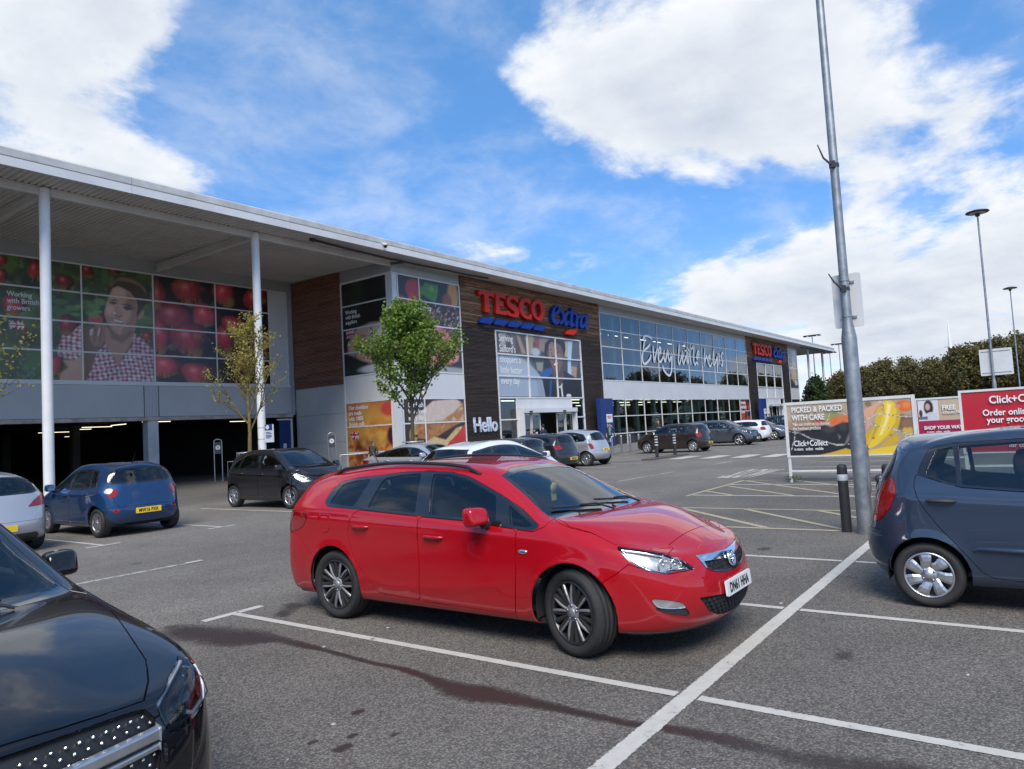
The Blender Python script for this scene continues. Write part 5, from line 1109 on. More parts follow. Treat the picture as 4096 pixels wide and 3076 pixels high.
L_SERVE = [([(34.40, 7.63), (37.67, 7.63), (37.67, 6.33), (34.43, 6.31)], (0.1, 0.07, 0.055), 0.05, 1),
    ([(34.93, 7.60), (35.55, 7.60), (35.39, 6.76), (34.86, 6.82)], (0.46, 0.43, 0.38), 0.2, 0.9),
    ([(35.94, 7.58), (36.51, 7.57), (36.41, 6.58), (36.03, 6.80)], (0.2, 0.15, 0.11), 0.2, 0.9),
    ([(36.59, 7.58), (36.95, 7.55), (37.55, 6.44), (37.13, 6.42)], (0.4, 0.31, 0.2), 0.15, 0.9),
    ((38.03, 6.96, 0.39, 0.55), (0.46, 0.29, 0.19), 0.4, 1),
    ((38.08, 7.41, 0.52, 0.30), (0.42, 0.3, 0.14), 0.4, 1),
    ([(38.53, 7.62), (39.19, 7.59), (39.05, 6.72), (38.71, 6.80)], (0.28, 0.07, 0.08), 0.15, 1),
    ([(39.19, 7.56), (40.09, 7.55), (39.67, 6.65), (39.05, 6.67)], (0.32, 0.22, 0.16), 0.15, 1),
    ((38.69, 6.60, 0.49, 0.25), (0.45, 0.56, 0.62), 0.5, 0.9),
    ([(37.70, 6.23), (39.90, 6.26), (39.81, 5.39), (38.89, 5.21), (38.23, 5.59)], (0.04, 0.038, 0.04), 0.1, 1),
    ([(38.62, 5.92), (39.50, 5.94), (39.34, 5.27), (38.74, 5.41)], (0.36, 0.33, 0.26), 0.12, 0.8),
    ([(42.38, 7.54), (42.98, 7.55), (42.74, 6.39), (42.20, 6.47)], (0.52, 0.44, 0.22), 0.12, 1),
    ([(42.73, 7.54), (43.39, 7.58), (42.95, 5.19), (42.47, 5.31)], (0.48, 0.62, 0.76), 0.1, 1),
    ([(43.33, 7.52), (44.33, 7.61), (44.22, 6.29), (43.84, 5.79), (42.93, 5.86)], (0.1, 0.1, 0.11), 0.08, 1),
    ([(42.93, 5.86), (43.74, 5.78), (43.54, 4.99), (43.01, 5.22)], (0.46, 0.26, 0.18), 0.08, 1),
    ([(43.82, 6.00), (44.40, 6.08), (44.41, 4.88), (43.65, 5.02)], (0.05, 0.05, 0.06), 0.05, 1),
    ([(34.54, 6.24), (36.38, 6.28), (37.18, 6.08), (37.91, 5.77), (38.64, 5.35), (39.13, 4.97), (39.47, 4.32), (39.66, 3.62), (34.40, 3.56)], (0.33, 0.39, 0.46), 0.08, 1),
    ((36.45, 5.33, 1.68, 0.72), (0.42, 0.48, 0.55), 0.9, 0.7),
    ([(38.52, 5.00), (39.10, 4.72), (39.62, 3.62), (38.72, 3.61)], (0.26, 0.3, 0.36), 0.2, 0.7),
    ([(39.84, 7.33), (40.23, 7.14), (40.26, 6.17), (40.48, 5.67), (40.01, 5.52), (39.47, 5.63), (39.68, 6.35)], (0.02, 0.017, 0.018), 0.06, 1),
    ([(39.22, 4.92), (40.35, 5.33), (40.76, 4.80), (41.19, 4.39), (41.81, 4.77), (41.99, 5.51), (42.85, 5.22), (43.38, 4.97), (44.21, 4.93), (44.25, 3.57), (39.56, 3.56)], (0.016, 0.017, 0.022), 0.05, 1),
    ([(39.02, 5.19), (39.82, 5.52), (40.39, 5.62), (40.63, 5.47), (40.24, 5.12), (39.29, 4.74)], (0.02, 0.09, 0.3), 0.05, 1),
    ([(40.21, 4.84), (40.46, 4.74), (40.18, 3.62), (39.93, 3.62)], (0.02, 0.08, 0.26), 0.05, 1),
    ([(40.65, 5.47), (41.19, 5.20), (41.95, 5.53), (41.95, 4.98), (41.47, 4.37), (41.10, 4.42), (40.77, 4.85)], (0.11, 0.055, 0.038), 0.05, 1),
    ([(40.28, 7.15), (40.58, 7.42), (41.24, 7.40), (41.80, 7.19), (42.10, 6.68), (42.00, 6.20), (41.62, 5.60), (41.19, 5.21), (40.91, 5.31), (40.57, 5.62), (40.34, 6.02), (40.17, 6.37), (40.14, 6.78)], (0.2, 0.1, 0.065), 0.05, 1),
    ((40.56, 6.80, 0.45, 0.57), (0.42, 0.25, 0.18), 0.9, 0.7),
    ((41.41, 6.38, 0.39, 0.26), (0.34, 0.19, 0.13), 0.9, 0.6),
    ([(39.95, 7.08), (40.07, 7.39), (40.51, 7.57), (41.08, 7.60), (41.55, 7.58), (42.13, 7.54), (42.38, 7.33), (42.36, 6.95), (42.16, 6.49), (42.02, 6.72), (41.80, 7.19), (41.24, 7.36), (40.58, 7.38), (40.28, 7.15), (40.18, 6.68), (40.00, 6.77)], (0.018, 0.015, 0.016), 0.04, 1),
    ([(40.29, 6.83), (40.53, 6.89), (40.71, 6.86), (40.52, 6.82)], (0.03, 0.02, 0.02), 0.04, 0.95),
    ([(40.99, 6.97), (41.30, 7.06), (41.56, 6.99), (41.29, 7.00)], (0.03, 0.02, 0.02), 0.04, 0.95),
    ((40.45, 6.57, 0.23, 0.07), (0.03, 0.02, 0.02), 0.4, 1),
    ((40.42, 6.56, 0.08, 0.04), (0.62, 0.58, 0.55), 0.5, 0.9),
    ((41.21, 6.74, 0.25, 0.07), (0.03, 0.02, 0.02), 0.4, 1),
    ((41.17, 6.75, 0.09, 0.04), (0.62, 0.58, 0.55), 0.5, 0.9),
    ((40.73, 6.36, 0.25, 0.08), (0.08, 0.035, 0.025), 0.6, 0.9),
    ([(40.69, 5.88), (41.30, 6.03), (41.34, 5.85), (41.09, 5.63), (40.81, 5.67)], (0.16, 0.02, 0.02), 0.05, 1),
    ([(40.74, 5.90), (41.28, 6.01), (41.24, 5.89), (40.83, 5.79)], (0.85, 0.8, 0.75), 0.03, 1),
    ([(41.05, 4.42), (41.38, 4.37), (41.70, 4.62), (41.65, 4.35), (41.73, 3.62), (41.53, 3.62), (41.46, 4.27), (41.07, 4.31)], (0.7, 0.68, 0.64), 0.04, 1),
    ((42.43, 3.74, 0.32, 0.14), (0.7, 0.7, 0.7), 0.15, 1)]
# ------------------------------------------------------------------ prints (posters): colours painted per point of a fine grid
def vnoise(x, y, sc, seed=0, oct=3):
    out = np.zeros_like(x); amp = 1; tot = 0
    for o in range(oct):
        rs = np.random.RandomState(seed + o * 17); T = rs.rand(64, 64); u = x * sc; v = y * sc; i = np.floor(u).astype(int); j = np.floor(v).astype(int); fu = u - i; fv = v - j; fu = fu * fu * (3 - 2 * fu); fv = fv * fv * (3 - 2 * fv)
        g = lambda a, b: T[a % 64, b % 64]
        out += amp * (g(i, j) * (1 - fu) * (1 - fv) + g(i + 1, j) * fu * (1 - fv) + g(i, j + 1) * (1 - fu) * fv + g(i + 1, j + 1) * fu * fv); tot += amp; amp *= .5; sc *= 2
    return out / tot
class Art:
    def __init__(s, x, y, col): s.x, s.y = x, y; s.c = np.zeros(x.shape + (3,)); s.c[:] = col
    def mix(s, a, col):
        a = np.clip(a, 0, 1)[..., None]; s.c = s.c * (1 - a) + np.asarray(col, float) * a
    def ell(s, cx, cy, rx, ry, col, soft=.15, k=1.0):
        d = np.hypot((s.x - cx) / rx, (s.y - cy) / ry); s.mix(np.clip((1 - d) / soft + .5, 0, 1) * k, col)
    def sd(s, P):
        P = np.asarray(P, float); n = len(P); d = np.full(s.x.shape, 1e9); ins = np.zeros(s.x.shape, bool)
        for i in range(n):
            a, b = P[i], P[(i + 1) % n]; e = b - a; wx, wy = s.x - a[0], s.y - a[1]; t = np.clip((wx * e[0] + wy * e[1]) / (e @ e + 1e-9), 0, 1); d = np.minimum(d, np.hypot(wx - e[0] * t, wy - e[1] * t))
            c = ((a[1] > s.y) != (b[1] > s.y)) & (s.x < (b[0] - a[0]) * (s.y - a[1]) / (b[1] - a[1] + 1e-12) + a[0]); ins ^= c
        return np.where(ins, d, -d)
    def poly(s, P, col, soft=.03, k=1.0):
        a = np.clip(s.sd(P) / soft + .5, 0, 1) * k; s.mix(a, col); return a
    def blotch(s, sc, seed, lo, hi, col, k=1.0, mask=None, sx=1.0):
        n = vnoise(s.x * sx, s.y, sc, seed); a = np.clip((n - lo) / (hi - lo), 0, 1) * k
        if mask is not None: a = a * mask
        s.mix(a, col)
    def apple(s, cx, cy, rx, ry, base=(.36, .012, .02), k=1.0, blur=.1):
        dx, dy = (s.x - cx) / rx, (s.y - cy) / ry; d = np.hypot(dx, dy); m = np.clip((1 - d) / blur + .5, 0, 1) * k
        d = d * (1 + .10 * np.sin(3 * np.arctan2(dy, dx) + cx * 3)); m = np.clip((1 - d) / blur + .5, 0, 1) * k; sh = np.clip(1.0 - .85 * d ** 2 - .35 * dx + .15 * dy, .10, 1.2) * (.45 + .75 * ((cx * 7.3 + cy * 3.1) % 1)); n = vnoise((s.x + cy) * 2.2, s.y * .8, 4, 3); col = np.asarray(base)[None] * (sh * (.7 + .6 * n))[..., None].reshape(s.x.shape + (1,))
        col = col.reshape(s.x.shape + (3,)); yl = np.clip((-dy - .35) * 1.2, 0, .6) * (n > .4); col = col * (1 - yl[..., None]) + np.array((.35, .22, .04)) * yl[..., None]
        hl = np.exp(-((dx + .25) ** 2 + (dy - .3) ** 2) / .05) * .30; col = col + hl[..., None] * np.array((.9, .55, .55)); m = m[..., None]; s.c = s.c * (1 - m) + col * m
PRINT = {}
def print_mat(name='printed_vinyl', rough=.35, coat=.25):
    m, nt, b, out = newmat(name); at = nd(nt, 'ShaderNodeAttribute'); at.attribute_name = 'Col'; nt.links.new(at.outputs['Color'], b.inputs['Base Color']); b.inputs['Roughness'].default_value = rough; b.inputs['Coat Weight'].default_value = coat; b.inputs['Coat Roughness'].default_value = .05
    return m
PM = print_mat()
def print_panel(u0, u1, v0, v1, place, paint_fn, parent, d=.045, name='poster_panel', m=None):
    nu, nv = max(2, int(abs(u1 - u0) / d) + 1), max(2, int((v1 - v0) / d) + 1)
    U, V = np.meshgrid(np.linspace(u0, u1, nu), np.linspace(v0, v1, nv)); col = np.clip(paint_fn(U, V), 0, 1)
    pts = place(U.ravel(), V.ravel()); fs = [(j * nu + i, j * nu + i + 1, (j + 1) * nu + i + 1, (j + 1) * nu + i) for j in range(nv - 1) for i in range(nu - 1)]
    me = bpy.data.meshes.new(name); me.from_pydata(pts.tolist(), [], fs); a = me.color_attributes.new('Col', 'FLOAT_COLOR', 'POINT'); a.data.foreach_set('color', np.concatenate([col.reshape(-1, 3), np.ones((nu * nv, 1))], 1).ravel().astype(np.float32)); me.update()
    return link(name, me, m or PM, parent)
def wall_y(Y): return lambda u, v: np.stack([u, np.full_like(u, Y), v], 1)          # u = X
def wall_x(X): return lambda u, v: np.stack([np.full_like(u, X), -u, v], 1)         # u = -Y (left to right as seen)
def poster(name, label, us, vs, place, fn, d=.045, gap=.05, skip=()):
    root = empty(name, tuple(place(np.array([us[0]]), np.array([vs[0]]))[0])); tag(root, label, 'poster'); inv = Matrix.Translation(-Vector(root.location))
    for i in range(len(us) - 1):
        for j in range(len(vs) - 1):
            if (i, j) in skip: continue
            o = print_panel(us[i] + gap / 2, us[i + 1] - gap / 2, vs[j] + gap / 2, vs[j + 1] - gap / 2, place, fn, root, d); o.data.transform(inv)
    return root
def wtext(parent, body, place, u, v, size, col='lwhite', **k):
    """lettering on a wall; place decides the plane"""
    a = place(np.array([u, u + 1.0, u]), np.array([v, v, v + 1.0])); o = Vector(a[0]); ex = Vector(a[1]) - o; ey = Vector(a[2]) - o; n = ex.cross(ey).normalized()
    M = frameM(o + n * .012, ex, ey)
    if parent is not None: M = Matrix.Translation(-Vector(parent.location)) @ M
    k.setdefault('sx', .70); k.setdefault('off', size * .016)
    return text('lettering', body, M, LM[col], parent, size=size, ext=.004, **k)
LM = dict(lwhite=mat('letter_white', (.74, .74, .73), .5), lred=mat('letter_red', (.55, .02, .02), .4), lblue=mat('letter_blue', (.012, .05, .22), .4), lblack=mat('letter_black', (.02, .02, .02), .5), lcream=mat('letter_cream', (.62, .58, .48), .6))
def union_flag(a, x0, y0, w, h):
    u = (a.x - x0) / w; v = (a.y - y0) / h; m = ((u > 0) & (u < 1) & (v > 0) & (v < 1)).astype(float); a.mix(m, (.02, .03, .12))
    for d in (np.abs(u - v), np.abs(u + v - 1)): a.mix(m * (d < .14), (.7, .7, .7)); a.mix(m * (d < .05), (.5, .02, .03))
    c = np.minimum(np.abs(u - .5) * 1.8, np.abs(v - .5)); a.mix(m * (c < .17), (.7, .7, .7)); a.mix(m * (c < .10), (.5, .02, .03))
# --- pictures
def layers(a, L):
    x0, x1, y0, y1 = a.x.min(), a.x.max(), a.y.min(), a.y.max()
    for P, col, soft, k in L:
        if isinstance(P, tuple):
            if P[0] + P[2] * 1.6 < x0 or P[0] - P[2] * 1.6 > x1 or P[1] + P[3] * 1.6 < y0 or P[1] - P[3] * 1.6 > y1: continue
            a.ell(*P, col, max(soft, .08), k)
        else:
            u = [q[0] for q in P]; v = [q[1] for q in P]
            if max(u) + soft < x0 or min(u) - soft > x1 or max(v) + soft < y0 or min(v) - soft > y1: continue
            a.poly(P, col, soft, k)
def art_grower(x, y):
    a = Art(x, y, (.055, .085, .030)); a.blotch(.7, 1, .35, .7, (.10, .17, .045), .9); a.blotch(2.2, 5, .55, .75, (.15, .25, .06), .5); a.blotch(1.2, 21, .52, .72, (.022, .028, .016), .85); a.blotch(5, 23, .66, .8, (.42, .45, .34), .3)
    layers(a, L_LEAVES)
    for q in APPLES_TREE: a.apple(*q, base=(.52, .045, .04), blur=.16)
    layers(a, L_MAN[:9])
    for P, _c, sf, _k in L_SHIRT:
        m = np.clip(a.sd(P) / .03 + .5, 0, 1); fold = .60 + .62 * vnoise(x, y * .6, 1.5, 8)
        uu, vv = x * 4.6 + .35 * np.sin(y * 2.2) + .2 * y, y * 5.6 + .35 * np.sin(x * 2.2) - .3 * x; tx, ty = np.abs((uu % 1) - .5), np.abs((vv % 1) - .5)
        c = np.zeros(x.shape + (3,)); c[:] = (.80, .79, .80); red = np.clip((.26 - tx) / .06, 0, 1) * .62 + np.clip((.26 - ty) / .06, 0, 1) * .62; fine = np.clip((.06 - np.abs(tx - .40)) / .05, 0, 1) * .3 + np.clip((.06 - np.abs(ty - .40)) / .05, 0, 1) * .3; f = np.clip(red + fine, 0, 1)[..., None]; c = c * (1 - f) + np.array((.42, .055, .09)) * f; c = c * np.where(red > 1.1, .62, 1.0)[..., None] * fold[..., None]; a.c = a.c * (1 - m[..., None]) + c * m[..., None]
    layers(a, L_MAN[9:]); a.blotch(7, 61, .60, .80, (.30, .20, .12), .25, np.clip(a.sd(L_MAN[-2][0]) / .05, 0, 1) if x.max() > 14 and x.min() < 18.5 else None) if x.max() > 15 and x.min() < 18 else None
    right = np.clip((x - 17.82) / .02, 0, 1); b = Art(x, y, (.016, .008, .010))
    for q in APPLES_CRATE: b.apple(*q, base=(.62, .05, .075), blur=.10)
    b.blotch(1.5, 40, .66, .85, (.36, .32, .09), .4); a.c = a.c * (1 - right[..., None]) + b.c * right[..., None]
    union_flag(a, 11.72, 7.05, .55, .36)
    return a.c
def art_steak(x, y):
    a = Art(x, y, (.014, .016, .022)); a.ell(27.55, 9.35, .62, .55, (.42, .03, .035), .2); a.ell(27.4, 8.9, .3, .3, (.48, .05, .05), .4); a.ell(26.2, 8.3, .9, .7, (.40, .03, .03), .3)
    a.poly([(27.9, 9.3), (28.5, 9.85), (29.5, 9.8), (29.4, 9.2), (29.2, 8.85), (28.6, 9.0)], (.06, .22, .03), .12); a.blotch(4, 3, .5, .7, (.18, .40, .07), .8, np.clip(a.sd([(28.3, 9.3), (28.9, 9.8), (29.5, 9.7), (29.3, 8.9), (28.8, 8.9)]) / .1, 0, 1))
    a.ell(30.7, 9.35, .45, .8, (.55, .26, .05), .4); a.ell(30.2, 9.0, .4, .4, (.30, .07, .03), .5)
    crust = a.poly([(27.7, 8.75), (31.4, 8.75), (31.4, 6.6), (30.6, 5.6), (28.5, 6.2)], (.03, .022, .02), .15); a.blotch(9, 7, .62, .7, (.5, .42, .36), .8, crust); a.blotch(5, 12, .55, .7, (.25, .07, .04), .6, crust)
    P = [(26.0, 8.0), (27.4, 8.6), (28.6, 8.1), (30.0, 7.2), (31.0, 6.4), (30.9, 5.7), (29.6, 5.2), (27.6, 5.3), (26.0, 5.6)]; m = a.poly(P, (.46, .12, .10), .12); a.blotch(2.6, 15, .42, .72, (.62, .26, .22), .9, m); a.blotch(7, 25, .55, .8, (.30, .05, .045), .8, m); a.blotch(12, 26, .60, .8, (.75, .42, .36), .5, m)
    a.poly([(28.55, 7.4), (30.1, 5.9), (30.2, 6.0), (28.65, 7.5)], (.10, .02, .02), .05, .8); a.poly([(26, 5.35), (31.4, 5.35), (31.4, 4.9), (26, 4.9)], (.05, .055, .06), .3); a.ell(29.5, 5.1, 2.6, .2, (.45, .44, .44), .4, .7)
    return a.c
def art_chop(u, y):
    x = u + 30.2; a = Art(x, y, (.013, .015, .016)); a.blotch(.8, 33, .5, .75, (.02, .05, .02), .8)
    a.ell(3.75, 7.9, .5, .55, (.42, .22, .06), .3); m = a.poly([(.4, 6.7), (1.2, 7.5), (2.2, 7.65), (3.4, 7.6), (4.1, 7.2), (4.1, 5.6), (3.0, 5.3), (1.6, 5.7), (.4, 6.2)], (.55, .38, .30), .15); a.blotch(1.6, 44, .42, .65, (.55, .28, .10), .8, m); a.blotch(2.4, 47, .5, .7, (.50, .20, .18), .9, m * (y < 6.6)); a.ell(2.9, 6.9, 1.0, .5, (.62, .58, .54), .6, .8); a.blotch(6, 50, .66, .74, (.06, .025, .02), .8, m)
    a.ell(2.6, 5.25, 1.4, .22, (.55, .56, .60), .4, .9); union_flag(a, .32, 7.02, .62, .44)
    return a.c
def art_cheddar(u, y):
    x = u + 30.2; a = Art(x, y, (.55, .24, .05)); a.blotch(.9, 60, .4, .7, (.62, .36, .08), .9); a.blotch(1.4, 63, .55, .75, (.42, .13, .03), .8); a.ell(3.4, 3.1, .7, .4, (.48, .06, .05), .4); a.ell(.2, 3.4, 1.0, .35, (.42, .12, .05), .8, .7)
    low = np.clip((2.3 - y) / .8, 0, 1); a.blotch(1.1, 66, .32, .6, (.12, .02, .015), .95, np.clip((1.9 - y) / .5, 0, 1)); a.blotch(3.2, 69, .56, .7, (.36, .03, .035), .9, np.clip((1.6 - y) / .4, 0, 1)); a.blotch(6, 71, .68, .78, (.7, .45, .42), .6, np.clip((1.5 - y) / .4, 0, 1)); a.ell(3.5, 1.7, .4, .5, (.06, .015, .02), .4)
    union_flag(a, .34, 1.62, .62, .42)
    return a.c
def art_bread(x, y):
    a = Art(x, y, (.03, .014, .012)); m = a.poly([(26.8, 1.9), (27.2, 2.6), (28.6, 3.4), (30.4, 3.55), (31.1, 3.3), (31.2, 2.3), (30.4, 2.1), (29.3, 1.7), (28.4, 1.35), (27.2, 1.5)], (.40, .17, .05), .08)
    a.poly([(26.9, 2.1), (27.2, 2.6), (28.6, 3.4), (30.4, 3.55), (30.95, 3.2), (30.2, 2.75), (29.2, 2.35), (28.3, 2.3)], (.58, .46, .38), .10); a.blotch(5, 80, .5, .75, (.66, .56, .50), .6, m * (y > 2.2)); a.blotch(4, 83, .45, .65, (.25, .07, .02), .8, m * (y < 2.3)); a.blotch(8, 84, .6, .75, (.58, .30, .10), .7, m * (y < 2.4))
    c = a.poly([(27.4, 1.1), (28.6, 1.5), (29.5, 1.3), (30.4, 1.9), (30.9, 2.0), (30.9, 1.65), (29.8, 1.2), (29.4, .75), (28.4, .9), (27.5, .9)], (.62, .47, .22), .06); a.blotch(5, 87, .5, .7, (.50, .30, .08), .7, c)
    t = a.poly([(29.2, .7), (29.9, 1.25), (30.4, 1.55), (31.3, 2.2), (31.3, .2), (29.2, .2)], (.52, .035, .03), .06); a.blotch(3, 90, .55, .7, (.06, .10, .02), .9, t * (y < 1.2)); a.blotch(6, 92, .62, .72, (.65, .55, .40), .6, t * (y < 1.1)); a.poly([(26.0, .95), (26.45, 1.1), (26.45, .1), (26.0, .1)], (.7, .7, .69), .03); a.ell(26.3, 1.32, .1, .14, (.7, .7, .69), .2); a.ell(27.0, 1.62, .28, .5, (.42, .28, .07), .08)
    return a.c
def art_serving(x, y):
    a = Art(x, y, (.07, .06, .055)); a.blotch(.8, 101, .4, .7, (.22, .17, .14), .8); layers(a, L_SERVE); return a.c
def art_farm(x, y):
    a = Art(x, y, (.02, .012, .012))
    for i in range(14): a.ell(77.6 + (i * .77) % 3.0, .3 + (i * 1.31) % 3.0, .34, .42, (.48, .04 + .03 * (i % 3), .025), .25)
    a.blotch(2, 120, .55, .75, (.02, .02, .015), .8); union_flag(a, 77.75, .75, .8, .6)
    return a.c
def art_far(x, y):
    a = Art(x, y, (.05, .05, .055)); a.ell(99.9, 9.2, 1.0, 1.6, (.45, .43, .40), .5); a.blotch(1.5, 130, .5, .7, (.35, .12, .05), .7); a.ell(99.2, 6.9, 1.1, 1.2, (.55, .30, .07), .3); a.ell(100.1, 5.6, .7, .45, (.6, .6, .6), .3); a.poly([(97.4, 5.2), (101.2, 5.4), (101.2, 4.9), (97.4, 4.9)], (.06, .06, .07), .2); union_flag(a, 97.7, 6.9, .8, .55)
    return a.c
# ------------------------------------------------------------------ supermarket
WHITEM = mat('white_metal', (.66, .66, .65), .38, var=.08, vscale=1.2); GREYP = mat('grey_panel', (.46, .47, .47), .45, var=.07, vscale=.7); GREYD = mat('grey_frieze', (.36, .37, .37), .5, var=.08, vscale=.8)
FASC = mat('fascia_metal', (.60, .61, .61), .42, var=.10, vscale=.9, bump=.03, bscale=6); FASCT = mat('fascia_cap', (.47, .47, .46), .6, var=.16, vscale=1.6); SOFF = mat('soffit_metal', (.62, .59, .56), .55, var=.10, vscale=.7)
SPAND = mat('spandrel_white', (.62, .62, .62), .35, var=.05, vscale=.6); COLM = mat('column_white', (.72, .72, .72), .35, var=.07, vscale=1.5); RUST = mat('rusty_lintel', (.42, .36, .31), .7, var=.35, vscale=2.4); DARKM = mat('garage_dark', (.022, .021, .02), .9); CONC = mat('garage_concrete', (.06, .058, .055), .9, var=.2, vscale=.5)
BLUEP = mat('blue_board', (.010, .035, .16), .4); INTW = mat('interior_white', (.40, .42, .40), .8); INTF = mat('interior_floor', (.16, .155, .14), .5); INTD = mat('interior_dark', (.055, .06, .055), .8)
FGLASS = glassmat('facade_glass', (.50, .60, .58), 1.0, .05); LGLASS = glassmat('shop_glass', (.60, .74, .68), 1.0, .03)
STEEL = mat('brushed_steel', (.42, .41, .40), .35, metal=.9, var=.12, vscale=4)
YF, YW, XR = 26.3, 34.4, 25.95
BLD = empty('supermarket_building', (XR, YF, 0)); tag(BLD, 'long two-storey supermarket with timber panels, glass front and deep white roof canopy', 'building')
_inv = Matrix.Translation((-XR, -YF, 0))
def bp(mb, name, m, parent=None, bevel=0.0):
    o = mb.build(name, m, parent or BLD, bevel); o.data.transform(_inv); return o
# --- roof: deck, soffit, fascia panels
ROOF = bp(MB().box(-14, 117, 24.95, 80, 10.92, 11.14), 'roof', FASCT)
def soffit():
    b = MB(); xs = []; x = -14.0; P = .20
    while x < 117: xs += [(x, 0), (x + .09, 0), (x + .115, .055), (x + .175, .055)]; x += P
    n = len(xs); ys = [(24.9, 10.62), (26.2, 10.63), (34.5, 10.86)]
    vs = [(x_, y_, z_ + d) for (y_, z_) in ys for (x_, d) in xs]; b.add(vs, [(j * n + i, (j + 1) * n + i, (j + 1) * n + i + 1, j * n + i + 1) for j in range(2) for i in range(n - 1)])
    bp(b, 'soffit', SOFF, ROOF)
soffit()
x = -14.0; k = 0
while x < 116.9:
    x1 = min(117, x + 6.55)
    b = MB(); b.box(x + .006, x1 - .006, 24.80, 24.90, 10.58, 10.865); bp(b, 'fascia_panel', FASC, ROOF)
    b = MB(); b.prism([(24.84, 10.885), (24.80, 10.90), (24.80, 11.13), (24.84, 11.17), (25.25, 11.19), (25.25, 10.885)], x + .006, x1 - .006, Matrix(((0, 0, 1, 0), (1, 0, 0, 0), (0, 1, 0, 0), (0, 0, 0, 1)))); bp(b, 'fascia_cap', FASCT, ROOF)
    x = x1; k += 1
bp(MB().box(-14, 117, 24.86, 25.1, 10.66, 10.9), 'fascia_backing', DARKM, ROOF)
bp(MB().box(116.99, 117.06, 24.8, 80, 10.58, 11.15), 'end_fascia', FASC, ROOF)
def spikes():
    b = MB(); x = -13.9
    while x < 100:
        z = 11.17; q = R_.uniform(-.02, .02)
        for dx, dy in ((.03, -.035), (-.02, .02)): b.add([(x - .0025, 24.95, z), (x + .0025, 24.95, z), (x + dx + q, 24.95 + dy, z + .125)], [(0, 1, 2)])
        x += .052 if x < 60 else .10
    o = bp(b, 'bird_spikes', STEEL, ROOF); o['kind'] = 'stuff'
spikes()
# beams and columns
for xb in (-5.98, 2.02, 10.03, 18.05):
    b = MB(); b.box(xb - .09, xb + .09, 26.45, 34.35, 10.36, 10.42); b.box(xb - .09, xb + .09, 26.45, 34.35, 10.66, 10.72); b.box(xb - .02, xb + .02, 26.45, 34.35, 10.42, 10.66); bp(b, 'beam', SOFF)
for x0, x1 in ((-13.9, -6.15), (-5.8, 1.85), (2.2, 9.86), (10.2, 17.88), (18.22, 25.9)):
    b = MB(); b.box(x0, x1, 26.2, 26.38, 10.34, 10.38); b.box(x0, x1, 26.2, 26.38, 10.58, 10.62); b.box(x0, x1, 26.27, 26.31, 10.38, 10.58); bp(b, 'edge_beam', SOFF)
for xc, yc in ((-5.98, 26.3), (2.02, 26.3), (10.03, 26.3), (18.05, 26.3), (107.3, 26.3), (115.6, 26.3)):
    b = MB(); b.lathe([(.165, 0), (.165, 10.6)], 24, Matrix.Translation((xc, yc, 0))); b.lathe([(.24, 0), (.24, .05), (.165, .06)], 24, Matrix.Translation((xc, yc, 0))); b.box(xc - .16, xc + .16, yc - .03, yc + .03, 10.2, 10.5); bp(b, 'column', COLM)
# --- rear wall of the canopy (grower poster) and garage opening
ROWS = [4.90, 6.22, 7.56, 8.90, 10.20]; PX_ = [1.55, 4.8, 8.05, 11.30, 14.55, 17.80, 21.08, 24.29]
bp(MB().box(-14, 25.9, YW + .05, YW + .3, 3.2, 10.9), 'wall', GREYD)
b = MB()
for v in PX_ + [25.48]: b.box(v - .035, v + .035, YW - .03, YW + .02, 4.9, 10.2)
for z in ROWS: b.box(-14, 25.5, YW - .036, YW + .015, z - .035, z + .035)
bp(b, 'poster_frame', WHITEM)
for j in range(4): bp(MB().box(24.34, 25.44, YW - .005, YW + .04, ROWS[j] + .04, ROWS[j + 1] - .04), 'white_panel', SPAND)
for x0, x1 in ((-14, 1.5), (1.52, 9.5), (9.52, 17.2), (17.95, 25.55)): bp(MB().box(x0, x1, YW - .06, YW + .045, 3.25, 4.74), 'grey_panel', GREYP, bevel=.01)
b = MB(); b.box(17.25, 17.90, YW - .06, YW + .04, 3.25, 4.74)
for q in range(4): b.box(17.3 + q * .16, 17.37 + q * .16, YW - .085, YW - .055, 3.25, 4.74)
bp(b, 'ribbed_panel', GREYP)
bp(MB().box(-14, 25.55, YW - .10, YW + .04, 4.745, 4.86), 'sill', WHITEM)
bp(MB().box(-14, 25.6, YW - .14, YW + .2, 3.06, 3.235), 'lintel', RUST, bevel=.01)
for xp in (1.3, 9.35, 17.37): bp(MB().box(xp, xp + .52, YW - .05, YW + .45, 0, 3.055), 'pillar', mat('pillar_paint', (.50, .51, .51), .55, var=.18, vscale=1.3), bevel=.015)
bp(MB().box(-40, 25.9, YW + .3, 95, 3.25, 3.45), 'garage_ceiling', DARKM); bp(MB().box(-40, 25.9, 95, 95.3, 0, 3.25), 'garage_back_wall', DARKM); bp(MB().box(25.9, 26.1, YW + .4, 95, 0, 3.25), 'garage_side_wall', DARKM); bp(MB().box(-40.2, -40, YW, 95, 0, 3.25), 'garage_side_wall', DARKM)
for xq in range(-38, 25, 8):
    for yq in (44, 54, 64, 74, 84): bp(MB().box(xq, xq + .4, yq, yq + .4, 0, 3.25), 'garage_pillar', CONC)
TUBE = emis('tube_lamp', (1.0, .85, .62), .9)
for (x0, y0, L_, ax) in ((17.6, 47.5, 1.9, 0), (17.0, 40.4, 1.5, 0), (17.7, 37.3, 1.5, 1), (17.6, 35.3, 1.4, 0), (24.0, 38.0, 1.1, 0), (18.2, 43.5, .6, 0), (12.6, 48.5, .9, 0), (24, 60, 1.0, 0)):
    b = MB(); b.box(x0, x0 + (L_ if not ax else .08), y0, y0 + (.05 if not ax else L_), 3.03, 3.06); o = bp(b, 'tube_lamp', TUBE)
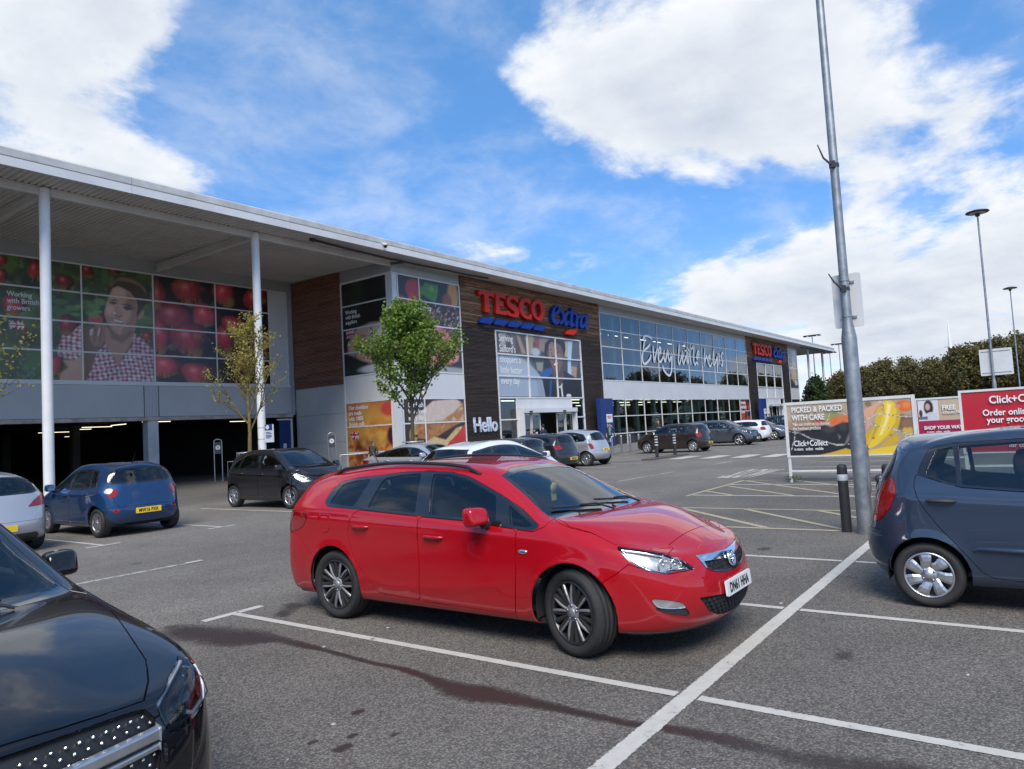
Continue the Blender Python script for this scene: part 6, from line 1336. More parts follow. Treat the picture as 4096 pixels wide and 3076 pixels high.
DOORB = bp(MB().box(24.75, 25.5, YW + .02, YW + .08, 0, 2.88), 'blue_door', BLUEP); bp(MB().box(25.5, 25.62, YW - .02, YW + .14, 0, 2.98), 'door_frame', WHITEM); bp(MB().box(24.98, 25.18, YW + .005, YW + .015, 1.25, 1.60), 'notice', LM['lwhite'], DOORB); bp(MB().box(24.6, 25.6, YW - .04, YW + .02, 2.90, 2.99), 'door_header', WHITEM)
# --- timber cladding: real slats, weathered colour along each slat
def slats(name, u0, u1, z0, z1, place, colfn, holes=(), pitch=.075, seed=1):
    rs = random.Random(seed); vs, fs, cols = [], [], []
    z = z0 + .01
    while z + .05 < z1:
        segs = []; u = u0 + rs.uniform(-2, 0)
        while u < u1: w_ = rs.uniform(1.2, 3.6); segs.append((max(u, u0), min(u + w_ - .006, u1))); u += w_
        out = []
        for a, b_ in segs:
            parts = [(a, b_)]
            for hx0, hx1, hz0, hz1 in holes:
                if z + .05 > hz0 and z < hz1:
                    nx = []
                    for p_, q_ in parts:
                        if q_ <= hx0 or p_ >= hx1: nx.append((p_, q_))
                        else:
                            if p_ < hx0: nx.append((p_, hx0))
                            if q_ > hx1: nx.append((hx1, q_))
                    parts = nx
            out += parts
        for a, b_ in out:
            if b_ - a < .03: continue
            d = .035 + rs.uniform(-.008, .012); c = colfn((a + b_) / 2, z, rs); k = len(vs); h = .052 + rs.uniform(-.004, .004)
            for uu, dd, zz in ((a, d, z), (b_, d, z), (b_, d, z + h), (a, d, z + h), (a, 0, z), (b_, 0, z), (b_, 0, z + h), (a, 0, z + h)): vs.append(place(uu, zz, dd)); cols.append(c)
            fs += [(k, k + 1, k + 2, k + 3), (k + 4, k + 5, k + 1, k), (k + 3, k + 2, k + 6, k + 7), (k, k + 3, k + 7, k + 4), (k + 1, k + 5, k + 6, k + 2)]
        z += pitch
    me = bpy.data.meshes.new(name); me.from_pydata(vs, [], fs); a = me.color_attributes.new('Col', 'FLOAT_COLOR', 'POINT'); a.data.foreach_set('color', np.array([c + (1,) for c in cols], np.float32).ravel()); me.update(); me.transform(_inv)
    o = link(name, me, WOODM, BLD); o['kind'] = 'stuff'; return o
def wood_mat():
    m, nt, b, out = newmat('timber_slat'); L = nt.links; at = nd(nt, 'ShaderNodeAttribute'); at.attribute_name = 'Col'; tc = nd(nt, 'ShaderNodeTexCoord'); mp = nd(nt, 'ShaderNodeMapping'); mp.inputs['Scale'].default_value = (1.2, 1.2, 14); L.new(tc.outputs['Object'], mp.inputs[0])
    n = nd(nt, 'ShaderNodeTexNoise'); n.inputs['Scale'].default_value = 1.5; n.inputs['Detail'].default_value = 6; L.new(mp.outputs[0], n.inputs['Vector']); r = nd(nt, 'ShaderNodeMapRange'); r.inputs[1].default_value = .3; r.inputs[2].default_value = .7; r.inputs[3].default_value = .65; r.inputs[4].default_value = 1.3; L.new(n.outputs[0], r.inputs[0])
    hv = nd(nt, 'ShaderNodeHueSaturation'); L.new(at.outputs['Color'], hv.inputs['Color']); L.new(r.outputs[0], hv.inputs['Value']); L.new(hv.outputs[0], b.inputs['Base Color']); b.inputs['Roughness'].default_value = .75
    return m
WOODM = wood_mat()
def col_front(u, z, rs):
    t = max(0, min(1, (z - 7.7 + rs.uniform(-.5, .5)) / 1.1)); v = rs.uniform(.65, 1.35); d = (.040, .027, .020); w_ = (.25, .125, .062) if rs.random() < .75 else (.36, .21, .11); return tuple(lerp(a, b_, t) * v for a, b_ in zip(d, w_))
def col_ret(u, z, rs):
    v = rs.uniform(.6, 1.35); return (.21 * v, .080 * v, .038 * v)
PYs = lambda u, z, d: (u, YF - .02 - d, z); PXs = lambda u, z, d: (XR - .02 - d, -u, z)
HOLE1 = [(34.36, 44.32, 0, 7.72)]; HOLE2 = [(83.7, 94.3, 0, 7.72)]
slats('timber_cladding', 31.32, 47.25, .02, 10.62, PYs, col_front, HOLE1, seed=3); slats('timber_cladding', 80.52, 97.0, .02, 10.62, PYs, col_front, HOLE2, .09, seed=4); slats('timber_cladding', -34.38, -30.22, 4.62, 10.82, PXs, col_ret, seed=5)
for x0, x1, z0 in ((31.3, 34.4, 0), (44.3, 47.3, 0), (34.4, 44.3, 7.72), (80.5, 83.72, 0), (94.3, 97.05, 0), (83.72, 94.3, 7.72)): bp(MB().box(x0, x1, YF - .019, YF + .2, z0, 10.7), 'backing_board', DARKM)
# --- return wall
bp(MB().box(XR, XR + .3, 30.2, 34.45, 0, 10.9), 'return_wall', GREYD)
for y0, y1 in ((30.22, 32.3), (32.32, 34.35)):
    for z0, z1 in ((.02, 1.5), (1.52, 3.05), (3.07, 4.58)): bp(MB().box(XR - .045, XR + .01, y0, y1, z0, z1), 'grey_panel', GREYP, bevel=.006)
bp(MB().box(XR, XR + .2, 26.32, 30.2, 10.03, 10.8), 'frieze', GREYD); bp(MB().box(XR - .05, XR + .02, 26.25, 30.22, 10.02, 10.10), 'frame_head', WHITEM)
RROW = [.02, .9, 2.26, 3.55, 4.97, 6.24, 7.50, 8.77, 10.03]
b = MB()
for z in RROW: b.box(XR - .03, XR + .02, 26.6, 30.2, z - .035, z + .035)
b.box(XR - .036, XR + .02, 30.15, 30.23, 0, 10.03); b.box(XR - .036, XR + .02, 26.62, 26.70, 0, 10.03); bp(b, 'window_frame', WHITEM)
bp(MB().box(XR - .028, XR + .3, 26.24, 26.62, 0, 10.03), 'corner_strip', SPAND); bp(MB().box(XR - .01, XR + .02, 26.7, 30.15, 3.59, 4.93), 'spandrel_panel', SPAND); bp(MB().box(XR + .02, XR + .1, 26.6, 30.2, 0, 10), 'backing_board', DARKM)
# --- front facade, corner posters
b = MB()
for z in RROW: b.box(26.0, 31.28, YF - .03, YF + .02, z - .035, z + .035)
for v in (26.35, 27.95, 31.25): b.box(v - .04, v + .04, YF - .036, YF + .02, 0, 10.03)
bp(b, 'window_frame', WHITEM)
for x0, x1 in ((26.30, 27.92), (27.98, 31.2)): bp(MB().box(x0, x1, YF - .008, YF + .03, 3.59, 4.93), 'spandrel_panel', SPAND)
bp(MB().box(26.25, 31.3, YF + .03, YF + .2, 0, 10), 'backing_board', DARKM); bp(MB().box(26.0, 31.3, YF, YF + .2, 10.04, 10.75), 'frieze', GREYD)
# --- curtain wall
def curtain(xs, zs, pane_m, frame_y, name='curtain_wall', fw=.035, skip=(), deep=.09):
    b = MB()
    for x_ in xs: b.box(x_ - fw, x_ + fw, frame_y - .045, frame_y + deep, zs[0], zs[-1])
    for z in zs: b.box(xs[0], xs[-1], frame_y - .039, frame_y + deep, z - fw, z + fw)
    fr = bp(b, name, WHITEM)
    for i in range(len(xs) - 1):
        for j in range(len(zs) - 1):
            if (i, j) in skip: continue
            t = R_.uniform(-.0045, .0045); t2 = R_.uniform(-.0045, .0045)
            x0, x1, z0, z1 = xs[i] + fw, xs[i + 1] - fw, zs[j] + fw, zs[j + 1] - fw
            q = MB(); q.add([(x0, frame_y - t, z0), (x1, frame_y + t, z0), (x1, frame_y + t + t2, z1), (x0, frame_y - t + t2, z1)], [(0, 1, 2, 3)]); bp(q, 'pane', pane_m, fr)
    return fr
GX = [47.40 + 3.312 * i for i in range(11)]
curtain(GX, [4.94, 6.22, 7.50, 8.78, 10.07], FGLASS, YF)
curtain(GX, [.0, .86, 2.20, 3.50], LGLASS, YF, skip=[(9, 0), (9, 1), (9, 2)])
for i in range(10): bp(MB().box(GX[i] + .012, GX[i + 1] - .012, YF - .02, YF + .06, 3.54, 4.90), 'spandrel_panel', SPAND)
for i in range(0, 10): bp(MB().box(GX[i] + .01, GX[i + 1] - .01, YF - .03, YF + .2, 10.11, 10.72), 'frieze_panel', GREYD)
bp(MB().box(47.28, 80.55, YF + .1, YF + .3, 3.55, 4.9), 'backing_board', INTD)
# window and entrance of each timber bay
def entrance(x0, glass_top):
    c1, c2 = x0 + 3.32, x0 + 6.62; xe = x0 + 9.9; d0, d1 = x0 + 1.80, x0 + 8.22
    b = MB()
    for v in (x0, c1, c2, xe): b.box(v - .05, v + .05, YF - .09, YF + .1, 3.6, 7.70)
    for z in (3.6, 4.93, 6.28, 7.68): b.box(x0, xe, YF - .084, YF + .1, z - .045, z + .045)
    for v in (x0, d0, d1, xe): b.box(v - .05, v + .05, YF - .09, YF + .1, 0, 3.6)
    for z in (.05, 2.26): b.box(x0, d0, YF - .08, YF + .1, z - .04, z + .04); b.box(d1, xe, YF - .08, YF + .1, z - .04, z + .04)
    fr = bp(b, 'entrance_frame', WHITEM)
    for a, c in ((x0, d0), (d1, xe)):
        for z0, z1 in ((.09, 2.22), (2.30, 3.55)): q = MB(); q.add([(a + .05, YF, z0), (c - .05, YF, z0), (c - .05, YF, z1), (a + .05, YF, z1)], [(0, 1, 2, 3)]); bp(q, 'pane', LGLASS, fr)
    for a, c in ((d0 + .03, c1 + .05), (c1 + .07, c2 - .03), (c2 - .01, d1 - .03)): bp(MB().box(a, c, YF - .06, YF + .02, 2.92, 3.54), 'header_panel', SPAND, fr)
    b = MB(); b.box(d0 + .02, d1 - .02, YF - .55, YF - .1, 2.62, 2.90); b.box(d0 + .02, d0 + .16, YF - .5, YF - .1, 0, 2.62); b.box(d1 - .16, d1 - .02, YF - .5, YF - .1, 0, 2.62); bp(b, 'door_surround', SPAND, None, .01)
    bp(MB().box(d0 + .6, d0 + .95, YF - .58, YF - .55, 2.66, 2.74), 'door_sensor', MT['trim']); bp(MB().box(d1 - 1.9, d1 - 1.55, YF - .58, YF - .55, 2.66, 2.74), 'door_sensor', MT['trim'])
    w_ = (d1 - d0 - .4) / 6
    for i in range(6):
        if i in (2, 3): continue
        a = d0 + .2 + i * w_; yy = YF - .2 - .06 * (i % 2); b = MB(); b.box(a + .01, a + .09, yy, yy + .05, .03, 2.6); b.box(a + w_ - .09, a + w_ - .01, yy, yy + .05, .03, 2.6); b.box(a, a + w_, yy, yy + .05, 2.5, 2.6); b.box(a, a + w_, yy, yy + .05, .03, .16); dr = bp(b, 'sliding_door', WHITEM); q = MB(); q.add([(a + .09, yy + .02, .16), (a + w_ - .09, yy + .02, .16), (a + w_ - .09, yy + .02, 2.5), (a + .09, yy + .02, 2.5)], [(0, 1, 2, 3)]); bp(q, 'pane', LGLASS, dr)
        bp(MB().box(a + w_ * .4, a + w_ * .6, yy + .002, yy + .012, 1.2, 1.4), 'door_sticker', LM['lwhite'] if i % 2 else LM['lblue'], dr)
    return fr
entrance(34.4, 0); entrance(83.75, 0)
for i in range(3):
    xa = 83.75 + 3.3 * i
    for z0, z1 in ((4.98, 6.23), (6.33, 7.63)): q = MB(); t = R_.uniform(-.02, .02); q.add([(xa + .06, YF - t, z0), (xa + 3.25, YF + t, z0), (xa + 3.25, YF + t, z1), (xa + .06, YF - t, z1)], [(0, 1, 2, 3)]); bp(q, 'pane', FGLASS)
    bp(MB().box(xa + .06, xa + 3.25, YF - .02, YF + .05, 3.66, 4.88), 'spandrel_panel', SPAND)
# right corner
b = MB()
for z in [.02, 1.2, 2.3, 3.5, 4.93, 6.25, 7.6, 8.95, 10.05]: b.box(97.1, 101.2, YF - .03, YF + .02, z - .035, z + .035)
for v in (97.2, 101.15): b.box(v - .06, v + .06, YF - .036, YF + .02, 0, 10.05)
bp(b, 'window_frame', WHITEM); bp(MB().box(97.26, 101.09, YF - .008, YF + .05, 3.54, 4.89), 'spandrel_panel', SPAND); bp(MB().box(97.05, 101.2, YF + .05, YF + .2, 0, 10.7), 'wall', GREYD); bp(MB().box(101.2, 101.4, YF, 80, 0, 10.9), 'side_wall', GREYP)
bp(MB().box(26.3, 101, 79.6, 80, 0, 10.9), 'back_wall', INTD)
# --- shop interior behind the glass
bp(MB().box(31.3, 101, YF + .4, 45, .0, .035), 'shop_floor', INTF); bp(MB().box(31.3, 101, YF + .35, 45, 3.75, 4.7), 'upper_floor', INTW); bp(MB().box(31.3, 101, YF + .35, 45, 10.2, 10.4), 'upper_ceiling', INTW); bp(MB().box(31.3, 101, 45, 45.2, 0, 10.3), 'interior_wall', INTW); bp(MB().box(31.3, 101, 44.8, 44.99, 1.0, 3.2), 'shelving', INTD)
for i in range(0, 11):
    bp(MB().box(GX[i] - .62, GX[i] - .12, YF + .45, YF + .72, .04, 3.74), 'interior_column', INTW); bp(MB().box(GX[i] - .62, GX[i] - .12, YF + .45, YF + .72, 4.72, 10.19), 'interior_column', INTW)
b = MB(); b.prism([(60.5, .1), (72.0, 3.7), (73.5, 3.7), (73.5, 3.2), (62.0, .1)], 28.6, 30.0, Matrix(((1, 0, 0, 0), (0, 0, 1, 0), (0, 1, 0, 0), (0, 0, 0, 1)))); b.prism([(60.5, 1.1), (72.0, 4.0), (73.5, 4.0), (73.5, 3.7), (72.0, 3.7), (60.5, .1)], 28.5, 28.56, Matrix(((1, 0, 0, 0), (0, 0, 1, 0), (0, 1, 0, 0), (0, 0, 0, 1)))); bp(b, 'travelator', INTW)
STRIP = emis('ceiling_strip', (1.0, .93, .78), 1.3)
for i in range(10):
    for yy in (30, 34, 39): bp(MB().box(GX[i] + .4, GX[i] + 2.6, yy, yy + .14, 3.70, 3.745), 'ceiling_strip', STRIP)
    bp(MB().box(GX[i] + .6, GX[i] + 2.4, 33, 33.12, 10.15, 10.195), 'ceiling_strip', STRIP)
for xx in (36, 38.5, 41): bp(MB().box(xx, xx + 1.5, 31, 31.14, 3.70, 3.745), 'ceiling_strip', STRIP)
rs = random.Random(11)
for i in range(16):
    xq = 47.8 + i * 2.0; b = MB(); hgt = rs.uniform(.9, 1.7); b.box(xq, xq + rs.uniform(.7, 1.4), 27.8, 28.6, .04, hgt); bp(b, 'display_stand', INTD if i % 3 else RUST)
CAFE = mat('cafe_red', (.22, .03, .03), .6); CAFW = mat('cafe_wood', (.24, .14, .07), .6)
for i in range(8):
    xq = 48.2 + i * 3.2; b = MB(); b.box(xq, xq + .9, 27.4, 28.2, 5.42, 5.46); b.box(xq + .42, xq + .48, 27.75, 27.81, 4.71, 5.42); bp(b, 'cafe_table', CAFW)
    b = MB(); b.box(xq - .6, xq - .15, 27.5, 27.95, 5.14, 5.2); b.box(xq - .62, xq - .56, 27.5, 27.95, 5.2, 5.65)
    for a_, c_ in ((-.58, 27.53), (-.2, 27.53), (-.58, 27.9), (-.2, 27.9)): b.box(xq + a_, xq + a_ + .04, c_, c_ + .04, 4.71, 5.14)
    bp(b, 'cafe_chair', CAFE if i < 2 else CAFW)
bp(MB().box(35.0, 43.5, 29.2, 29.3, .04, 3.5), 'lobby_wall', INTD)
# --- posters
py = wall_y(YW - .012); pyf = wall_y(YF - .012); pxr = wall_x(XR - .012)
P = poster('grower_poster', 'huge printed wall picture of a man in a checked shirt picking red apples', PX_, ROWS, py, art_grower, .05, .06)
wtext(P, 'Working\nwith British\ngrowers', py, 11.64, 8.44, .30, line=.95, sx=.86)
P = poster('steak_poster', 'printed picture of sliced steak with vegetables behind the green tree', [26.32, 27.95, 31.22], RROW[4:], pyf, art_steak, .05, .07)
wtext(P, 'All our steaks\nare 21 day\nmatured', pyf, 27.0, 8.30, .42, line=.92, sx=.78)
P = poster('bread_poster', 'printed picture of a tomato sandwich on crusty bread low on the store corner', [26.32, 27.95, 31.22], RROW[:4], pyf, art_bread, .04, .07); wtext(P, 'Our fresh\nbread loved\nevery day', pyf, 26.7, 3.10, .36, line=.95, sx=.8); wtext(P, 'IN STORE', pyf, 26.85, 1.55, .16, 'lblack')
P = poster('chop_poster', 'dark printed picture of a roast meat cut with a small flag', [-30.16, -26.70], RROW[4:], pxr, art_chop, .05, .07); wtext(P, 'Working\nwith British\nsuppliers', pxr, -29.88, 8.34, .29, line=.95, sx=.86)
P = poster('cheese_poster', 'orange printed picture of cheese and berries with a small flag', [-30.16, -26.70], RROW[:4], pxr, art_cheddar, .045, .07); wtext(P, 'Our cheddars\nare made\nwith 100%\nBritish milk', pxr, -29.95, 3.18, .31, line=.95, sx=.86)
P = poster('welcome_poster', 'printed picture of a smiling shop worker above the main entrance', [34.44, 37.72, 41.02, 44.26], [3.64, 4.93, 6.28, 7.66], pyf, art_serving, .05, .09); wtext(P, 'Serving\nSalford\u2019s\nshoppers a\nlittle better\nevery day', pyf, 34.75, 7.08, .62, line=1.06, sx=.80)
P = poster('farmers_poster', 'dark red printed picture of vegetables in the lowest glass bay by the second entrance', [77.24, 80.48], [.02, .86, 2.2, 3.48], pyf, art_farm, .06, .07); wtext(P, 'Partnering\nwith British\nfarmers', pyf, 77.45, 2.95, .52, line=.95)
P = poster('bread_roll_poster', 'tall printed picture on the far corner of the store beside the end columns', [97.24, 101.1], [4.95, 6.25, 7.6, 8.95, 10.03], pyf, art_far, .07, .07); wtext(P, 'Working\nwith British\nsuppliers', pyf, 97.7, 8.55, .55, line=.95)
P = poster('pantry_poster', 'dark printed panel at the foot of the far store corner', [97.24, 101.1], [.05, 1.2, 2.3, 3.48], pyf, lambda x_, y_: Art(x_, y_, (.02, .02, .022)).c, .2, .07)
# --- big window lettering
def script():
    root = empty('window_slogan', (54.0, YF - .02, 5.5)); tag(root, 'large white handwritten Every little helps slogan across the upper glass', 'slogan')
    for st in ELH:
        P2 = []
        for i in range(len(st) - 1):
            for k in range(5):
                t = k / 5; p0 = st[max(i - 1, 0)]; p1 = st[i]; p2 = st[i + 1]; p3 = st[min(i + 2, len(st) - 1)]
                f = lambda a, b_, c, d: .5 * (2 * b_ + (c - a) * t + (2 * a - 5 * b_ + 4 * c - d) * t * t + (3 * b_ - a - 3 * c + d) * t ** 3); P2.append((f(p0[0], p1[0], p2[0], p3[0]), f(p0[1], p1[1], p2[1], p3[1])))
        P2.append(st[-1]); b = MB(); vs = []; n = len(P2)
        for i, (u, z) in enumerate(P2):
            a, c = P2[max(0, i - 1)], P2[min(n - 1, i + 1)]; dx, dz = c[0] - a[0], c[1] - a[1]; L_ = hypot(dx, dz) + 1e-9; w_ = .10 * (.55 + .45 * min(1, i / 3, (n - 1 - i) / 3)); nx, nz = -dz / L_ * w_ * 1.15, dx / L_ * w_
            vs += [(u + nx - 54.0, -.05, z + nz - 5.5), (u - nx - 54.0, -.05, z - nz - 5.5)]
        b.add(vs, [(2 * i, 2 * i + 1, 2 * i + 3, 2 * i + 2) for i in range(n - 1)]); b.build('letter_stroke', LM['lwhite'], root)
script()
# --- shop signs
SRED = mat('sign_red', (.60, .022, .010), .5, spec=.25); SBLUE = mat('sign_blue', (.006, .040, .26), .5, spec=.25)
def holed(b, outer, inner, y0, y1):
    """letter with one hole, as two strips around"""
    n = 28
    def rs_(P):
        P = [Vector(q) for q in P]; c = sum(P, Vector((0, 0))) / len(P); ang = []
        for k in range(n):
            a = 2 * pi * k / n; d = Vector((cos(a), sin(a))); best = 0
            for i in range(len(P)):
                p_, q_ = P[i] - c, P[(i + 1) % len(P)] - c; e = q_ - p_; den = d.x * e.y - d.y * e.x
                if abs(den) < 1e-9: continue
                t = (p_.x * e.y - p_.y * e.x) / den; s_ = (p_.x * d.y - p_.y * d.x) / den
                if t > 0 and 0 <= s_ <= 1: best = max(best, t)
            ang.append(c + d * best)
        return ang
    return rs_(outer), rs_(inner)
def spline_closed(P, k=3):
    out = []; n = len(P)
    for i in range(n):
        p0, p1, p2, p3 = P[i - 1], P[i], P[(i + 1) % n], P[(i + 2) % n]
        for j in range(k):
            t = j / k; out.append(tuple(.5 * (2 * b_ + (c - a) * t + (2 * a - 5 * b_ + 4 * c - d) * t * t + (3 * b_ - a - 3 * c + d) * t ** 3) for a, b_, c, d in zip(p0, p1, p2, p3)))
    return out
XZ = lambda y0: Matrix(((1, 0, 0, 0), (0, 0, -1, y0), (0, 1, 0, 0), (0, 0, 0, 1)))          # local z -> -Y
def shop_sign(dx, label):
    root = empty('shop_sign', (33 + dx, YF - .1, 8.0)); tag(root, label, 'sign', None); inv = Matrix.Translation((-33 - dx, -(YF - .1), -8.0))
    def add(name, P, m, smooth_=False, depth=.22, hole=None):
        P = [(a + dx, b_) for a, b_ in (spline_closed(P) if smooth_ else P)]
        cu = bpy.data.curves.new('letter', 'CURVE'); cu.dimensions = '2D'; cu.fill_mode = 'BOTH'; cu.extrude = depth / 2; cu.bevel_depth = .012; cu.bevel_resolution = 1
        for Q in [P] + ([[(a + dx, b_) for a, b_ in spline_closed(hole)]] if hole else []):
            sp = cu.splines.new('POLY'); sp.points.add(len(Q) - 1); sp.use_cyclic_u = True
            for i, (a, b_) in enumerate(Q): sp.points[i].co = (a, b_, 0, 1)
        o = bpy.data.objects.new('letter', cu); COL.objects.link(o); bpy.context.view_layer.update(); me = bpy.data.meshes.new_from_object(o.evaluated_get(bpy.context.evaluated_depsgraph_get())); bpy.data.objects.remove(o); bpy.data.curves.remove(cu)
        me.materials.clear(); me.transform(inv @ XZ(YF - .22)); link(name, me, m, root)
    add('letter_t', SIGN['T'], SRED); add('letter_e', SIGN['E'], SRED); add('letter_s', SIGN['S'], SRED, True); add('letter_c', SIGN['C'], SRED, True); add('letter_o', SIGN['O'], SRED, True, hole=SIGN['o'])
    for q in ('d1', 'd2', 'd3', 'd4', 'd5'): add('blue_dash', SIGN[q], SBLUE)
    add('letter_e', SIGN['e'], SBLUE, True, hole=SIGN['ei']); add('letter_x', SIGN['x'], SBLUE, True); add('letter_t', SIGN['t'], SBLUE, True); add('letter_r', SIGN['r'], SBLUE, True); add('letter_a', SIGN['a'], SBLUE, True, hole=SIGN['ai']); add('red_dash', SIGN['dash'], SRED)
shop_sign(0, 'red and blue TESCO extra letters on timber above the main entrance')
shop_sign(49.5, 'red and blue TESCO extra letters above the second entrance at the far end')
def hello():
    root = empty('hello_sign', (31.8, YF - .06, 1.6)); tag(root, 'pale blue speckled Hello letters on dark timber beside the entrance', 'sign')
    m = mat('hello_print', (.52, .58, .66), .5, var=.5, vscale=9)
    me = text_mesh('Hello', size=1.18, ext=.04, off=.022, sx=.88); me.transform(frameM((0, -.03, .03), (1, 0, 0), (0, 0, 1))); link('lettering', me, m, root)
hello()
def totem(x, label):
    root = empty('totem_sign', (x, 25.55, 0)); tag(root, label, 'totem sign')
    MB().box(0, 1.85, -.18, .18, .03, 3.5).build('blue_panel', BLUEP, root, .015); MB().box(.75, 1.6, -.20, -.17, 1.75, 2.35).build('white_board', LM['lwhite'], root, .01)
    M = frameM((.80, -.206, 2.05), (1, 0, 0), (0, 0, 1)); text('lettering', 'TESCO', M, LM['lred'], root, size=.26, ext=.002, off=.006, sx=.80); text('lettering', 'Open to Midnight', frameM((.75, -.186, 1.36), (1, 0, 0), (0, 0, 1)), LM['lwhite'], root, size=.115, ext=.002); b = MB(); [b.box(.75, .75 + w_, -.19, -.183, z_, z_ + .05) for z_, w_ in ((1.60, .5), (1.48, .7), (1.24, .6))]; b.build('small_print', LM['lwhite'], root)
    for i in range(2):
        for j in range(2): MB().box(.76 + .45 * i, 1.12 + .45 * i, -.19, -.178, .35 + .34 * j, .62 + .34 * j).build('service_icon', LM['lwhite'] if (i + j) % 2 == 0 else LM['lblack'], root)
totem(45.15, 'blue totem sign by the main entrance with white panel'); totem(81.6, 'blue totem sign by the second entrance with white panel')
# cables, camera, notice
def cable():
    b = MB(); pts = [(20.34, 25.48, 10.56), (22.5, 25.55, 10.52), (25.2, 25.62, 10.50), (27.5, 25.6, 10.50), (29.5, 25.5, 10.50), (31.0, 25.42, 10.46), (32.7, 25.25, 10.47)]; b.tube(pts, .055, 8); b.tube([(26.3, 25.65, 10.5), (25.6, 25.9, 10.36)], .06, 8); b.tube([(20.3, 25.48, 10.56), (20.5, 25.48, 10.55)], .09, 8); tag(b.build('drain_pipe', MT['plastic']), 'black drain hose slung under the white roof edge', 'pipe')
    b = MB(); b.tube([(101, 25.6, 10.45), (108, 25.5, 10.48), (114, 25.6, 10.46)], .06, 6); tag(b.build('drain_pipe', MT['plastic']), 'black pipe under the far end of the roof canopy', 'pipe')
cable()
def cctv(x, y, z, label):
    r = empty('cctv_camera', (x, y, z)); tag(r, label, 'camera'); MB().tube([(0, .12, .08), (0, -.05, .10), (0, -.18, .06)], .035, 8).build('arm', WHITEM, r); m = MB(); m.lathe([(0, .08), (.10, .06), (.13, 0), (.12, -.04), (.10, -.05)], 16, Matrix.Translation((0, -.2, 0))); m.build('housing', mat('cream_plastic', (.55, .48, .38), .5), r); m = MB(); m.lathe([(.10, -.05), (.085, -.11), (.04, -.15), (0, -.16)], 16, Matrix.Translation((0, -.2, 0))); m.build('dome', MT['gloss'], r)
cctv(23.98, 24.78, 10.78, 'cream dome camera on the roof edge above the meat posters'); cctv(117.2, 25.0, 10.7, 'cream dome camera at the far roof corner')
def notice():
    r = empty('column_notice', (18.05, 26.1, 1.7)); tag(r, 'blue and white notice strapped to the white column behind the bare tree', 'notice'); MB().box(-.02, .42, -.03, -.015, 0, .75).build('board', LM['lwhite'], r, .004); MB().box(-.018, .34, -.036, -.031, .50, .748).build('blue_band', BLUEP, r); b = MB(); b.lathe([(0, .003), (.09, .003)], 16, Matrix.Translation((.10, -.038, .63)) @ Matrix.Rotation(pi / 2, 4, 'X')); b.build('round_mark', LM['lwhite'], r); b = MB(); [b.box(.03, .03 + w_, -.034, -.0305, z_, z_ + .03) for z_, w_ in ((.40, .22), (.34, .30), (.27, .26), (.22, .28), (.17, .2))]; b.build('small_print', LM['lblue'], r)
    b = MB(); b.lathe([(.172, -.01), (.172, .01)], 20, Matrix.Translation((0, .2, .15))); b.lathe([(.172, -.01), (.172, .01)], 20, Matrix.Translation((0, .2, .62))); b.build('strap', STEEL, r)
notice()
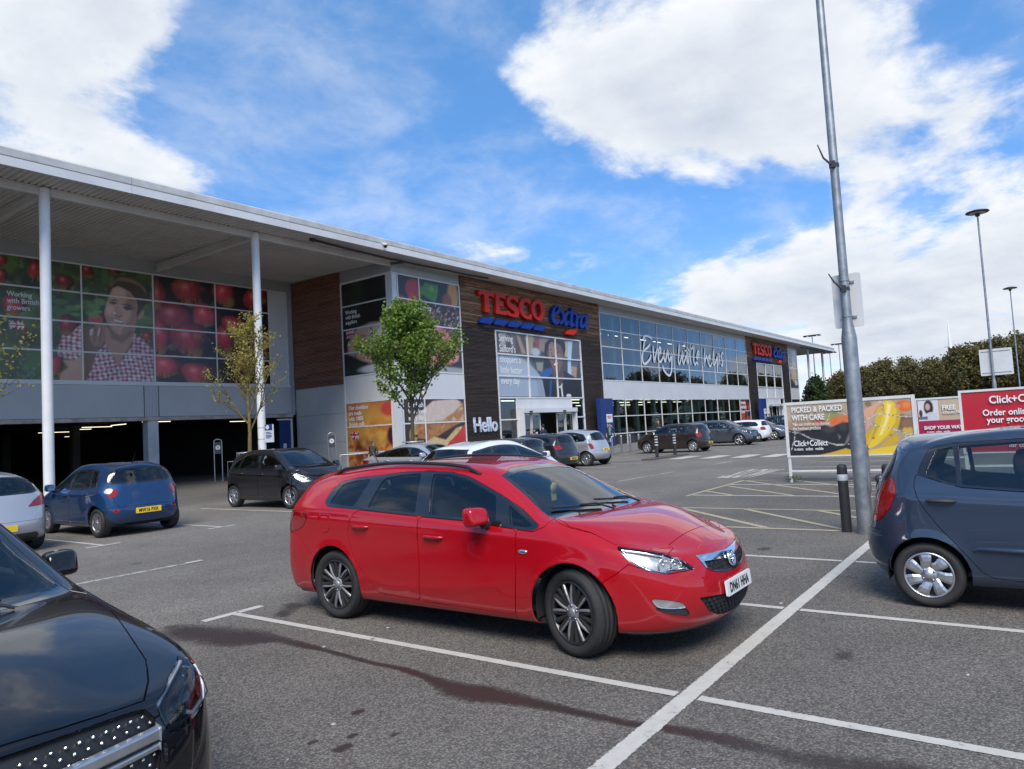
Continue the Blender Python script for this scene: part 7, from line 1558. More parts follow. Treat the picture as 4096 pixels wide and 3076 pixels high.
def red_params():
    p = dict(wb=2.685, fo=.945, ro=1.035, w=.907, H=1.452, tyre=(.326, .232, .21), arch=.368, wheel=('twin', 5), spokemat='spoke', hubmat='spoke', rimmat='rimdark')
    p['belt'] = [(-2.2, 1.06), (-1.6, 1.09), (-.3, 1.03), (.6, .975), (1.1, .94), (1.5, .89), (1.9, .79), (2.15, .71)]
    p['ab'] = (1.08, .95); p['cw'] = (1.26, 1.0); p['wt'] = (.36, 1.405); p['at'] = (.42, .60, 1.34); p['hf'] = (2.16, .74)
    p['rp'] = (-.35, 1.452); p['rr'] = (-2.02, 1.40); p['gb'] = (-2.28, 1.05); p['dt'] = (-1.78, .60, 1.35)
    p['rear'] = [(.14, .24), (.06, .29), (.0, .46), (.02, .66), (.07, .84), (.13, 1.04)]
    p['front'] = [(.15, .19), (.06, .23), (.0, .38), (.015, .54), (.055, .655), (.09, .715)]; p['rc'] = (.05, .22); p['rcy'] = .87
    p['ridges'] = [([(-1.95, .95), (-1.0, .93), (.2, .89), (1.2, .86), (1.75, .80)], .012, .05, .10), ([(-1.0, .44), (-.6, .36), (.2, .42), (.8, .52)], .010, .05, .05)]
    p['dlo'] = roundpoly([(1.075, .962), (1.02, .928), (.854, .938), (.376, .981), (-.16, 1.01), (-.97, 1.053), (-1.43, 1.072), (-1.505, 1.122), (-1.48, 1.215), (-1.40, 1.299), (-1.16, 1.335), (-.883, 1.354), (-.606, 1.379), (-.284, 1.387), (-.019, 1.374), (.203, 1.33), (.407, 1.256), (.601, 1.185), (.845, 1.085)], .03, 2)
    p['wins'] = [roundpoly([(.72, 1.110), (.795, .966), (.949, .947), (1.02, .962)], .02, 2), roundpoly([(-.205, 1.361), (0, 1.350), (.192, 1.310), (.394, 1.236), (.56, 1.176), (.645, .987), (.365, 1.005), (-.085, 1.026)], .025, 2), roundpoly([(-.796, 1.325), (-.589, 1.356), (-.345, 1.367), (-.25, 1.034), (-.865, 1.068)], .025, 2), roundpoly([(-1.352, 1.272), (-1.176, 1.309), (-.96, 1.322), (-1.05, 1.078), (-1.42, 1.100)], .04, 3)]
    p['doors'] = [roundpoly([(-.183, 1.005), (-.196, .85), (-.187, .60), (-.225, .275), (.80, .26), (.845, .60), (.865, .93), (.376, .98)], .04, 3), roundpoly([(-.19, 1.005), (-.203, .85), (-.194, .60), (-.232, .275), (-.69, .295), (-.83, .335), (-.922, .469), (-1.03, .61), (-1.11, .816), (-1.06, .986), (-.97, 1.05)], .05, 3)]
    p['wing'] = [(.80, .25), (.852, .60), (.872, .93), (1.02, .92), (1.12, .96), (1.138, 1.005), (1.32, .95), (1.485, .915), (1.69, .84), (1.9, .86), (1.95, .5), (1.6, .2), (.80, .2)]
    p['fbump'] = [(1.61, .575), (1.63, .587), (1.73, .647), (1.81, .713), (2.05, .636), (2.14, .64), (2.00, .78), (1.96, .80), (2.0, .95), (2.6, .95), (2.6, .05), (1.55, .05), (1.55, .55)]
    p['rbump'] = [(-1.66, .60), (-1.71, .623), (-1.90, .781), (-1.985, .80), (-2.2, .80), (-2.6, .70), (-2.6, .05), (-1.55, .05), (-1.62, .5)]
    p['bonnet'] = [(1.30, -.3), (1.275, .45), (1.20, .70), (1.14, .72), (1.306, .81), (1.485, .785), (1.693, .80), (1.935, .629), (2.0, .45), (2.045, .2), (2.055, -.3)]
    p['tailgate'] = [(-.3, .62), (.60, .62), (.70, .78), (.74, .95), (.78, 1.06), (.60, 1.36), (-.3, 1.40)]
    p['rearwin'] = [(.60, 1.08), (.66, 1.13), (.56, 1.33), (.3, 1.36)]
    p['lamps'] = [('head', 'fdiag', [('p', 1.69, .81, .831), ('p', 1.831, .743, .811), ('p', 1.992, .639, .77), ('p', 2.097, .571, .715), ('p', 2.166, .496, .637), ('p', 2.07, .679, .651), ('p', 2.048, .716, .634), ('p', 1.924, .808, .668), ('p', 1.803, .84, .738)]),
                  ('tail', 'rdiag', [('p', -1.80, .874, 1.02), ('p', -1.72, .886, 1.01), ('p', -1.71, .888, .946), ('p', -1.815, .885, .852), ('p', -1.975, .871, .811), ('r', .62, .81), ('r', .60, .98), ('r', .70, 1.02)]),
                  ('fog', 'fdiag', [('p', 1.943, .807, .473), ('p', 2.023, .757, .464), ('p', 2.115, .663, .433), ('p', 2.131, .631, .39), ('p', 2.05, .72, .395), ('p', 1.98, .78, .41)]), ('black', 'fdiag', [('p', 2.131, .631, .39), ('p', 2.142, .593, .33), ('p', 2.038, .732, .366), ('p', 1.97, .785, .40), ('p', 1.98, .78, .41), ('p', 2.05, .72, .395)])]
    p['bulbs'] = [('f', .70, .705, .050), ('f', .615, .70, .046)]
    p['cuts'] = [('grille', 'front', [(-.2, .645), (.043, .645), (.188, .660), (.380, .674), (.375, .632), (.306, .602), (.165, .577), (-.2, .571)]),
                 ('chromebar', 'front', [(-.2, .70), (.024, .702), (.198, .710), (.43, .720), (.39, .63), (.316, .593), (.165, .563), (-.2, .556), (-.2, .571), (.165, .577), (.306, .602), (.375, .632), (.380, .674), (.188, .660), (.043, .645), (-.2, .645)]),
                 ('intake', 'front', [(-.2, .405), (.207, .412), (.527, .442), (.431, .334), (.293, .276), (.078, .248), (-.2, .245)]), ('skid', 'side', [(1.75, .222), (2.6, .222), (2.6, .1), (1.75, .1)])]
    p['fuel'] = (-1.446, .915, .088); p['fuel_side'] = -1
    p['handles'] = [(-.01, .842), (-.925, .90)]
    p['mirror'] = (.56, 1.03); p['plate_front'] = .455; p['plate_rear'] = .72
    return p
RED = paint('red_paint', (.36, .003, .009), 0.0, .3)
red, RB = car('red_estate_car', red_params(), 'bright red estate car with black roof rails and plate DN61 HHA', RED, (5.30, 4.13), -pi / 2, .965, (9, 8), steer=radians(-17), plates={'front': 'DN61 HHA'})
def red_extras():
    for sd in (1, -1):
        pth = []
        for x in np.linspace(-1.62, .30, 14):
            c, n = RB.hit('top', x, .585); e = min(1, (x + 1.62) / .12, (.30 - x) / .12); pth.append((x, sd * .595, c.z - .012 + .045 * max(0, e)))
        b = MB(); b.tube(pth, .016, 8); b.build('roof_rail', MT['trim'], red)
        c, n = RB.hit('side', .925, .765); b = MB(); b.sphere((c.x, (c.y + .002) * sd, c.z), (.05, .010, .018), 10, 6); b.build('side_repeater', MT['chrome'], red)
    b = MB(); c, n = RB.hit('front', .001, .637); M = Matrix.Translation((c.x + .006, 0, .640)) @ Vector((1, 0, .25)).to_track_quat('Z', 'Y').to_matrix().to_4x4()
    b.lathe([(.062, 0), (.062, .014), (.052, .018), (.050, .010), (0, .012)], 24, M); b.lathe([(.030, .010), (.022, .022), (0, .026)], 16, M @ Matrix.Translation((.008, .012, 0))); b.tube([M @ Vector((-.04, -.03, .014)), M @ Vector((0, -.02, .02)), M @ Vector((.03, .01, .02)), M @ Vector((.02, .04, .016))], [.005, .009, .009, .004], 6); b.build('badge', MT['chrome'], red)
    c, n = RB.hit('top', -1.62, .001); b = MB(); b.tube([(c.x, 0, c.z - .01), (c.x, 0, c.z + .02), (c.x - .12, 0, c.z + .20)], [.014, .008, .002], 6); b.build('aerial', MT['trim'], red)
    # air freshener and mirror inside the windscreen
    b = MB(); b.box(.60, .63, -.12, .12, 1.235, 1.295); b.build('rear_view_mirror', MT['plastic'], red, .01)
    b = MB(); b.box(.655, .66, -.045, .03, 1.06, 1.15); b.lathe([(.05, -.004), (.05, .004), (0, .004)], 14, Matrix.Translation((.66, -.005, 1.17)) @ Matrix.Rotation(pi / 2, 4, 'Y')); b.tube([(.655, -.005, 1.2), (.63, -.005, 1.26)], .003, 4); b.build('air_freshener', mat('freshener', (.75, .55, .12), .6), red)
red_extras()
# --- slate blue small hatchback on the right, seen from its side
p = hatch(3.62, 1.60, 1.52, 2.38, .68, .98, 1.04, .78, .280, .194, ('curve', 7), rrx=.36, dtx=.20, ry=.58, gbx=.13, rww=.80, blackhandle=True, rearwin=[(.54, 1.07), (.62, 1.10), (.54, 1.36), (.2, 1.40)], rbz=.66, rear=[(.14, .25), (.05, .30), (.0, .46), (.01, .60), (.06, .80), (.12, 1.05)], rc=(.04, .16), pr=.82,
          tail=[('p', -1.48, .60, 1.113), ('p', -1.409, .679, 1.115), ('p', -1.388, .76, .98), ('p', -1.451, .75, .853), ('p', -1.531, .715, .755), ('p', -1.607, .638, .714), ('p', -1.61, .54, .80), ('p', -1.59, .53, .95)],
          xlamps=[('rev', 'rdiag', [('p', -1.569, .56, .995), ('p', -1.52, .634, .989), ('p', -1.538, .661, .91), ('p', -1.592, .58, .887)])],
          dlo2=roundpoly([(-1.213, 1.162), (-1.176, 1.259), (-1.126, 1.36), (-1.076, 1.39), (-.928, 1.415), (-.448, 1.435), (.1, 1.425), (.5, 1.36), (.8, 1.17), (1.0, .99), (.6, .985), (-.482, 1.012), (-.887, 1.046), (-.979, 1.067), (-1.072, 1.104), (-1.149, 1.142)], .02, 2),
          wins2=[roundpoly([(-1.148, 1.160), (-1.101, 1.276), (-1.065, 1.362), (-.932, 1.385), (-.912, 1.070), (-.978, 1.086), (-1.072, 1.122)], .02, 2), roundpoly([(-.892, 1.388), (-.45, 1.41), (-.13, 1.415), (-.10, 1.02), (-.481, 1.030), (-.878, 1.064)], .02, 2), roundpoly([(-.05, 1.415), (.12, 1.405), (.45, 1.34), (.74, 1.15), (.86, 1.01), (-.02, 1.015)], .02, 2)],
          doors2=[roundpoly([(-.07, .27), (-.075, .99), (.5, .97), (.95, .97), (.93, .60), (.88, .27)], .04, 3), roundpoly([(-1.225, 1.155), (-1.245, 1.059), (-1.216, .941), (-1.166, .842), (-1.063, .692), (-.96, .567), (-.861, .432), (-.781, .329), (-.713, .29), (-.543, .276), (-.08, .268), (-.085, .995), (-.482, 1.008), (-.887, 1.042), (-1.072, 1.10)], .02, 2)])
p['handles'] = [(.05, .90), (-1.043, .930)]
SLATE = paint('slate_blue_paint', (.036, .056, .092), .5, .3)
i10, IB = car('slate_blue_hatchback_car', p, 'slate blue small hatchback with black door handles beside the lamp post', SLATE, (7.56, -.25), DN, .945, (9, 8))
def i10_extras():
    for sd in (1, -1):
        pts = []; 
        for x, z in ((-.84, .515), (-.80, .535), (-.5, .525), (.3, .515), (.8, .51)):
            c, n = IB.hit('side', x, z); pts.append((x, sd * (c.y + .004), z))
        b = MB(); b.tube(pts, [.008, .022, .024, .024, .01], 8); b.build('door_moulding', SLATE, i10)
        c, n = IB.hit('side', -1.60 + .06, .60)
        b = MB(); pp = []
        for x, z in ((-1.66, .60), (-1.60, .605), (-1.53, .60)):
            c, n = IB.hit('side', x, z); pp.append((c.x, sd * (c.y + .002), c.z))
        b.tube(pp, [.006, .012, .004], 6); b.build('bumper_moulding', SLATE, i10)
    b = MB(); b.box(-.36, -.355, -.05, .05, 1.14, 1.27); b.build('window_sticker', mat('sticker_yellow', (.75, .55, .08), .6), i10)
i10_extras()
# --- black car nearest, front corner
p = hatch(4.70, 1.83, 1.58, 2.84, .82, 1.0, 1.03, .82, .35, .26, ('star', 5), rrx=.5, ry=.60, abx=.66, cwx=.26, hfx=.14, fc=(.05, .21), wtx=.55, mx=.66, msz=1.0, hlmat='lampdark', bezel='lampdark', bulbmat='lampdark', bulbs=[('f', .70, .76, .055), ('f', .62, .755, .05)],
          head=[('p', 1.837, .75, .874), ('p', 1.883, .80, .86), ('p', 1.94, .83, .80), ('p', 1.98, .83, .74), ('p', 2.017, .76, .69), ('p', 2.08, .647, .680), ('p', 2.11, .561, .690), ('p', 2.105, .536, .746), ('p', 2.079, .528, .799), ('p', 1.98, .628, .841)],
          grille=[(-.2, .812), (.26, .808), (.42, .802), (.485, .795), (.508, .765), (.525, .69), (.51, .62), (.47, .50), (-.2, .47)], intake=[(-.2, .40), (.50, .40), (.56, .28), (-.2, .26)])
p['bonnet'] = [(1.02, -.3), (1.0, .45), (.83, .74), (.90, .80), (1.255, .76), (1.644, .672), (1.80, .64), (1.955, .57), (2.06, .50), (2.078, .365), (2.094, .21), (2.10, -.3)]
p['mesh'] = (.045, .06)
BLK = paint('black_paint', (.006, .006, .008), .1, .2)
merc, MB_ = car('black_premium_car', p, 'glossy black car with studded grille and silver bar, bonnet facing the empty bay', BLK, (.80, 4.60), DN, CS, (10, 9))
def merc_extras():
    for o in [q for q in merc.children if q.name.startswith('grille_mesh')]: bpy.data.objects.remove(o)
    b = MB(); row = 0; z = .49
    while z < .80:
        y = (row % 2) * .022 + .010
        while y < .56:
            e = .485 + .035 * min(1, max(0, (.795 - z) / .06)) - max(0, .58 - z) * .5
            if y < e - .015:
                c, n = MB_.hit('front', y, z)
                for sg in (1, -1):
                    M = Matrix.Translation((c.x - .004, y * sg, z)) @ Matrix.Rotation(pi / 2, 4, 'Y'); b.lathe([(.0058, -.01), (.0058, .002), (.0035, .004), (0, .004)], 6, M, sm=False)
            y += .044
        z += .026; row += 1
    o = b.build('grille_studs', MT['chrome'], merc); o['kind'] = 'stuff'
    for sg in (1, -1):
        b = MB()
        for z0, z1, d, y0 in ((.662, .682, .022, .13), (.697, .735, .026, .10)):
            vs = []; ys = np.linspace(y0, .512, 8)
            for i, y in enumerate(ys):
                c, n = MB_.hit('front', float(y), .70); x = c.x + d; k = -.012 * (1 - i / 7)
                vs += [(x, y * sg, z0 + k), (x, y * sg, z1 + k), (x - .03, y * sg, z1 + k + .006), (x - .03, y * sg, z0 + k - .006)]
            fs = [(i * 4 + k, i * 4 + (k + 1) % 4, i * 4 + 4 + (k + 1) % 4, i * 4 + 4 + k) for i in range(7) for k in range(4)] + [(0, 1, 2, 3), (28, 31, 30, 29)]
            if sg < 0: fs = [f[::-1] for f in fs]
            b.add(vs, [f[::-1] for f in fs])
        b.build('grille_bar', MT['rim'], merc, .006)
    c, n = MB_.hit('front', .001, .67); M = Matrix.Translation((c.x + .02, 0, .67)) @ Matrix.Rotation(pi / 2, 4, 'Y')
    b = MB(); b.lathe([(.095, -.02), (.095, .012), (.085, .018), (.080, .008), (0, .01)], 28, M)
    for k in range(3): a = pi + 2 * pi * k / 3; b.tube([M @ Vector((0, 0, .012)), M @ Vector((cos(a) * .084, sin(a) * .084, .014))], [.014, .004], 6)
    b.build('badge', MT['chrome'], merc)
    # daytime running light strips
    for sg in (1, -1):
        for pth in ([(1.86, .75, .865), (1.98, .635, .832), (2.08, .538, .79)], [(1.90, .79, .845), (1.95, .80, .78), (1.99, .775, .73), (2.04, .70, .705), (2.045, .67, .72)]):
            q = []
            for x, y, z in pth:
                v = Vector((x, y, z)); v = v - MB_.normal(v) * .012; q.append((v.x, v.y * sg, v.z))
            b = MB(); b.tube(q, .010, 6); b.build('running_light', MT['white_lens'], merc)
merc_extras()
# --- blue hatchback, rear towards the aisle
p = hatch(3.665, 1.66, 1.50, 2.385, .74, .93, .985, .74, .30, .195, ('petal', 6), rrx=.30, dtx=.22, ry=.60, gbx=.10, rww=.86, rbz=.60, tgz=.60, pr=.50, abx=.26,
          tail=[('s', -1.42, .985), ('r', .70, .99), ('r', .56, .97), ('r', .52, .90), ('r', .60, .80), ('r', .72, .80), ('s', -1.50, .86)],
          xlamps=[('reflector', 'rdiag', [('r', .66, .56), ('r', .56, .56), ('r', .54, .50), ('r', .64, .48)]), ('rev', 'rdiag', [('r', .68, .865), ('r', .60, .875), ('r', .62, .82), ('r', .69, .82)])],
          rearwin=[(.60, 1.07), (.70, 1.10), (.62, 1.32), (.50, 1.385), (.3, 1.40)], ridges=[([(-1.6, .90), (0, .83), (1.2, .76)], .012, .05, .09)])
BLUE = paint('blue_paint', (.012, .045, .125), .35, .3)
c1_, b1_ = car('blue_hatchback_car', p, 'mid blue five-door hatchback with plate MW16 PXR', BLUE, (7.36, 16.28), UP, CS, (7, 6), plates={'rear': 'MW16 PXR'}, ant=True)
# --- silver hatchback at the left edge
p = hatch(4.02, 1.74, 1.48, 2.51, .84, .95, 1.03, .74, .31, .205, ('star', 10), rrx=.42, dtx=.16, ry=.58, gbx=.12, three=True, rbz=.58, tgz=.58, pr=.47,
          tail=[('s', -1.42, 1.00), ('r', .74, 1.02), ('r', .58, .93), ('r', .46, .82), ('r', .70, .83), ('s', -1.55, .84)], rearwin=[(.56, 1.06), (.72, 1.09), (.62, 1.30), (.45, 1.37), (.2, 1.385)],
          xlamps=[('rev', 'rdiag', [('r', .70, .90), ('r', .60, .87), ('r', .60, .835), ('r', .69, .85)])], xcuts=[('skid_r', 'rear', [(-.2, .36), (.60, .36), (.66, .30), (.62, .22), (-.2, .22)])])
SILV = paint('silver_paint', (.46, .47, .49), .55, .3)
c2_, b2_ = car('silver_hatchback_car', p, 'silver hatchback with dark lower bumper beside the blue hatchback, plate ending EBZ', SILV, (4.72, 16.2), UP, CS, (7, 6), plates={'rear': 'EBZ'})
# --- dark grey hatchback, front to the aisle
p = hatch(3.75, 1.695, 1.53, 2.46, .72, .96, 1.02, .80, .30, .20, ('star', 7), rrx=.34, ry=.60, abx=.02, dfx=.30, wtx=.80, cwx=.16, hfx=.16, gbx=.12, blackmirror=False, fc=(.09, .34), bow=.06, xB=-.05,
          front=[(.15, .20), (.06, .24), (.0, .38), (.03, .52), (.10, .70), (.16, .77)],
          head=[('s', 1.30, .93), ('s', 1.42, .90), ('f', .55, .78), ('f', .47, .69), ('f', .60, .655), ('s', 1.60, .66), ('s', 1.45, .76)], hlmat='lamphouse', bulbs=[('f', .66, .74, .06), ('f', .58, .72, .045)],
          grille=[(-.2, .70), (.30, .72), (.34, .69), (.26, .63), (-.2, .62)], intake=[(-.2, .42), (.42, .42), (.48, .30), (-.2, .27)], xlamps=[('fog', 'fdiag', [('f', .66, .44), ('f', .60, .44), ('f', .58, .38), ('f', .65, .37)])],
          ridges=[([(-1.6, .92), (0, .86), (1.3, .82)], .010, .05, .09)], winmat={1: 'glassdark', 2: 'glassdark'})
GREY = paint('charcoal_paint', (.022, .021, .024), .45, .3)
c3_, b3_ = car('charcoal_hatchback_car', p, 'charcoal five-door hatchback with hazy headlights beside the trolley shelter posts', GREY, (11.98, 16.45), DN, .985, (7, 6), ant=True)
# --- silver saloon
p = hatch(4.69, 1.81, 1.44, 2.84, .80, .98, 1.02, .78, .325, .225, ('ten', 10), rrx=1.30, dtx=.12, ry=.56, gbx=.62, rrz=.10, dtz=.13, xE=-1.75, xC=-1.10, bow=.07, xB=-.05, abx=.45,
          rear=[(.14, .25), (.06, .30), (.0, .46), (.01, .66), (.05, .86), (.16, 1.0)], tgz=.62, rearwin=[(.52, 1.06), (.58, 1.10), (.48, 1.28), (.2, 1.30)], tail=[('s', -1.85, .93), ('r', .80, .95), ('r', .58, .93), ('r', .56, .78), ('r', .80, .76), ('s', -1.95, .80)], winmat={0: 'glass', 1: 'glassdark', 2: 'glassdark'})
c4_, b4_ = car('silver_saloon_car', p, 'silver four-door saloon parked in front of the bread poster', SILV, (17.15, 16.15), DN, CS, (6, 6))
# --- white hatchback driving along the aisle
p = hatch(4.33, 1.79, 1.49, 2.61, .90, .98, 1.06, .76, .32, .22, ('star', 5), rrx=.42, dtx=.25, ry=.57, gbx=.16, rrz=.09, dtz=.15, bow=.075, xE=-1.72, wtx=.82, rww=.78, tail=[('s', -1.75, 1.06), ('r', .76, 1.08), ('r', .62, 1.03), ('r', .60, .86), ('r', .80, .84), ('s', -1.86, .90)], rearwin=[(.58, 1.09), (.66, 1.13), (.54, 1.33), (.2, 1.36)], winmat={1: 'glassdark', 2: 'glassdark'}, rwmat='glassdark')
WHT = paint('white_paint', (.66, .67, .68), 0, .3)
c5_, b5_ = car('white_hatchback_car', p, 'white hatchback with tinted rear windows passing behind the red estate', WHT, (13.35, 10.45), 0.0, CS, (7, 6))
# --- row by the entrance, rears to the aisle
p = hatch(3.63, 1.69, 1.40, 2.467, .66, .96, .99, .82, .30, .20, ('ten', 8), rrx=.30, dtx=.14, ry=.66, gbx=.10, atz=.08, dtz=.09, wtz=.04, bow=.025, wtx=.46, abx=.32, crown=.6, hfx=.16, three=True, rc=(.05, .22), trimmat='gloss', tgz=.62,
          tail=[('s', -1.40, .94), ('r', .72, .95), ('r', .66, .92), ('r', .64, .74), ('r', .74, .72), ('s', -1.46, .74)], rearwin=[(.52, 1.03), (.58, 1.06), (.60, 1.24), (.54, 1.29), (.3, 1.30)], pr=.66)
MINI = paint('warm_grey_paint', (.05, .048, .044), .5, .3)
c6_, b6_ = car('boxy_grey_hatchback_car', p, 'boxy grey three-door hatchback with pale roof and plate WV06 YRR', MINI, (20.95, 15.95), UP, CS, (6, 6), plates={'rear': 'WV06 YRR'}, detail=1)
p = hatch(3.90, 1.695, 1.475, 2.49, .80, .94, 1.06, .72, .30, .205, ('ten', 10), rrx=.32, dtx=.2, ry=.58, gbx=.14, tgz=.66, pr=.47, rbz=.66, tail=[('s', -1.46, .98), ('r', .76, 1.02), ('r', .62, .98), ('r', .50, .92), ('r', .62, .84), ('r', .76, .83), ('s', -1.52, .86)], rearwin=[(.54, 1.09), (.64, 1.12), (.58, 1.32), (.2, 1.37)])
DGR = paint('dark_grey_paint', (.032, .035, .042), .5, .3)
c7_, b7_ = car('dark_grey_hatchback_car', p, 'dark grey hatchback with wide red tail lights and plate PK08 LRA', DGR, (23.1, 16.05), UP, CS, (6, 6), plates={'rear': 'PK08 LRA'}, detail=1)
p = hatch(3.69, 1.66, 1.54, 2.43, .70, .98, 1.02, .82, .30, .205, ('petal', 7), rrx=.42, dtx=.24, ry=.56, gbx=.16, bow=.09, dtz=.17, rrz=.10, crown=.8, wtx=.66, abx=.24, three=True, rc=(.06, .26), hfx=.2, fc=(.1, .36), pr=.66, tgz=.52, tail=[('s', -1.36, .94), ('r', .73, .95), ('r', .66, .92), ('r', .66, .72), ('r', .76, .70), ('s', -1.44, .74)], rearwin=[(.48, 1.06), (.58, 1.09), (.50, 1.34), (.2, 1.40)])
c8_, b8_ = car('round_silver_hatchback_car', p, 'rounded silver three-door hatchback with plate SB04 TZZ by the entrance', SILV, (25.95, 16.15), UP, CS, (6, 6), plates={'rear': 'SB04 TZZ'}, detail=1)
# --- row beyond the crossing
p = hatch(4.06, 1.733, 1.52, 2.589, .82, .98, 1.04, .78, .31, .205, ('petal', 6), rrx=.38, dtx=.2, ry=.60, gbx=.12, pr=.47, tail=[('s', -1.44, 1.02), ('r', .78, 1.02), ('r', .66, .98), ('r', .66, .80), ('r', .80, .78), ('s', -1.56, .80)], xcuts=[])
BRN = paint('brown_paint', (.042, .031, .024), .5, .3)
c9_, b9_ = car('brown_hatchback_car', p, 'brown five-door hatchback parked behind the black striped posts', BRN, (35.05, 15.43), UP, CS, (6, 6), plates={'rear': 'NA17 LBF'}, detail=1)
p = hatch(4.42, 1.825, 1.56, 2.72, .86, 1.0, 1.07, .86, .335, .235, ('star', 5), rrx=.40, dtx=.2, ry=.60, gbx=.14, agap=.06, zl=[.24, .30, .48, .70], head=[('s', 1.62, .86), ('f', .78, .86), ('f', .60, .86), ('f', .58, .80), ('f', .66, .70), ('s', 1.84, .70)], grille=[(-.2, .82), (.50, .84), (.50, .80), (-.2, .78)], intake=[(-.2, .50), (.56, .52), (.62, .34), (-.2, .32)], hlmat='lampdark', xcuts=[('cladding_f', 'side', [(1.0, .36), (2.4, .36), (2.4, .1), (1.0, .1)]), ('cladding_r', 'side', [(-1.0, .40), (-2.4, .40), (-2.4, .1), (-1.0, .1)])])
NIR = paint('steel_grey_paint', (.10, .112, .132), .55, .3)
c10_, b10_ = car('steel_grey_crossover_car', p, 'steel grey crossover with black lower cladding next to a white hatchback', NIR, (41.45, 15.35), DN, CS, (6, 6), plates={'front': 'MT23 KNP'}, detail=1)
p = hatch(3.97, 1.68, 1.45, 2.47, .80, .95, 1.0, .74, .305, .205, ('star', 5), rrx=.34, ry=.58, tail=[('s', -1.50, .98), ('r', .74, .98), ('r', .52, .96), ('r', .52, .78), ('r', .76, .76), ('s', -1.56, .78)], pr=.50)
c11_, b11_ = car('small_white_hatchback_car', p, 'small white hatchback with dark red square tail lights in the entrance row', WHT, (45.6, 15.6), UP, CS, (5, 5), plates={'rear': 'MX16 JOA'}, detail=1)
p = hatch(4.26, 1.79, 1.45, 2.63, .85, .94, 1.0, .74, .32, .225, ('star', 5), rrx=.36, ry=.60, pf=.45)
c12_, b12_ = car('grey_blue_hatchback_car', p, 'grey blue hatchback facing the aisle beyond the small white hatchback', NIR, (48.0, 15.3), DN, CS, (5, 5), plates={'front': 'SA68 LVF'}, detail=1)
p = hatch(4.3, 1.80, 1.62, 2.66, .85, 1.02, 1.08, .90, .33, .225, ('star', 5), rrx=.34, ry=.62)
c13_, b13_ = car('black_crossover_car', p, 'black tall hatchback at the far end of the entrance row', GREY, (53.0, 15.4), UP, CS, (5, 5), detail=1)
# ------------------------------------------------------------------ trees
def leaf_mat(name, sat=1.0):
    m, nt, b, out = newmat(name); L = nt.links; at = nd(nt, 'ShaderNodeAttribute'); at.attribute_name = 'Col'; L.new(at.outputs['Color'], b.inputs['Base Color']); b.inputs['Roughness'].default_value = .55
    tl = nd(nt, 'ShaderNodeBsdfTranslucent'); hv = nd(nt, 'ShaderNodeHueSaturation'); hv.inputs['Value'].default_value = 1.3; L.new(at.outputs['Color'], hv.inputs['Color']); L.new(hv.outputs[0], tl.inputs[0]); mx = nd(nt, 'ShaderNodeMixShader'); mx.inputs[0].default_value = .35; L.new(b.outputs[0], mx.inputs[1]); L.new(tl.outputs[0], mx.inputs[2]); L.new(mx.outputs[0], out.inputs[0])
    return m
LEAF = leaf_mat('leaf'); BARK = mat('bark', (.075, .062, .045), .9, var=.35, vscale=5, bump=.5, bscale=18); BARKY = mat('lichen_bark', (.16, .115, .035), .9, var=.4, vscale=6, bump=.4, bscale=20)
def skeleton(rs, h, fork, spread, limbs, up=.7, lean=0.0, depth=3, taper=.6, r0=.075, wob=.12, sub=(4, 3)):
    """returns tubes [(points, radii)] and twig points [(pos, dir)]"""
    tubes, twigs = [], []
    tp = [Vector((lean * (i / 8) ** 2 + rs.uniform(-.02, .02), rs.uniform(-.02, .02), h * .93 * i / 8)) for i in range(9)]; tp[0] = Vector((0, 0, 0)); tubes.append((tp, [r0 * (1 - .80 * i / 8) for i in range(9)]))
    def grow(p, d, L, r, lev):
        n = 5; pts = [p]; q = p.copy(); dd = d.copy()
        for i in range(n):
            dd = (dd + Vector((rs.uniform(-wob, wob), rs.uniform(-wob, wob), rs.uniform(-wob * .3, wob) + .05 * up))).normalized(); q = q + dd * L / n; pts.append(q.copy())
        tubes.append((pts, [max(.004, r * (1 - .7 * i / n)) for i in range(n + 1)]))
        if lev == 0 or lev == 1:
            for i in range(1, n + 1): twigs.append((pts[i], dd.copy(), lev))
        if lev > 0:
            k = sub[0] if lev == depth - 1 else sub[1]
            for i in range(k):
                t = rs.uniform(.25, 1.0); j = min(n - 1, int(t * n)); b = lerp(pts[j], pts[j + 1], t * n - j); a = rs.uniform(0, 2 * pi); side = Vector((cos(a), sin(a), rs.uniform(-.25, .6))); nd_ = (dd * .9 + side * .9).normalized(); grow(b, nd_, L * rs.uniform(.42, .68), r * .5, lev - 1)
    for i in range(limbs):
        t = fork + (.92 - fork) * (i / max(1, limbs - 1)) ** .9; z = h * t; a = i * 2.4 + rs.uniform(-.4, .4); k = (1 - ((t - fork) / (1 - fork)) * .72); base = Vector((lean * t * t, 0, z)); d = Vector((cos(a), sin(a), up * rs.uniform(.7, 1.3))).normalized(); grow(base, d, spread * k * rs.uniform(.8, 1.15), r0 * .45 * k, depth - 1)
    return tubes, twigs
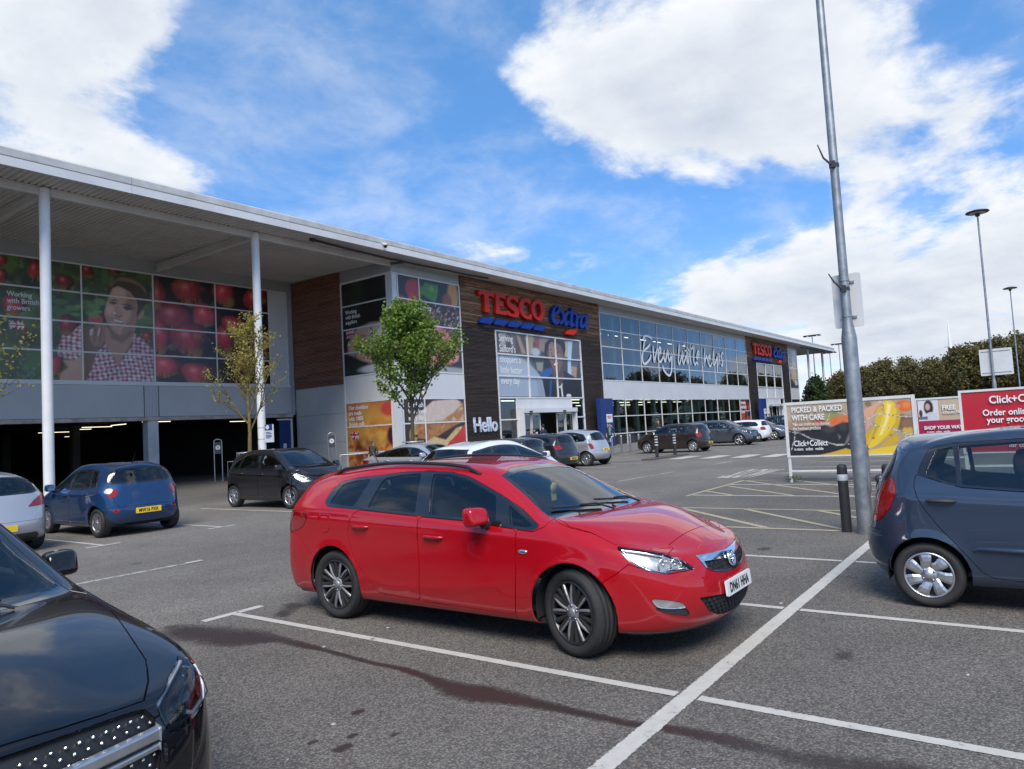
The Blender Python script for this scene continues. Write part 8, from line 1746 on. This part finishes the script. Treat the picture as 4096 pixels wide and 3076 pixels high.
def leaves_mesh(name, rs, pts, size, cols, up=.3, shape=1.0):
    n = len(pts); c = np.array([tuple(q) for q in pts]); npr = np.random.RandomState(rs.randint(0, 99999)); nrm = npr.randn(n, 3); nrm[:, 2] += up; nrm /= np.linalg.norm(nrm, axis=1, keepdims=True)
    t = npr.randn(n, 3); t -= nrm * (t * nrm).sum(1, keepdims=True); t /= np.linalg.norm(t, axis=1, keepdims=True); b = np.cross(nrm, t); s = size * npr.uniform(.6, 1.35, (n, 1)); f = nrm * s * .18
    V = np.stack([c - t * s * .5 * shape, c + b * s * .42 + f, c + t * s * .5 * shape, c - b * s * .42 + f], 1).reshape(-1, 3); F = np.arange(n * 4).reshape(-1, 4)
    me = bpy.data.meshes.new(name); me.from_pydata(V.tolist(), [], F.tolist()); ci = npr.randint(0, len(cols), n); col = np.array(cols)[ci] * npr.uniform(.7, 1.3, (n, 1)); col = np.repeat(np.concatenate([col, np.ones((n, 1))], 1), 4, 0)
    a = me.color_attributes.new('Col', 'FLOAT_COLOR', 'POINT'); a.data.foreach_set('color', col.astype(np.float32).ravel()); me.update(); return me
def tree(name, label, loc, seed, h, fork, spread, limbs, per, size, cols, bark=None, group=None, jit=.18, **k):
    rs = random.Random(seed); root = empty(name, loc); tag(root, label, 'tree', group); tubes, twigs = skeleton(rs, h, fork, spread, limbs, **k)
    b = MB()
    for pts, rr in tubes: b.tube(pts, rr, 7 if rr[0] > .03 else 4, cap=False)
    b.build('trunk', bark or BARK, root); P = []
    for p, d, lev in twigs:
        for i in range(per if lev == 0 else max(1, per // 2)): P.append(p + Vector((rs.gauss(0, jit), rs.gauss(0, jit), rs.gauss(0, jit * .8))))
    link('crown', leaves_mesh('crown', rs, P, size, cols), LEAF, root)
    return root
YEL = [(.30, .28, .05), (.38, .32, .06), (.24, .23, .045), (.34, .25, .07)]; GRN = [(.12, .20, .026), (.155, .25, .032), (.085, .15, .022), (.19, .27, .045)]
T1 = tree('young_tree', 'young tree with sparse yellow new leaves in front of the second white column', (13.95, 21.0, 0), 21, 5.7, .36, 1.75, 17, 2, .075, YEL, BARKY, up=1.25, depth=3, r0=.085, sub=(4, 3), jit=.06, wob=.14)
T2 = tree('leafy_tree', 'bushy bright green young tree in front of the meat posters', (20.5, 20.0, 0), 8, 6.6, .33, 2.15, 28, 6, .12, GRN, BARK, up=.95, depth=3, r0=.10, sub=(5, 3), jit=.11, wob=.16)
T3 = tree('young_tree', 'young tree with sparse yellow leaves standing by the silver hatchback', (5.15, 19.0, 0), 5, 5.9, .33, 1.9, 18, 3, .08, YEL, BARK, up=1.1, depth=3, r0=.085, sub=(4, 3), jit=.07, wob=.14)
def guard(x, y, label):
    r = empty('tree_guard', (x, y, 0)); tag(r, label, 'tree guard'); m = mat('galvanised_bar', (.36, .40, .41), .45, metal=.6)
    for i in range(16): a = 2 * pi * i / 16; MB().box(-.012, .012, -.006, .006, 0, 1.42, Matrix.Translation((.42 * cos(a), .42 * sin(a), 0)) @ Matrix.Rotation(a + pi / 2, 4, 'Z')).build('bar', m, r)
    for z in (.25, .85, 1.38): b = MB(); b.lathe([(.412, z), (.412, z + .04), (.402, z + .04), (.402, z)], 24); b.build('ring', m, r)
guard(13.95, 21.0, 'galvanised guard cage around the sparse yellow tree'); guard(20.5, 20.0, 'galvanised guard cage around the bushy green tree')
# belt of trees beyond the car park
OLV = [(.12, .125, .034), (.165, .14, .045), (.09, .105, .03), (.19, .15, .06), (.13, .10, .046)]; DGN = [(.035, .065, .018), (.05, .085, .022), (.028, .05, .016)]
rs = random.Random(77); protos = []
spots = [(104, 24.8, 5.4, 1), (108, 22.2, 6.2, 0), (106, 19.6, 6.4, 0), (112, 18.6, 7.0, 0), (104, 16.4, 6.8, 0), (110, 14.6, 7.3, 0), (120, 15.8, 6.0, 0), (125, 13.6, 5.0, 0), (104, 10.9, 6.4, 0), (108, 9.0, 7.0, 0), (101, 7.2, 7.4, 0), (106, 5.3, 8.0, 0), (100, 3.2, 7.9, 0), (105, 1.2, 8.2, 0), (98, -.6, 7.6, 0), (96, -3.0, 8.4, 0), (97, -6.5, 8.0, 0), (95, -10, 7.6, 0), (118, 25.5, 5.6, 1), (122, 20, 6.0, 0), (128, 8, 6.2, 0), (130, 3, 7.0, 0), (116, 11.8, 5.6, 0), (132, 27, 5.2, 1), (140, 17, 6.0, 0)]
LBL = ['olive brown budding tree in the belt of trees beyond the car park', 'dark green leafy tree behind the far end columns of the store']
for i, (x, y, h, kind) in enumerate(spots):
    if i < 6 or (kind == 1 and i == 18):
        o = tree('belt_tree', LBL[kind], (x, y, 0), 200 + i, h, .12, h * .45, 17, 5, .27 if kind == 0 else .36, DGN if kind else OLV, BARK, 'trees beyond the car park', jit=.30, up=1.2, depth=3, r0=.12, sub=(4, 3), wob=.2)
        protos.append((o, h, kind))
    else:
        src, h0, kk = [q for q in protos if q[2] == kind][i % max(1, len([q for q in protos if q[2] == kind]))]; c = copy_tree(src); c.location = (x, y, 0); c.rotation_euler = (0, 0, i * 1.7); s_ = h / h0; c.scale = (s_ * rs.uniform(.95, 1.25), s_ * rs.uniform(.95, 1.25), s_)
for i, y in enumerate(np.linspace(30, -16, 24)):
    o, h0, kk = protos[1 + i % 4]; c = copy_tree(o); c.location = (118 + 6 * sin(i * 2.1), float(y), -1.4 if i % 3 else -2.2); c.rotation_euler = (0, 0, i * 2.3); c.scale = (1.25, 1.25, .80 + .08 * sin(i * 3.3)); c['label'] = 'low olive brown tree in the back row of the tree belt'; c['group'] = 'back row of trees'
T9 = tree('bare_tree', 'nearly leafless pale tree rising between the street lamps', (118, 12.6, 0), 91, 8.2, .3, 2.2, 12, 1, .16, OLV, BARK, up=1.0, depth=3, r0=.08, sub=(3, 2), jit=.1)
# ------------------------------------------------------------------ lamp posts
GALV = mat('galvanised_steel', (.30, .315, .325), .48, metal=.75, var=.22, vscale=7, bump=.06, bscale=14, detail=3); DKM = mat('dark_lamp_metal', (.05, .05, .055), .5, metal=.4)
def lamp_post(x, y, H, label, sign=None, near=False, s=1.0):
    r = empty('lamp_post', (x, y, 0)); tag(r, label, 'lamp post', None)
    b = MB(); b.lathe([(.098, 0), (.098, 2.62), (.094, 2.66), (.064, 2.84), (.061, 2.9), (.042, H - .1), (.042, H)], 24); b.build('pole', GALV, r)
    b = MB(); b.lathe([(0, H + .12), (.25, H + .10), (.52, H + .02), (.54, H - .02), (.50, H - .05), (.12, H - .08), (.10, H - .22), (.06, H - .24)], 28); hd = b.build('lamp_head', DKM, r); b = MB(); b.lathe([(.42, H - .052), (.30, H - .075), (.14, H - .08)], 28); b.build('diffuser', mat('lamp_diffuser', (.42, .42, .40), .3), hd)
    if near:
        b = MB(); b.prism(roundpoly([(-.055, .55), (.055, .55), (.055, 1.18), (-.055, 1.18)], .03, 3), .0, .012, frameM(Vector((.02, -.092, 0)), (1, 0, 0), (0, 0, 1))); b.build('access_hatch', GALV, r)
        for z in (3.42, 2.93): b = MB(); b.lathe([(.068, z - .012), (.068, z + .012)], 20); b.build('band', STEEL, r)
        for z, k in ((5.02, .30), (3.30, .22)):
            b = MB(); b.lathe([(.064, z - .025), (.064, z + .025)], 18); b.box(-.10, -.05, -.03, .03, z - .045, z + .045); b.tube([(-.10, .02, z), (-.13, .10, z + .10), (-.14, .16, z + k)], [.016, .013, .008], 6); b.build('bracket', DKM, r)
    return r
lamp_post(10.56, 2.04, 11.45, 'tall galvanised lamp post standing beside black bollards and the slate hatchback', near=True)
lamp_post(44.1, 1.92, 11.47, 'galvanised lamp post with flat disc head rising behind the red board'); lamp_post(76.5, 1.5, 11.47, 'galvanised lamp post with disc head beyond the red board, in front of trees')
def back_sign(x, y, z0, z1, y0, y1, label):
    r = empty('sign_plate', (x, y, z0)); tag(r, label, 'sign'); h = z1 - z0; m = mat('sign_back_grey', (.56, .57, .57), .5, var=.06, vscale=2)
    MB().prism(roundpoly([(y0 - y, 0), (y1 - y, 0), (y1 - y, h), (y0 - y, h)], .045, 4), .105, .112, Matrix(((0, 0, 1, -.02), (1, 0, 0, 0), (0, 1, 0, 0), (0, 0, 0, 1)))).build('plate', m, r)
    for z in (.14, h - .12): MB().box(.066, .084, y0 - y + .08, y1 - y - .08, z - .015, z + .015).build('rail', STEEL, r)
back_sign(10.56, 2.04, 2.78, 3.52, 1.85, 2.22, 'grey back of a sign clipped to the near galvanised lamp post'); back_sign(44.1, 1.92, 3.0, 4.35, 1.05, 2.45, 'white sign plate clipped to the lamp post behind the red board')
def mast(x, y, H, label):
    r = empty('floodlight_mast', (x, y, 0)); tag(r, label, 'mast', 'floodlight masts beyond the store'); b = MB(); b.lathe([(.16, 0), (.08, H)], 12); b.build('pole', GALV, r); b = MB(); b.box(-.5, .5, -1.3, 1.3, H, H + .08); [b.box(-.35, .35, q - .25, q + .25, H - .15, H + .02) for q in (-1.2, -.4, .4, 1.2)]; b.build('lamp_head', DKM, r)
for x, y in ((134.5, 32.0), (157.6, 32.5), (179, 39), (193, 11.5)): mast(x, y, 15.2, 'slim floodlight mast standing far beyond the trees')
def street_lamp(x, y, H, arms, label):
    r = empty('street_lamp', (x, y, 0)); tag(r, label, 'street lamp'); b = MB(); b.lathe([(.11, 0), (.07, H)], 12); b.build('pole', DKM, r)
    for a in arms:
        b = MB(); b.tube([(0, 0, H - .1), (0, a * .6, H + .15), (0, a * 1.25, H + .12)], .045, 6); b.build('arm', DKM, r); b = MB(); b.sphere((0, a * 1.5, H + .14), (.22, .50, .16), 10, 6); b.build('lamp_head', DKM, r)
street_lamp(129, 17.6, 6.3, (-1,), 'dark single-arm street lamp between the trees'); street_lamp(128, 14.9, 6.6, (1, -1), 'dark double-arm street lamp between the trees')
r = empty('telecom_mast', (150, 12.5, 0)); tag(r, 'slim dark mast with a white tip rising above the tree belt', 'mast'); b = MB(); b.lathe([(.45, 0), (.38, 11.6)], 10); b.build('lower_mast', mat('brown_mast', (.05, .035, .03), .6), r); b = MB(); b.lathe([(.33, 11.6), (.08, 16.4), (0, 16.8)], 10); b.build('tip', LM['lwhite'], r); b = MB(); b.box(-.05, .05, -.1, 1.4, 9.9, 10.1); [b.box(-.4, .4, -.9, -.3, z, z + .35) for z in (9.2, 10.4)]; b.build('cross_arm', DKM, r)
# small brick house glimpsed between the trees
r = empty('brick_house', (138, 17.2, 0)); tag(r, 'small red brick house glimpsed between the trees', 'house'); BRICK = mat('brick', (.22, .07, .05), .85, var=.25, vscale=3)
MB().box(-3, 3, -2.2, 2.2, 0, 3.4).build('wall', BRICK, r); b = MB(); b.prism([(-2.5, 3.4), (2.5, 3.4), (0, 4.9)], -3.2, 3.2, Matrix(((0, 0, 1, 0), (1, 0, 0, 0), (0, 1, 0, 0), (0, 0, 0, 1)))); b.build('roof', mat('roof_tile', (.10, .05, .04), .8), r)
for yy in (-1.2, .6): MB().box(-3.05, -2.98, yy, yy + .8, 1.2, 2.4).build('window', MT['gloss'], r)
# ------------------------------------------------------------------ bollards and posts
RUB = mat('bollard_black', (.020, .020, .022), .6, var=.15, vscale=8, bump=.1, bscale=60); BANDM = mat('bollard_band', (.50, .52, .55), .4)
def bollard(x, y, label, h=.92, rad=.066, bands=((.70, .79),), m=None, bm=None):
    r = empty('bollard', (x, y, 0)); tag(r, label, 'bollard', None); b = MB(); b.lathe([(rad, 0), (rad, h - .06), (rad * .93, h - .02), (rad * .6, h), (0, h)], 22); b.lathe([(rad * 1.06, h - .12), (rad * 1.06, h - .135)], 22); b.lathe([(rad * 1.05, bands[0][0] - .03), (rad * 1.05, bands[0][0] - .015), (rad, bands[0][0] - .012)], 22); b.build('post', m or RUB, r)
    for z0, z1 in bands: b = MB(); b.lathe([(rad + .002, z0), (rad + .004, z0 + .006), (rad + .004, z1 - .006), (rad + .002, z1)], 22); b.build('reflective_band', bm or BANDM, r)
    return r
bollard(10.69, 2.30, 'black bollard with one pale band directly beside the near lamp post'); bollard(10.62, 1.73, 'black bollard with one pale band and a bag behind the slate hatchback')
b = MB(); b.sphere((10.50, 1.80, .60), (.07, .06, .16), 10, 7); b.sphere((10.46, 1.80, .74), (.05, .06, .06), 8, 5); tag(b.build('plastic_bag', mat('black_bag', (.03, .032, .04), .35, var=.6, vscale=14)), 'dark plastic bag tied to the bollard behind the slate hatchback', 'bag')
for i, (x, y) in enumerate(((29.41, 13.86), (31.28, 13.83))): bollard(x, y, ['black post with four white stripes at the crossing, in front of the brown hatchback front', 'black post with four white stripes under the brown hatchback rear'][i], 1.08, .075, ((.58, .63), (.70, .75), (.82, .87), (.94, .99)))
bollard(22.9, 23.2, 'black post with white stripes in front of the cheese poster', 1.08, .085, ((.50, .58), (.68, .76), (.86, .94)))
for i in range(9): tag(bollard(34.35 + 1.06 * i, 18.76, 'brushed steel bollard in the row along the pavement edge', .99, .055, ((.88, .92),), STEEL, STEEL), group='steel bollards along the pavement')
b = MB(); b.box(28.4, 32.2, 13.55, 14.15, 0, .06); tag(b.build('traffic_island', mat('island', (.09, .07, .06), .9, var=.3, vscale=4), bevel=.02), kind='structure')
def trolley_post(x, y, rz, label):
    r = empty('trolley_bay_sign', (x, y, 0), rz); tag(r, label, 'sign post', None); b = MB(); pts = [(-.17, 0, 0), (-.17, 0, 1.86)] + [(-.17 + .12 * (1 - cos(a)), 0, 1.86 + .12 * sin(a)) for a in np.linspace(.3, pi / 2, 5)] + [(.05 + .12 * sin(a), 0, 1.86 + .12 * cos(a)) for a in np.linspace(0, pi / 2, 6)] + [(.17, 0, 0)]; b.tube(pts, .024, 10); b.build('hoop', STEEL, r); MB().box(-.145, .145, -.012, .012, 1.30, 1.86).build('plate', mat('sign_charcoal', (.05, .05, .055), .5), r); b = MB(); b.lathe([(0, .016), (.11, .016)], 20, Matrix.Translation((0, 0, 1.60)) @ Matrix.Rotation(pi / 2, 4, 'X')); b.build('disc', LM['lwhite'], r)
    b = MB(); z = .0185; M = frameM((0, 0, 1.60), (1, 0, 0), (0, 0, 1)); [b.tube([M @ Vector(q) for q in P_], .006, 4) for P_ in ([(-.06, .045, z), (-.04, .045, z), (-.02, -.03, z), (.045, -.03, z)], [(-.035, .03, z), (.055, .03, z), (.04, -.012, z), (-.025, -.012, z)])]; b.build('trolley_symbol', LM['lblack'], r)
trolley_post(19.15, 31.4, radians(-32), 'steel hoop with round trolley symbol inside the garage mouth'); trolley_post(22.6, 27.4, radians(-32), 'steel hoop with round trolley symbol before the grey return wall')
def rail(pts, label):
    r = empty('guard_rail', pts[0] + (0,)); tag(r, label, 'rail'); P0 = Vector(pts[0] + (0,)); P = [Vector(q + (0,)) - P0 for q in pts]
    b = MB(); b.tube([P[0], P[0] + Vector((0, 0, .9)), P[-1] + Vector((0, 0, .9)), P[-1]], .024, 8); b.build('rail', STEEL, r)
    for q in P[1:-1]: MB().tube([q, q + Vector((0, 0, .9))], .022, 8).build('post', STEEL, r)
rail([(19.5, 31.2), (21.0, 30.3)], 'low steel rail beside the garage trolley sign'); rail([(22.9, 27.2), (24.4, 26.4), (25.6, 25.9)], 'low steel rail in front of the cheese poster'); rail([(22.3, 27.9), (22.1, 28.6)], 'short steel hoop rail behind the trolley sign')
rail([(4.2, 22.0), (5.4, 22.2)], 'short steel rail behind the silver hatchback')
# ------------------------------------------------------------------ advertising boards
FRM = mat('board_frame', (.60, .60, .58), .5, var=.12, vscale=3)
def art_banana(u, y):
    x = -u; a = Art(x, y, (.38, .29, .19)); a.blotch(1.4, 141, .4, .7, (.44, .36, .25), .8); layers(a, L_BANANA)
    for P_ in L_CRACKS:
        for i in range(len(P_) - 1):
            p0, p1 = P_[i], P_[i + 1]; ex, ey = p1[0] - p0[0], p1[1] - p0[1]; t = np.clip(((x - p0[0]) * ex + (y - p0[1]) * ey) / (ex * ex + ey * ey), 0, 1); d = np.hypot(x - p0[0] - ex * t, y - p0[1] - ey * t) + .03 * (vnoise(x, y, 14, 150) - .5); a.mix((d < .009) * .75, (.62, .60, .54)); a.mix(((d > .010) & (d < .016)) * .5, (.05, .04, .03))
    return a.c
def board(name, label, X, Ya, Yb, z0, z1, fn, frame=.05, posts=True, d=.018, low=.27):
    r = empty(name, (X, Ya, 0)); tag(r, label, 'board'); inv = Matrix.Translation((-X, -Ya, 0)); Y0, Y1 = min(Ya, Yb), max(Ya, Yb)
    def q(mb, nm, m, bev=0.0): o = mb.build(nm, m, r, bev); o.data.transform(inv); return o
    q(MB().box(X + .004, X + .04, Y0, Y1, z0, z1), 'backing', FRM)
    o = print_panel(-Y1 + frame, -Y0 - frame, z0 + frame * .4, z1 - frame, wall_x(X), fn, r, d, 'printed_face', PBOARD); o.data.transform(inv)
    b = MB(); b.box(X - .02, X + .045, Y0 - .02, Y0 + frame, z0 - .02, z1 + .02); b.box(X - .02, X + .045, Y1 - frame, Y1 + .02, z0 - .02, z1 + .02); b.box(X - .016, X + .043, Y0 + frame, Y1 - frame, z1 - frame, z1 + .018); b.box(X - .016, X + .043, Y0 + frame, Y1 - frame, z0 - .018, z0 + frame * .3); q(b, 'frame', FRM)
    if posts:
        for yy in (Y0 + .02, Y1 - .02): q(MB().box(X, X + .05, yy - .03, yy + .03, 0, z0 - .021), 'post', FRM)
        q(MB().box(X + .01, X + .04, Y0 + .05, Y1 - .05, low - .02, low + .02), 'rail', FRM)
    return r
PBOARD = print_mat('board_print', .45, .1)
wx = lambda X: wall_x(X)
B1 = board('banana_board', 'cracked advertising board with bananas and Picked and Packed lettering', 18.0, 5.05, 2.28, .62, 1.90, art_banana)
for t_, v, s_, o_ in (('PICKED & PACKED', 1.665, .185, .006), ('WITH CARE', 1.475, .185, .006), ('You can trust us to choose', 1.345, .115, 0), ('the freshest produce', 1.245, .115, 0), ('Click+Collect', .865, .19, .004), ('in store   online   mobile', .76, .10, .002)):
    wtext(B1, t_, wall_x(17.985), -4.89, v, s_, off=o_ * .6, sx=.66 if s_ < .12 else (.74 if "P" in t_ or "W" in t_ else .72))
def art_lady(u, y):
    x = -u; a = Art(x, y, (.50, .46, .42)); a.mix((x < 2.24).astype(float), (.47, .37, .24)); a.mix((x > 2.70).astype(float), (.4, .02, .03)); lo = (y < 1.255).astype(float); a.mix(lo, (.34, .012, .06)); up = (y > 1.255) & (x > 2.24) & (x < 2.70); a.mix(up * 1.0, (.60, .60, .61)); a.ell(2.46, 1.60, .11, .20, (.035, .02, .025), .2); a.ell(2.48, 1.62, .055, .09, (.50, .33, .26), .25); a.mix(((np.hypot((x - 2.42) / .16, (y - 1.30) / .18) < 1) & up) * .9, (.55, .53, .58)); a.mix(((y < 1.36) & (y > 1.28) & (x > 2.5)) * .9, (.08, .08, .12)); a.ell(2.65, 1.45, .04, .1, (.05, .03, .03), .3)
    return a.c
B2 = board('collection_board', 'beige and pink board with a woman and Free collection lettering', 22.0, 2.76, 1.70, .86, 1.84, art_lady, .03, True, .016)
wtext(B2, 'FREE', wall_x(21.985), -2.15, 1.52, .175, off=.005, sx=.86); wtext(B2, 'COLLECTION', wall_x(21.985), -2.15, 1.42, .085, sx=.95); wtext(B2, 'SHOP YOUR WAY', wall_x(21.985), -2.60, 1.02, .125, off=.004, sx=.86); wtext(B2, 'in store   online   mobile', wall_x(21.985), -2.54, .93, .075)
B3 = board('red_board', 'bright red Click and Collect board beyond the slate hatchback', 16.5, 1.30, -2.2, .70, 1.89, lambda u, y: Art(u, y, (.42, .010, .022)).c, .025, True, .1, .44)
wtext(B3, 'Click+Collect', wall_x(16.485), -.83, 1.63, .20, off=.004, sx=.86); wtext(B3, 'Order online, collect', wall_x(16.485), -.95, 1.40, .165, off=.003, sx=.86); wtext(B3, 'your groceries here', wall_x(16.485), -.89, 1.26, .165, off=.003, sx=.86); wtext(B3, 'for collection', wall_x(16.485), -.58, .79, .12, sx=.86)
# weeds at the board foot
b = MB(); rs = random.Random(3); P_ = [Vector((17.95 + rs.uniform(-.06, .1), 5.02 - rs.uniform(-.15, .25), rs.uniform(.02, .16))) for _ in range(60)]; o = link('weed', leaves_mesh('weed', rs, P_, .05, [(.09, .12, .03), (.12, .13, .05)]), LEAF); tag(o, 'small weed growing at the foot of the banana board post', 'weed')
# ------------------------------------------------------------------ people
SKIN = mat('skin_light', (.42, .25, .18), .6); SKIN2 = mat('skin_dark', (.10, .05, .03), .6)
def person(loc, rz, H, label, top, legs, hair, skin=SKIN, shoes=None, armL=None, armR=None, longhair=False, cap=None, z=0.03, open_jacket=None, twist=0.0, step=.0):
    k = H / 1.75; root = empty('person', (loc[0], loc[1], z), rz, k); tag(root, label, 'person')
    V, E, Rr = [], [], []
    def v(p, r, par=None):
        V.append(p); Rr.append(r); i = len(V) - 1
        if par is not None: E.append((par, i))
        return i
    pel = v((0, 0, .96), (.135, .165)); wa = v((.01, 0, 1.12), (.115, .14), pel); ch = v((.0, 0, 1.31), (.125, .18), wa); nb = v((-.01, 0, 1.45), (.075, .09), ch); nk = v((.0, 0, 1.51), (.052, .055), nb); hd = v((.025, 0, 1.60), (.082, .075), nk); ht = v((.015, 0, 1.69), (.085, .072), hd); nose = v((.125, 0, 1.615), (.014, .014), hd)
    for sd, pose in ((1, armL), (-1, armR)):
        el, wr = pose or ((-.03, .27 * sd, 1.14), (.06, .26 * sd, .90)); el = (el[0], abs(el[1]) * sd, el[2]); wr = (wr[0], wr[1] if pose else abs(wr[1]) * sd, wr[2])
        sh = v((-.01, .185 * sd, 1.40), (.066, .066), ch); e_ = v(el, (.047, .047), sh); w_ = v(wr, (.032, .034), e_); d = (Vector(wr) - Vector(el)).normalized(); pl = Vector(wr) + d * .07; p_ = v(tuple(pl), (.036, .022), w_); side = d.cross(Vector((1, 0, .1))).normalized() if abs(d.x) < .9 else Vector((0, 1, 0))
        for q, L_ in ((-.026, .065), (-.009, .078), (.009, .074), (.026, .058)):
            f1 = v(tuple(pl + d * .035 + side * q), (.010, .010), p_); v(tuple(pl + d * (.035 + L_ * .9) + side * q + Vector((.012, 0, 0))), (.008, .008), f1)
        t1 = v(tuple(Vector(wr) + d * .04 + side * .035 * (-sd) + Vector((.025, 0, 0))), (.011, .011), p_); v(tuple(Vector(wr) + d * .085 + side * .045 * (-sd) + Vector((.04, 0, 0))), (.009, .009), t1)
        st = step * sd; hp = v((0, .095 * sd, .90), (.10, .095), pel); kn = v((.03 + st * .5, .10 * sd, .50), (.062, .062), hp); an = v((-.01 + st, .105 * sd, .10), (.042, .042), kn); hl = v((.03 + st, .105 * sd, .05), (.045, .048), an); v((.15 + st, .115 * sd, .04), (.038, .048), hl)
    me = bpy.data.meshes.new('body'); me.from_pydata(V, E, []); o = bpy.data.objects.new('body', me); COL.objects.link(o)
    m = o.modifiers.new('skin', 'SKIN'); m.use_smooth_shade = True
    for i, sv in enumerate(me.skin_vertices[0].data): sv.radius = Rr[i]; sv.use_root = (i == 0)
    s = o.modifiers.new('sub', 'SUBSURF'); s.levels = 1; s.render_levels = 1
    bpy.context.view_layer.update(); nm = bpy.data.meshes.new_from_object(o.evaluated_get(bpy.context.evaluated_depsgraph_get())); bpy.data.objects.remove(o)
    nm.materials.clear(); mats = [skin, top, legs, shoes or MT['trim'], open_jacket or top]
    for q in mats: nm.materials.append(q)
    wrs = [(armL or ((0, 0, 0), (.06, .26, .90)))[1], (armR or ((0, 0, 0), (.06, -.26, .90)))[1]]
    for f in nm.polygons:
        c = f.center; f.use_smooth = True; hand = any((c - Vector(w_)).length < .17 and c.z < 1.5 and (c - Vector(w_)).dot(Vector((0, 0, 1))) < .12 and ((c - Vector(w_)).length < .035 or (c - Vector((0, w_[1], 1.2))).length > 0) and f.area < .0009 for w_ in wrs)
        if hand: f.material_index = 0
        elif c.z > 1.475 and abs(c.y) < .12: f.material_index = 0
        elif c.z < .085: f.material_index = 3
        elif c.z < .93 and abs(c.y) < .21 and not (c.z > .8 and abs(c.y) > .19): f.material_index = 2
        else: f.material_index = 4 if (open_jacket and c.x > .07 and abs(c.y) < .07) else 1
    b = link('body', nm, None, root)
    hm = MB()
    if cap: hm.lathe([(0, 1.80), (.06, 1.79), (.095, 1.74), (.10, 1.68)], 14, Matrix.Translation((.01, 0, 0))); hm.box(.06, .19, -.075, .075, 1.675, 1.69); hm.build('cap', cap, root)
    else:
        hm.lathe([(0, 1.785), (.05, 1.78), (.088, 1.745), (.098, 1.69), (.094, 1.64 if not longhair else 1.45), (.07, 1.60 if not longhair else 1.40)], 14, Matrix.Translation((-.018, 0, 0)) @ Matrix.Diagonal((1, .92, 1, 1))); hm.build('hair', hair, root)
    e = MB(); [e.sphere((.098, q, 1.635), .012, 6, 4) for q in (-.032, .032)]; e.build('eyes', MT['trim'], root); e = MB(); e.box(.098, .106, -.025, .025, 1.555, 1.565); e.build('mouth', mat('lip', (.25, .08, .07), .6), root)
    e = MB(); [e.sphere((.02, q, 1.625), (.022, .012, .035), 6, 4) for q in (-.088, .088)]; e.build('ears', skin, root)
    return root
CL = lambda n, c: mat(n, c, .85, var=.15, vscale=8)
HB, HBL, HGY = CL('hair_brown', (.05, .025, .015)), CL('hair_blond', (.28, .18, .09)), CL('hair_dark', (.015, .012, .01))
face_cam = atan2(-1, -1.6)
person((43.3, 23.75), radians(215), 1.68, 'woman in a dark green jacket over grey top standing beside the blue totem', CL('green_jacket', (.012, .045, .030)), CL('black_trousers', (.015, .015, .016)), HB, armL=((.02, .30, 1.16), (.10, .34, .95)), open_jacket=CL('grey_top', (.16, .19, .21)))
person((52.2, 24.3), radians(205), 1.63, 'woman in black looking at her phone behind the brown hatchback', CL('black_top', (.014, .014, .017)), CL('black_trousers2', (.014, .014, .015)), HBL, armL=((.06, .26, 1.16), (.22, .10, 1.20)), armR=((.06, .26, 1.16), (.22, -.10, 1.20)))
person((35.9, 24.2), radians(75), 1.80, 'man in a navy coat walking in at the main entrance', CL('navy_coat', (.014, .022, .055)), CL('dark_trousers', (.02, .02, .022)), HGY, step=.12)
person((35.15, 24.35), radians(235), 1.58, 'woman with glasses and brown hair leaving the main entrance', CL('grey_coat', (.12, .12, .13)), CL('blue_jeans', (.03, .05, .10)), HB, longhair=True)
person((22.9, 24.9), radians(190), 1.52, 'person in an olive coat and cap bending before the cheese poster', CL('olive_coat', (.045, .04, .028)), CL('brown_trousers', (.04, .035, .03)), HGY, cap=CL('tweed_cap', (.10, .09, .075)), z=0)
person((80.9, 24.4), radians(205), 1.68, 'man in a dark cap and jacket at the second entrance', CL('dark_jacket', (.015, .016, .02)), CL('dark_trousers3', (.02, .02, .02)), HGY, cap=CL('dark_cap', (.02, .02, .022)))
person((83.0, 24.5), radians(215), 1.78, 'tall man in a black jacket at the second entrance', CL('black_jacket', (.012, .012, .014)), CL('dark_trousers4', (.016, .016, .018)), HGY, SKIN2)
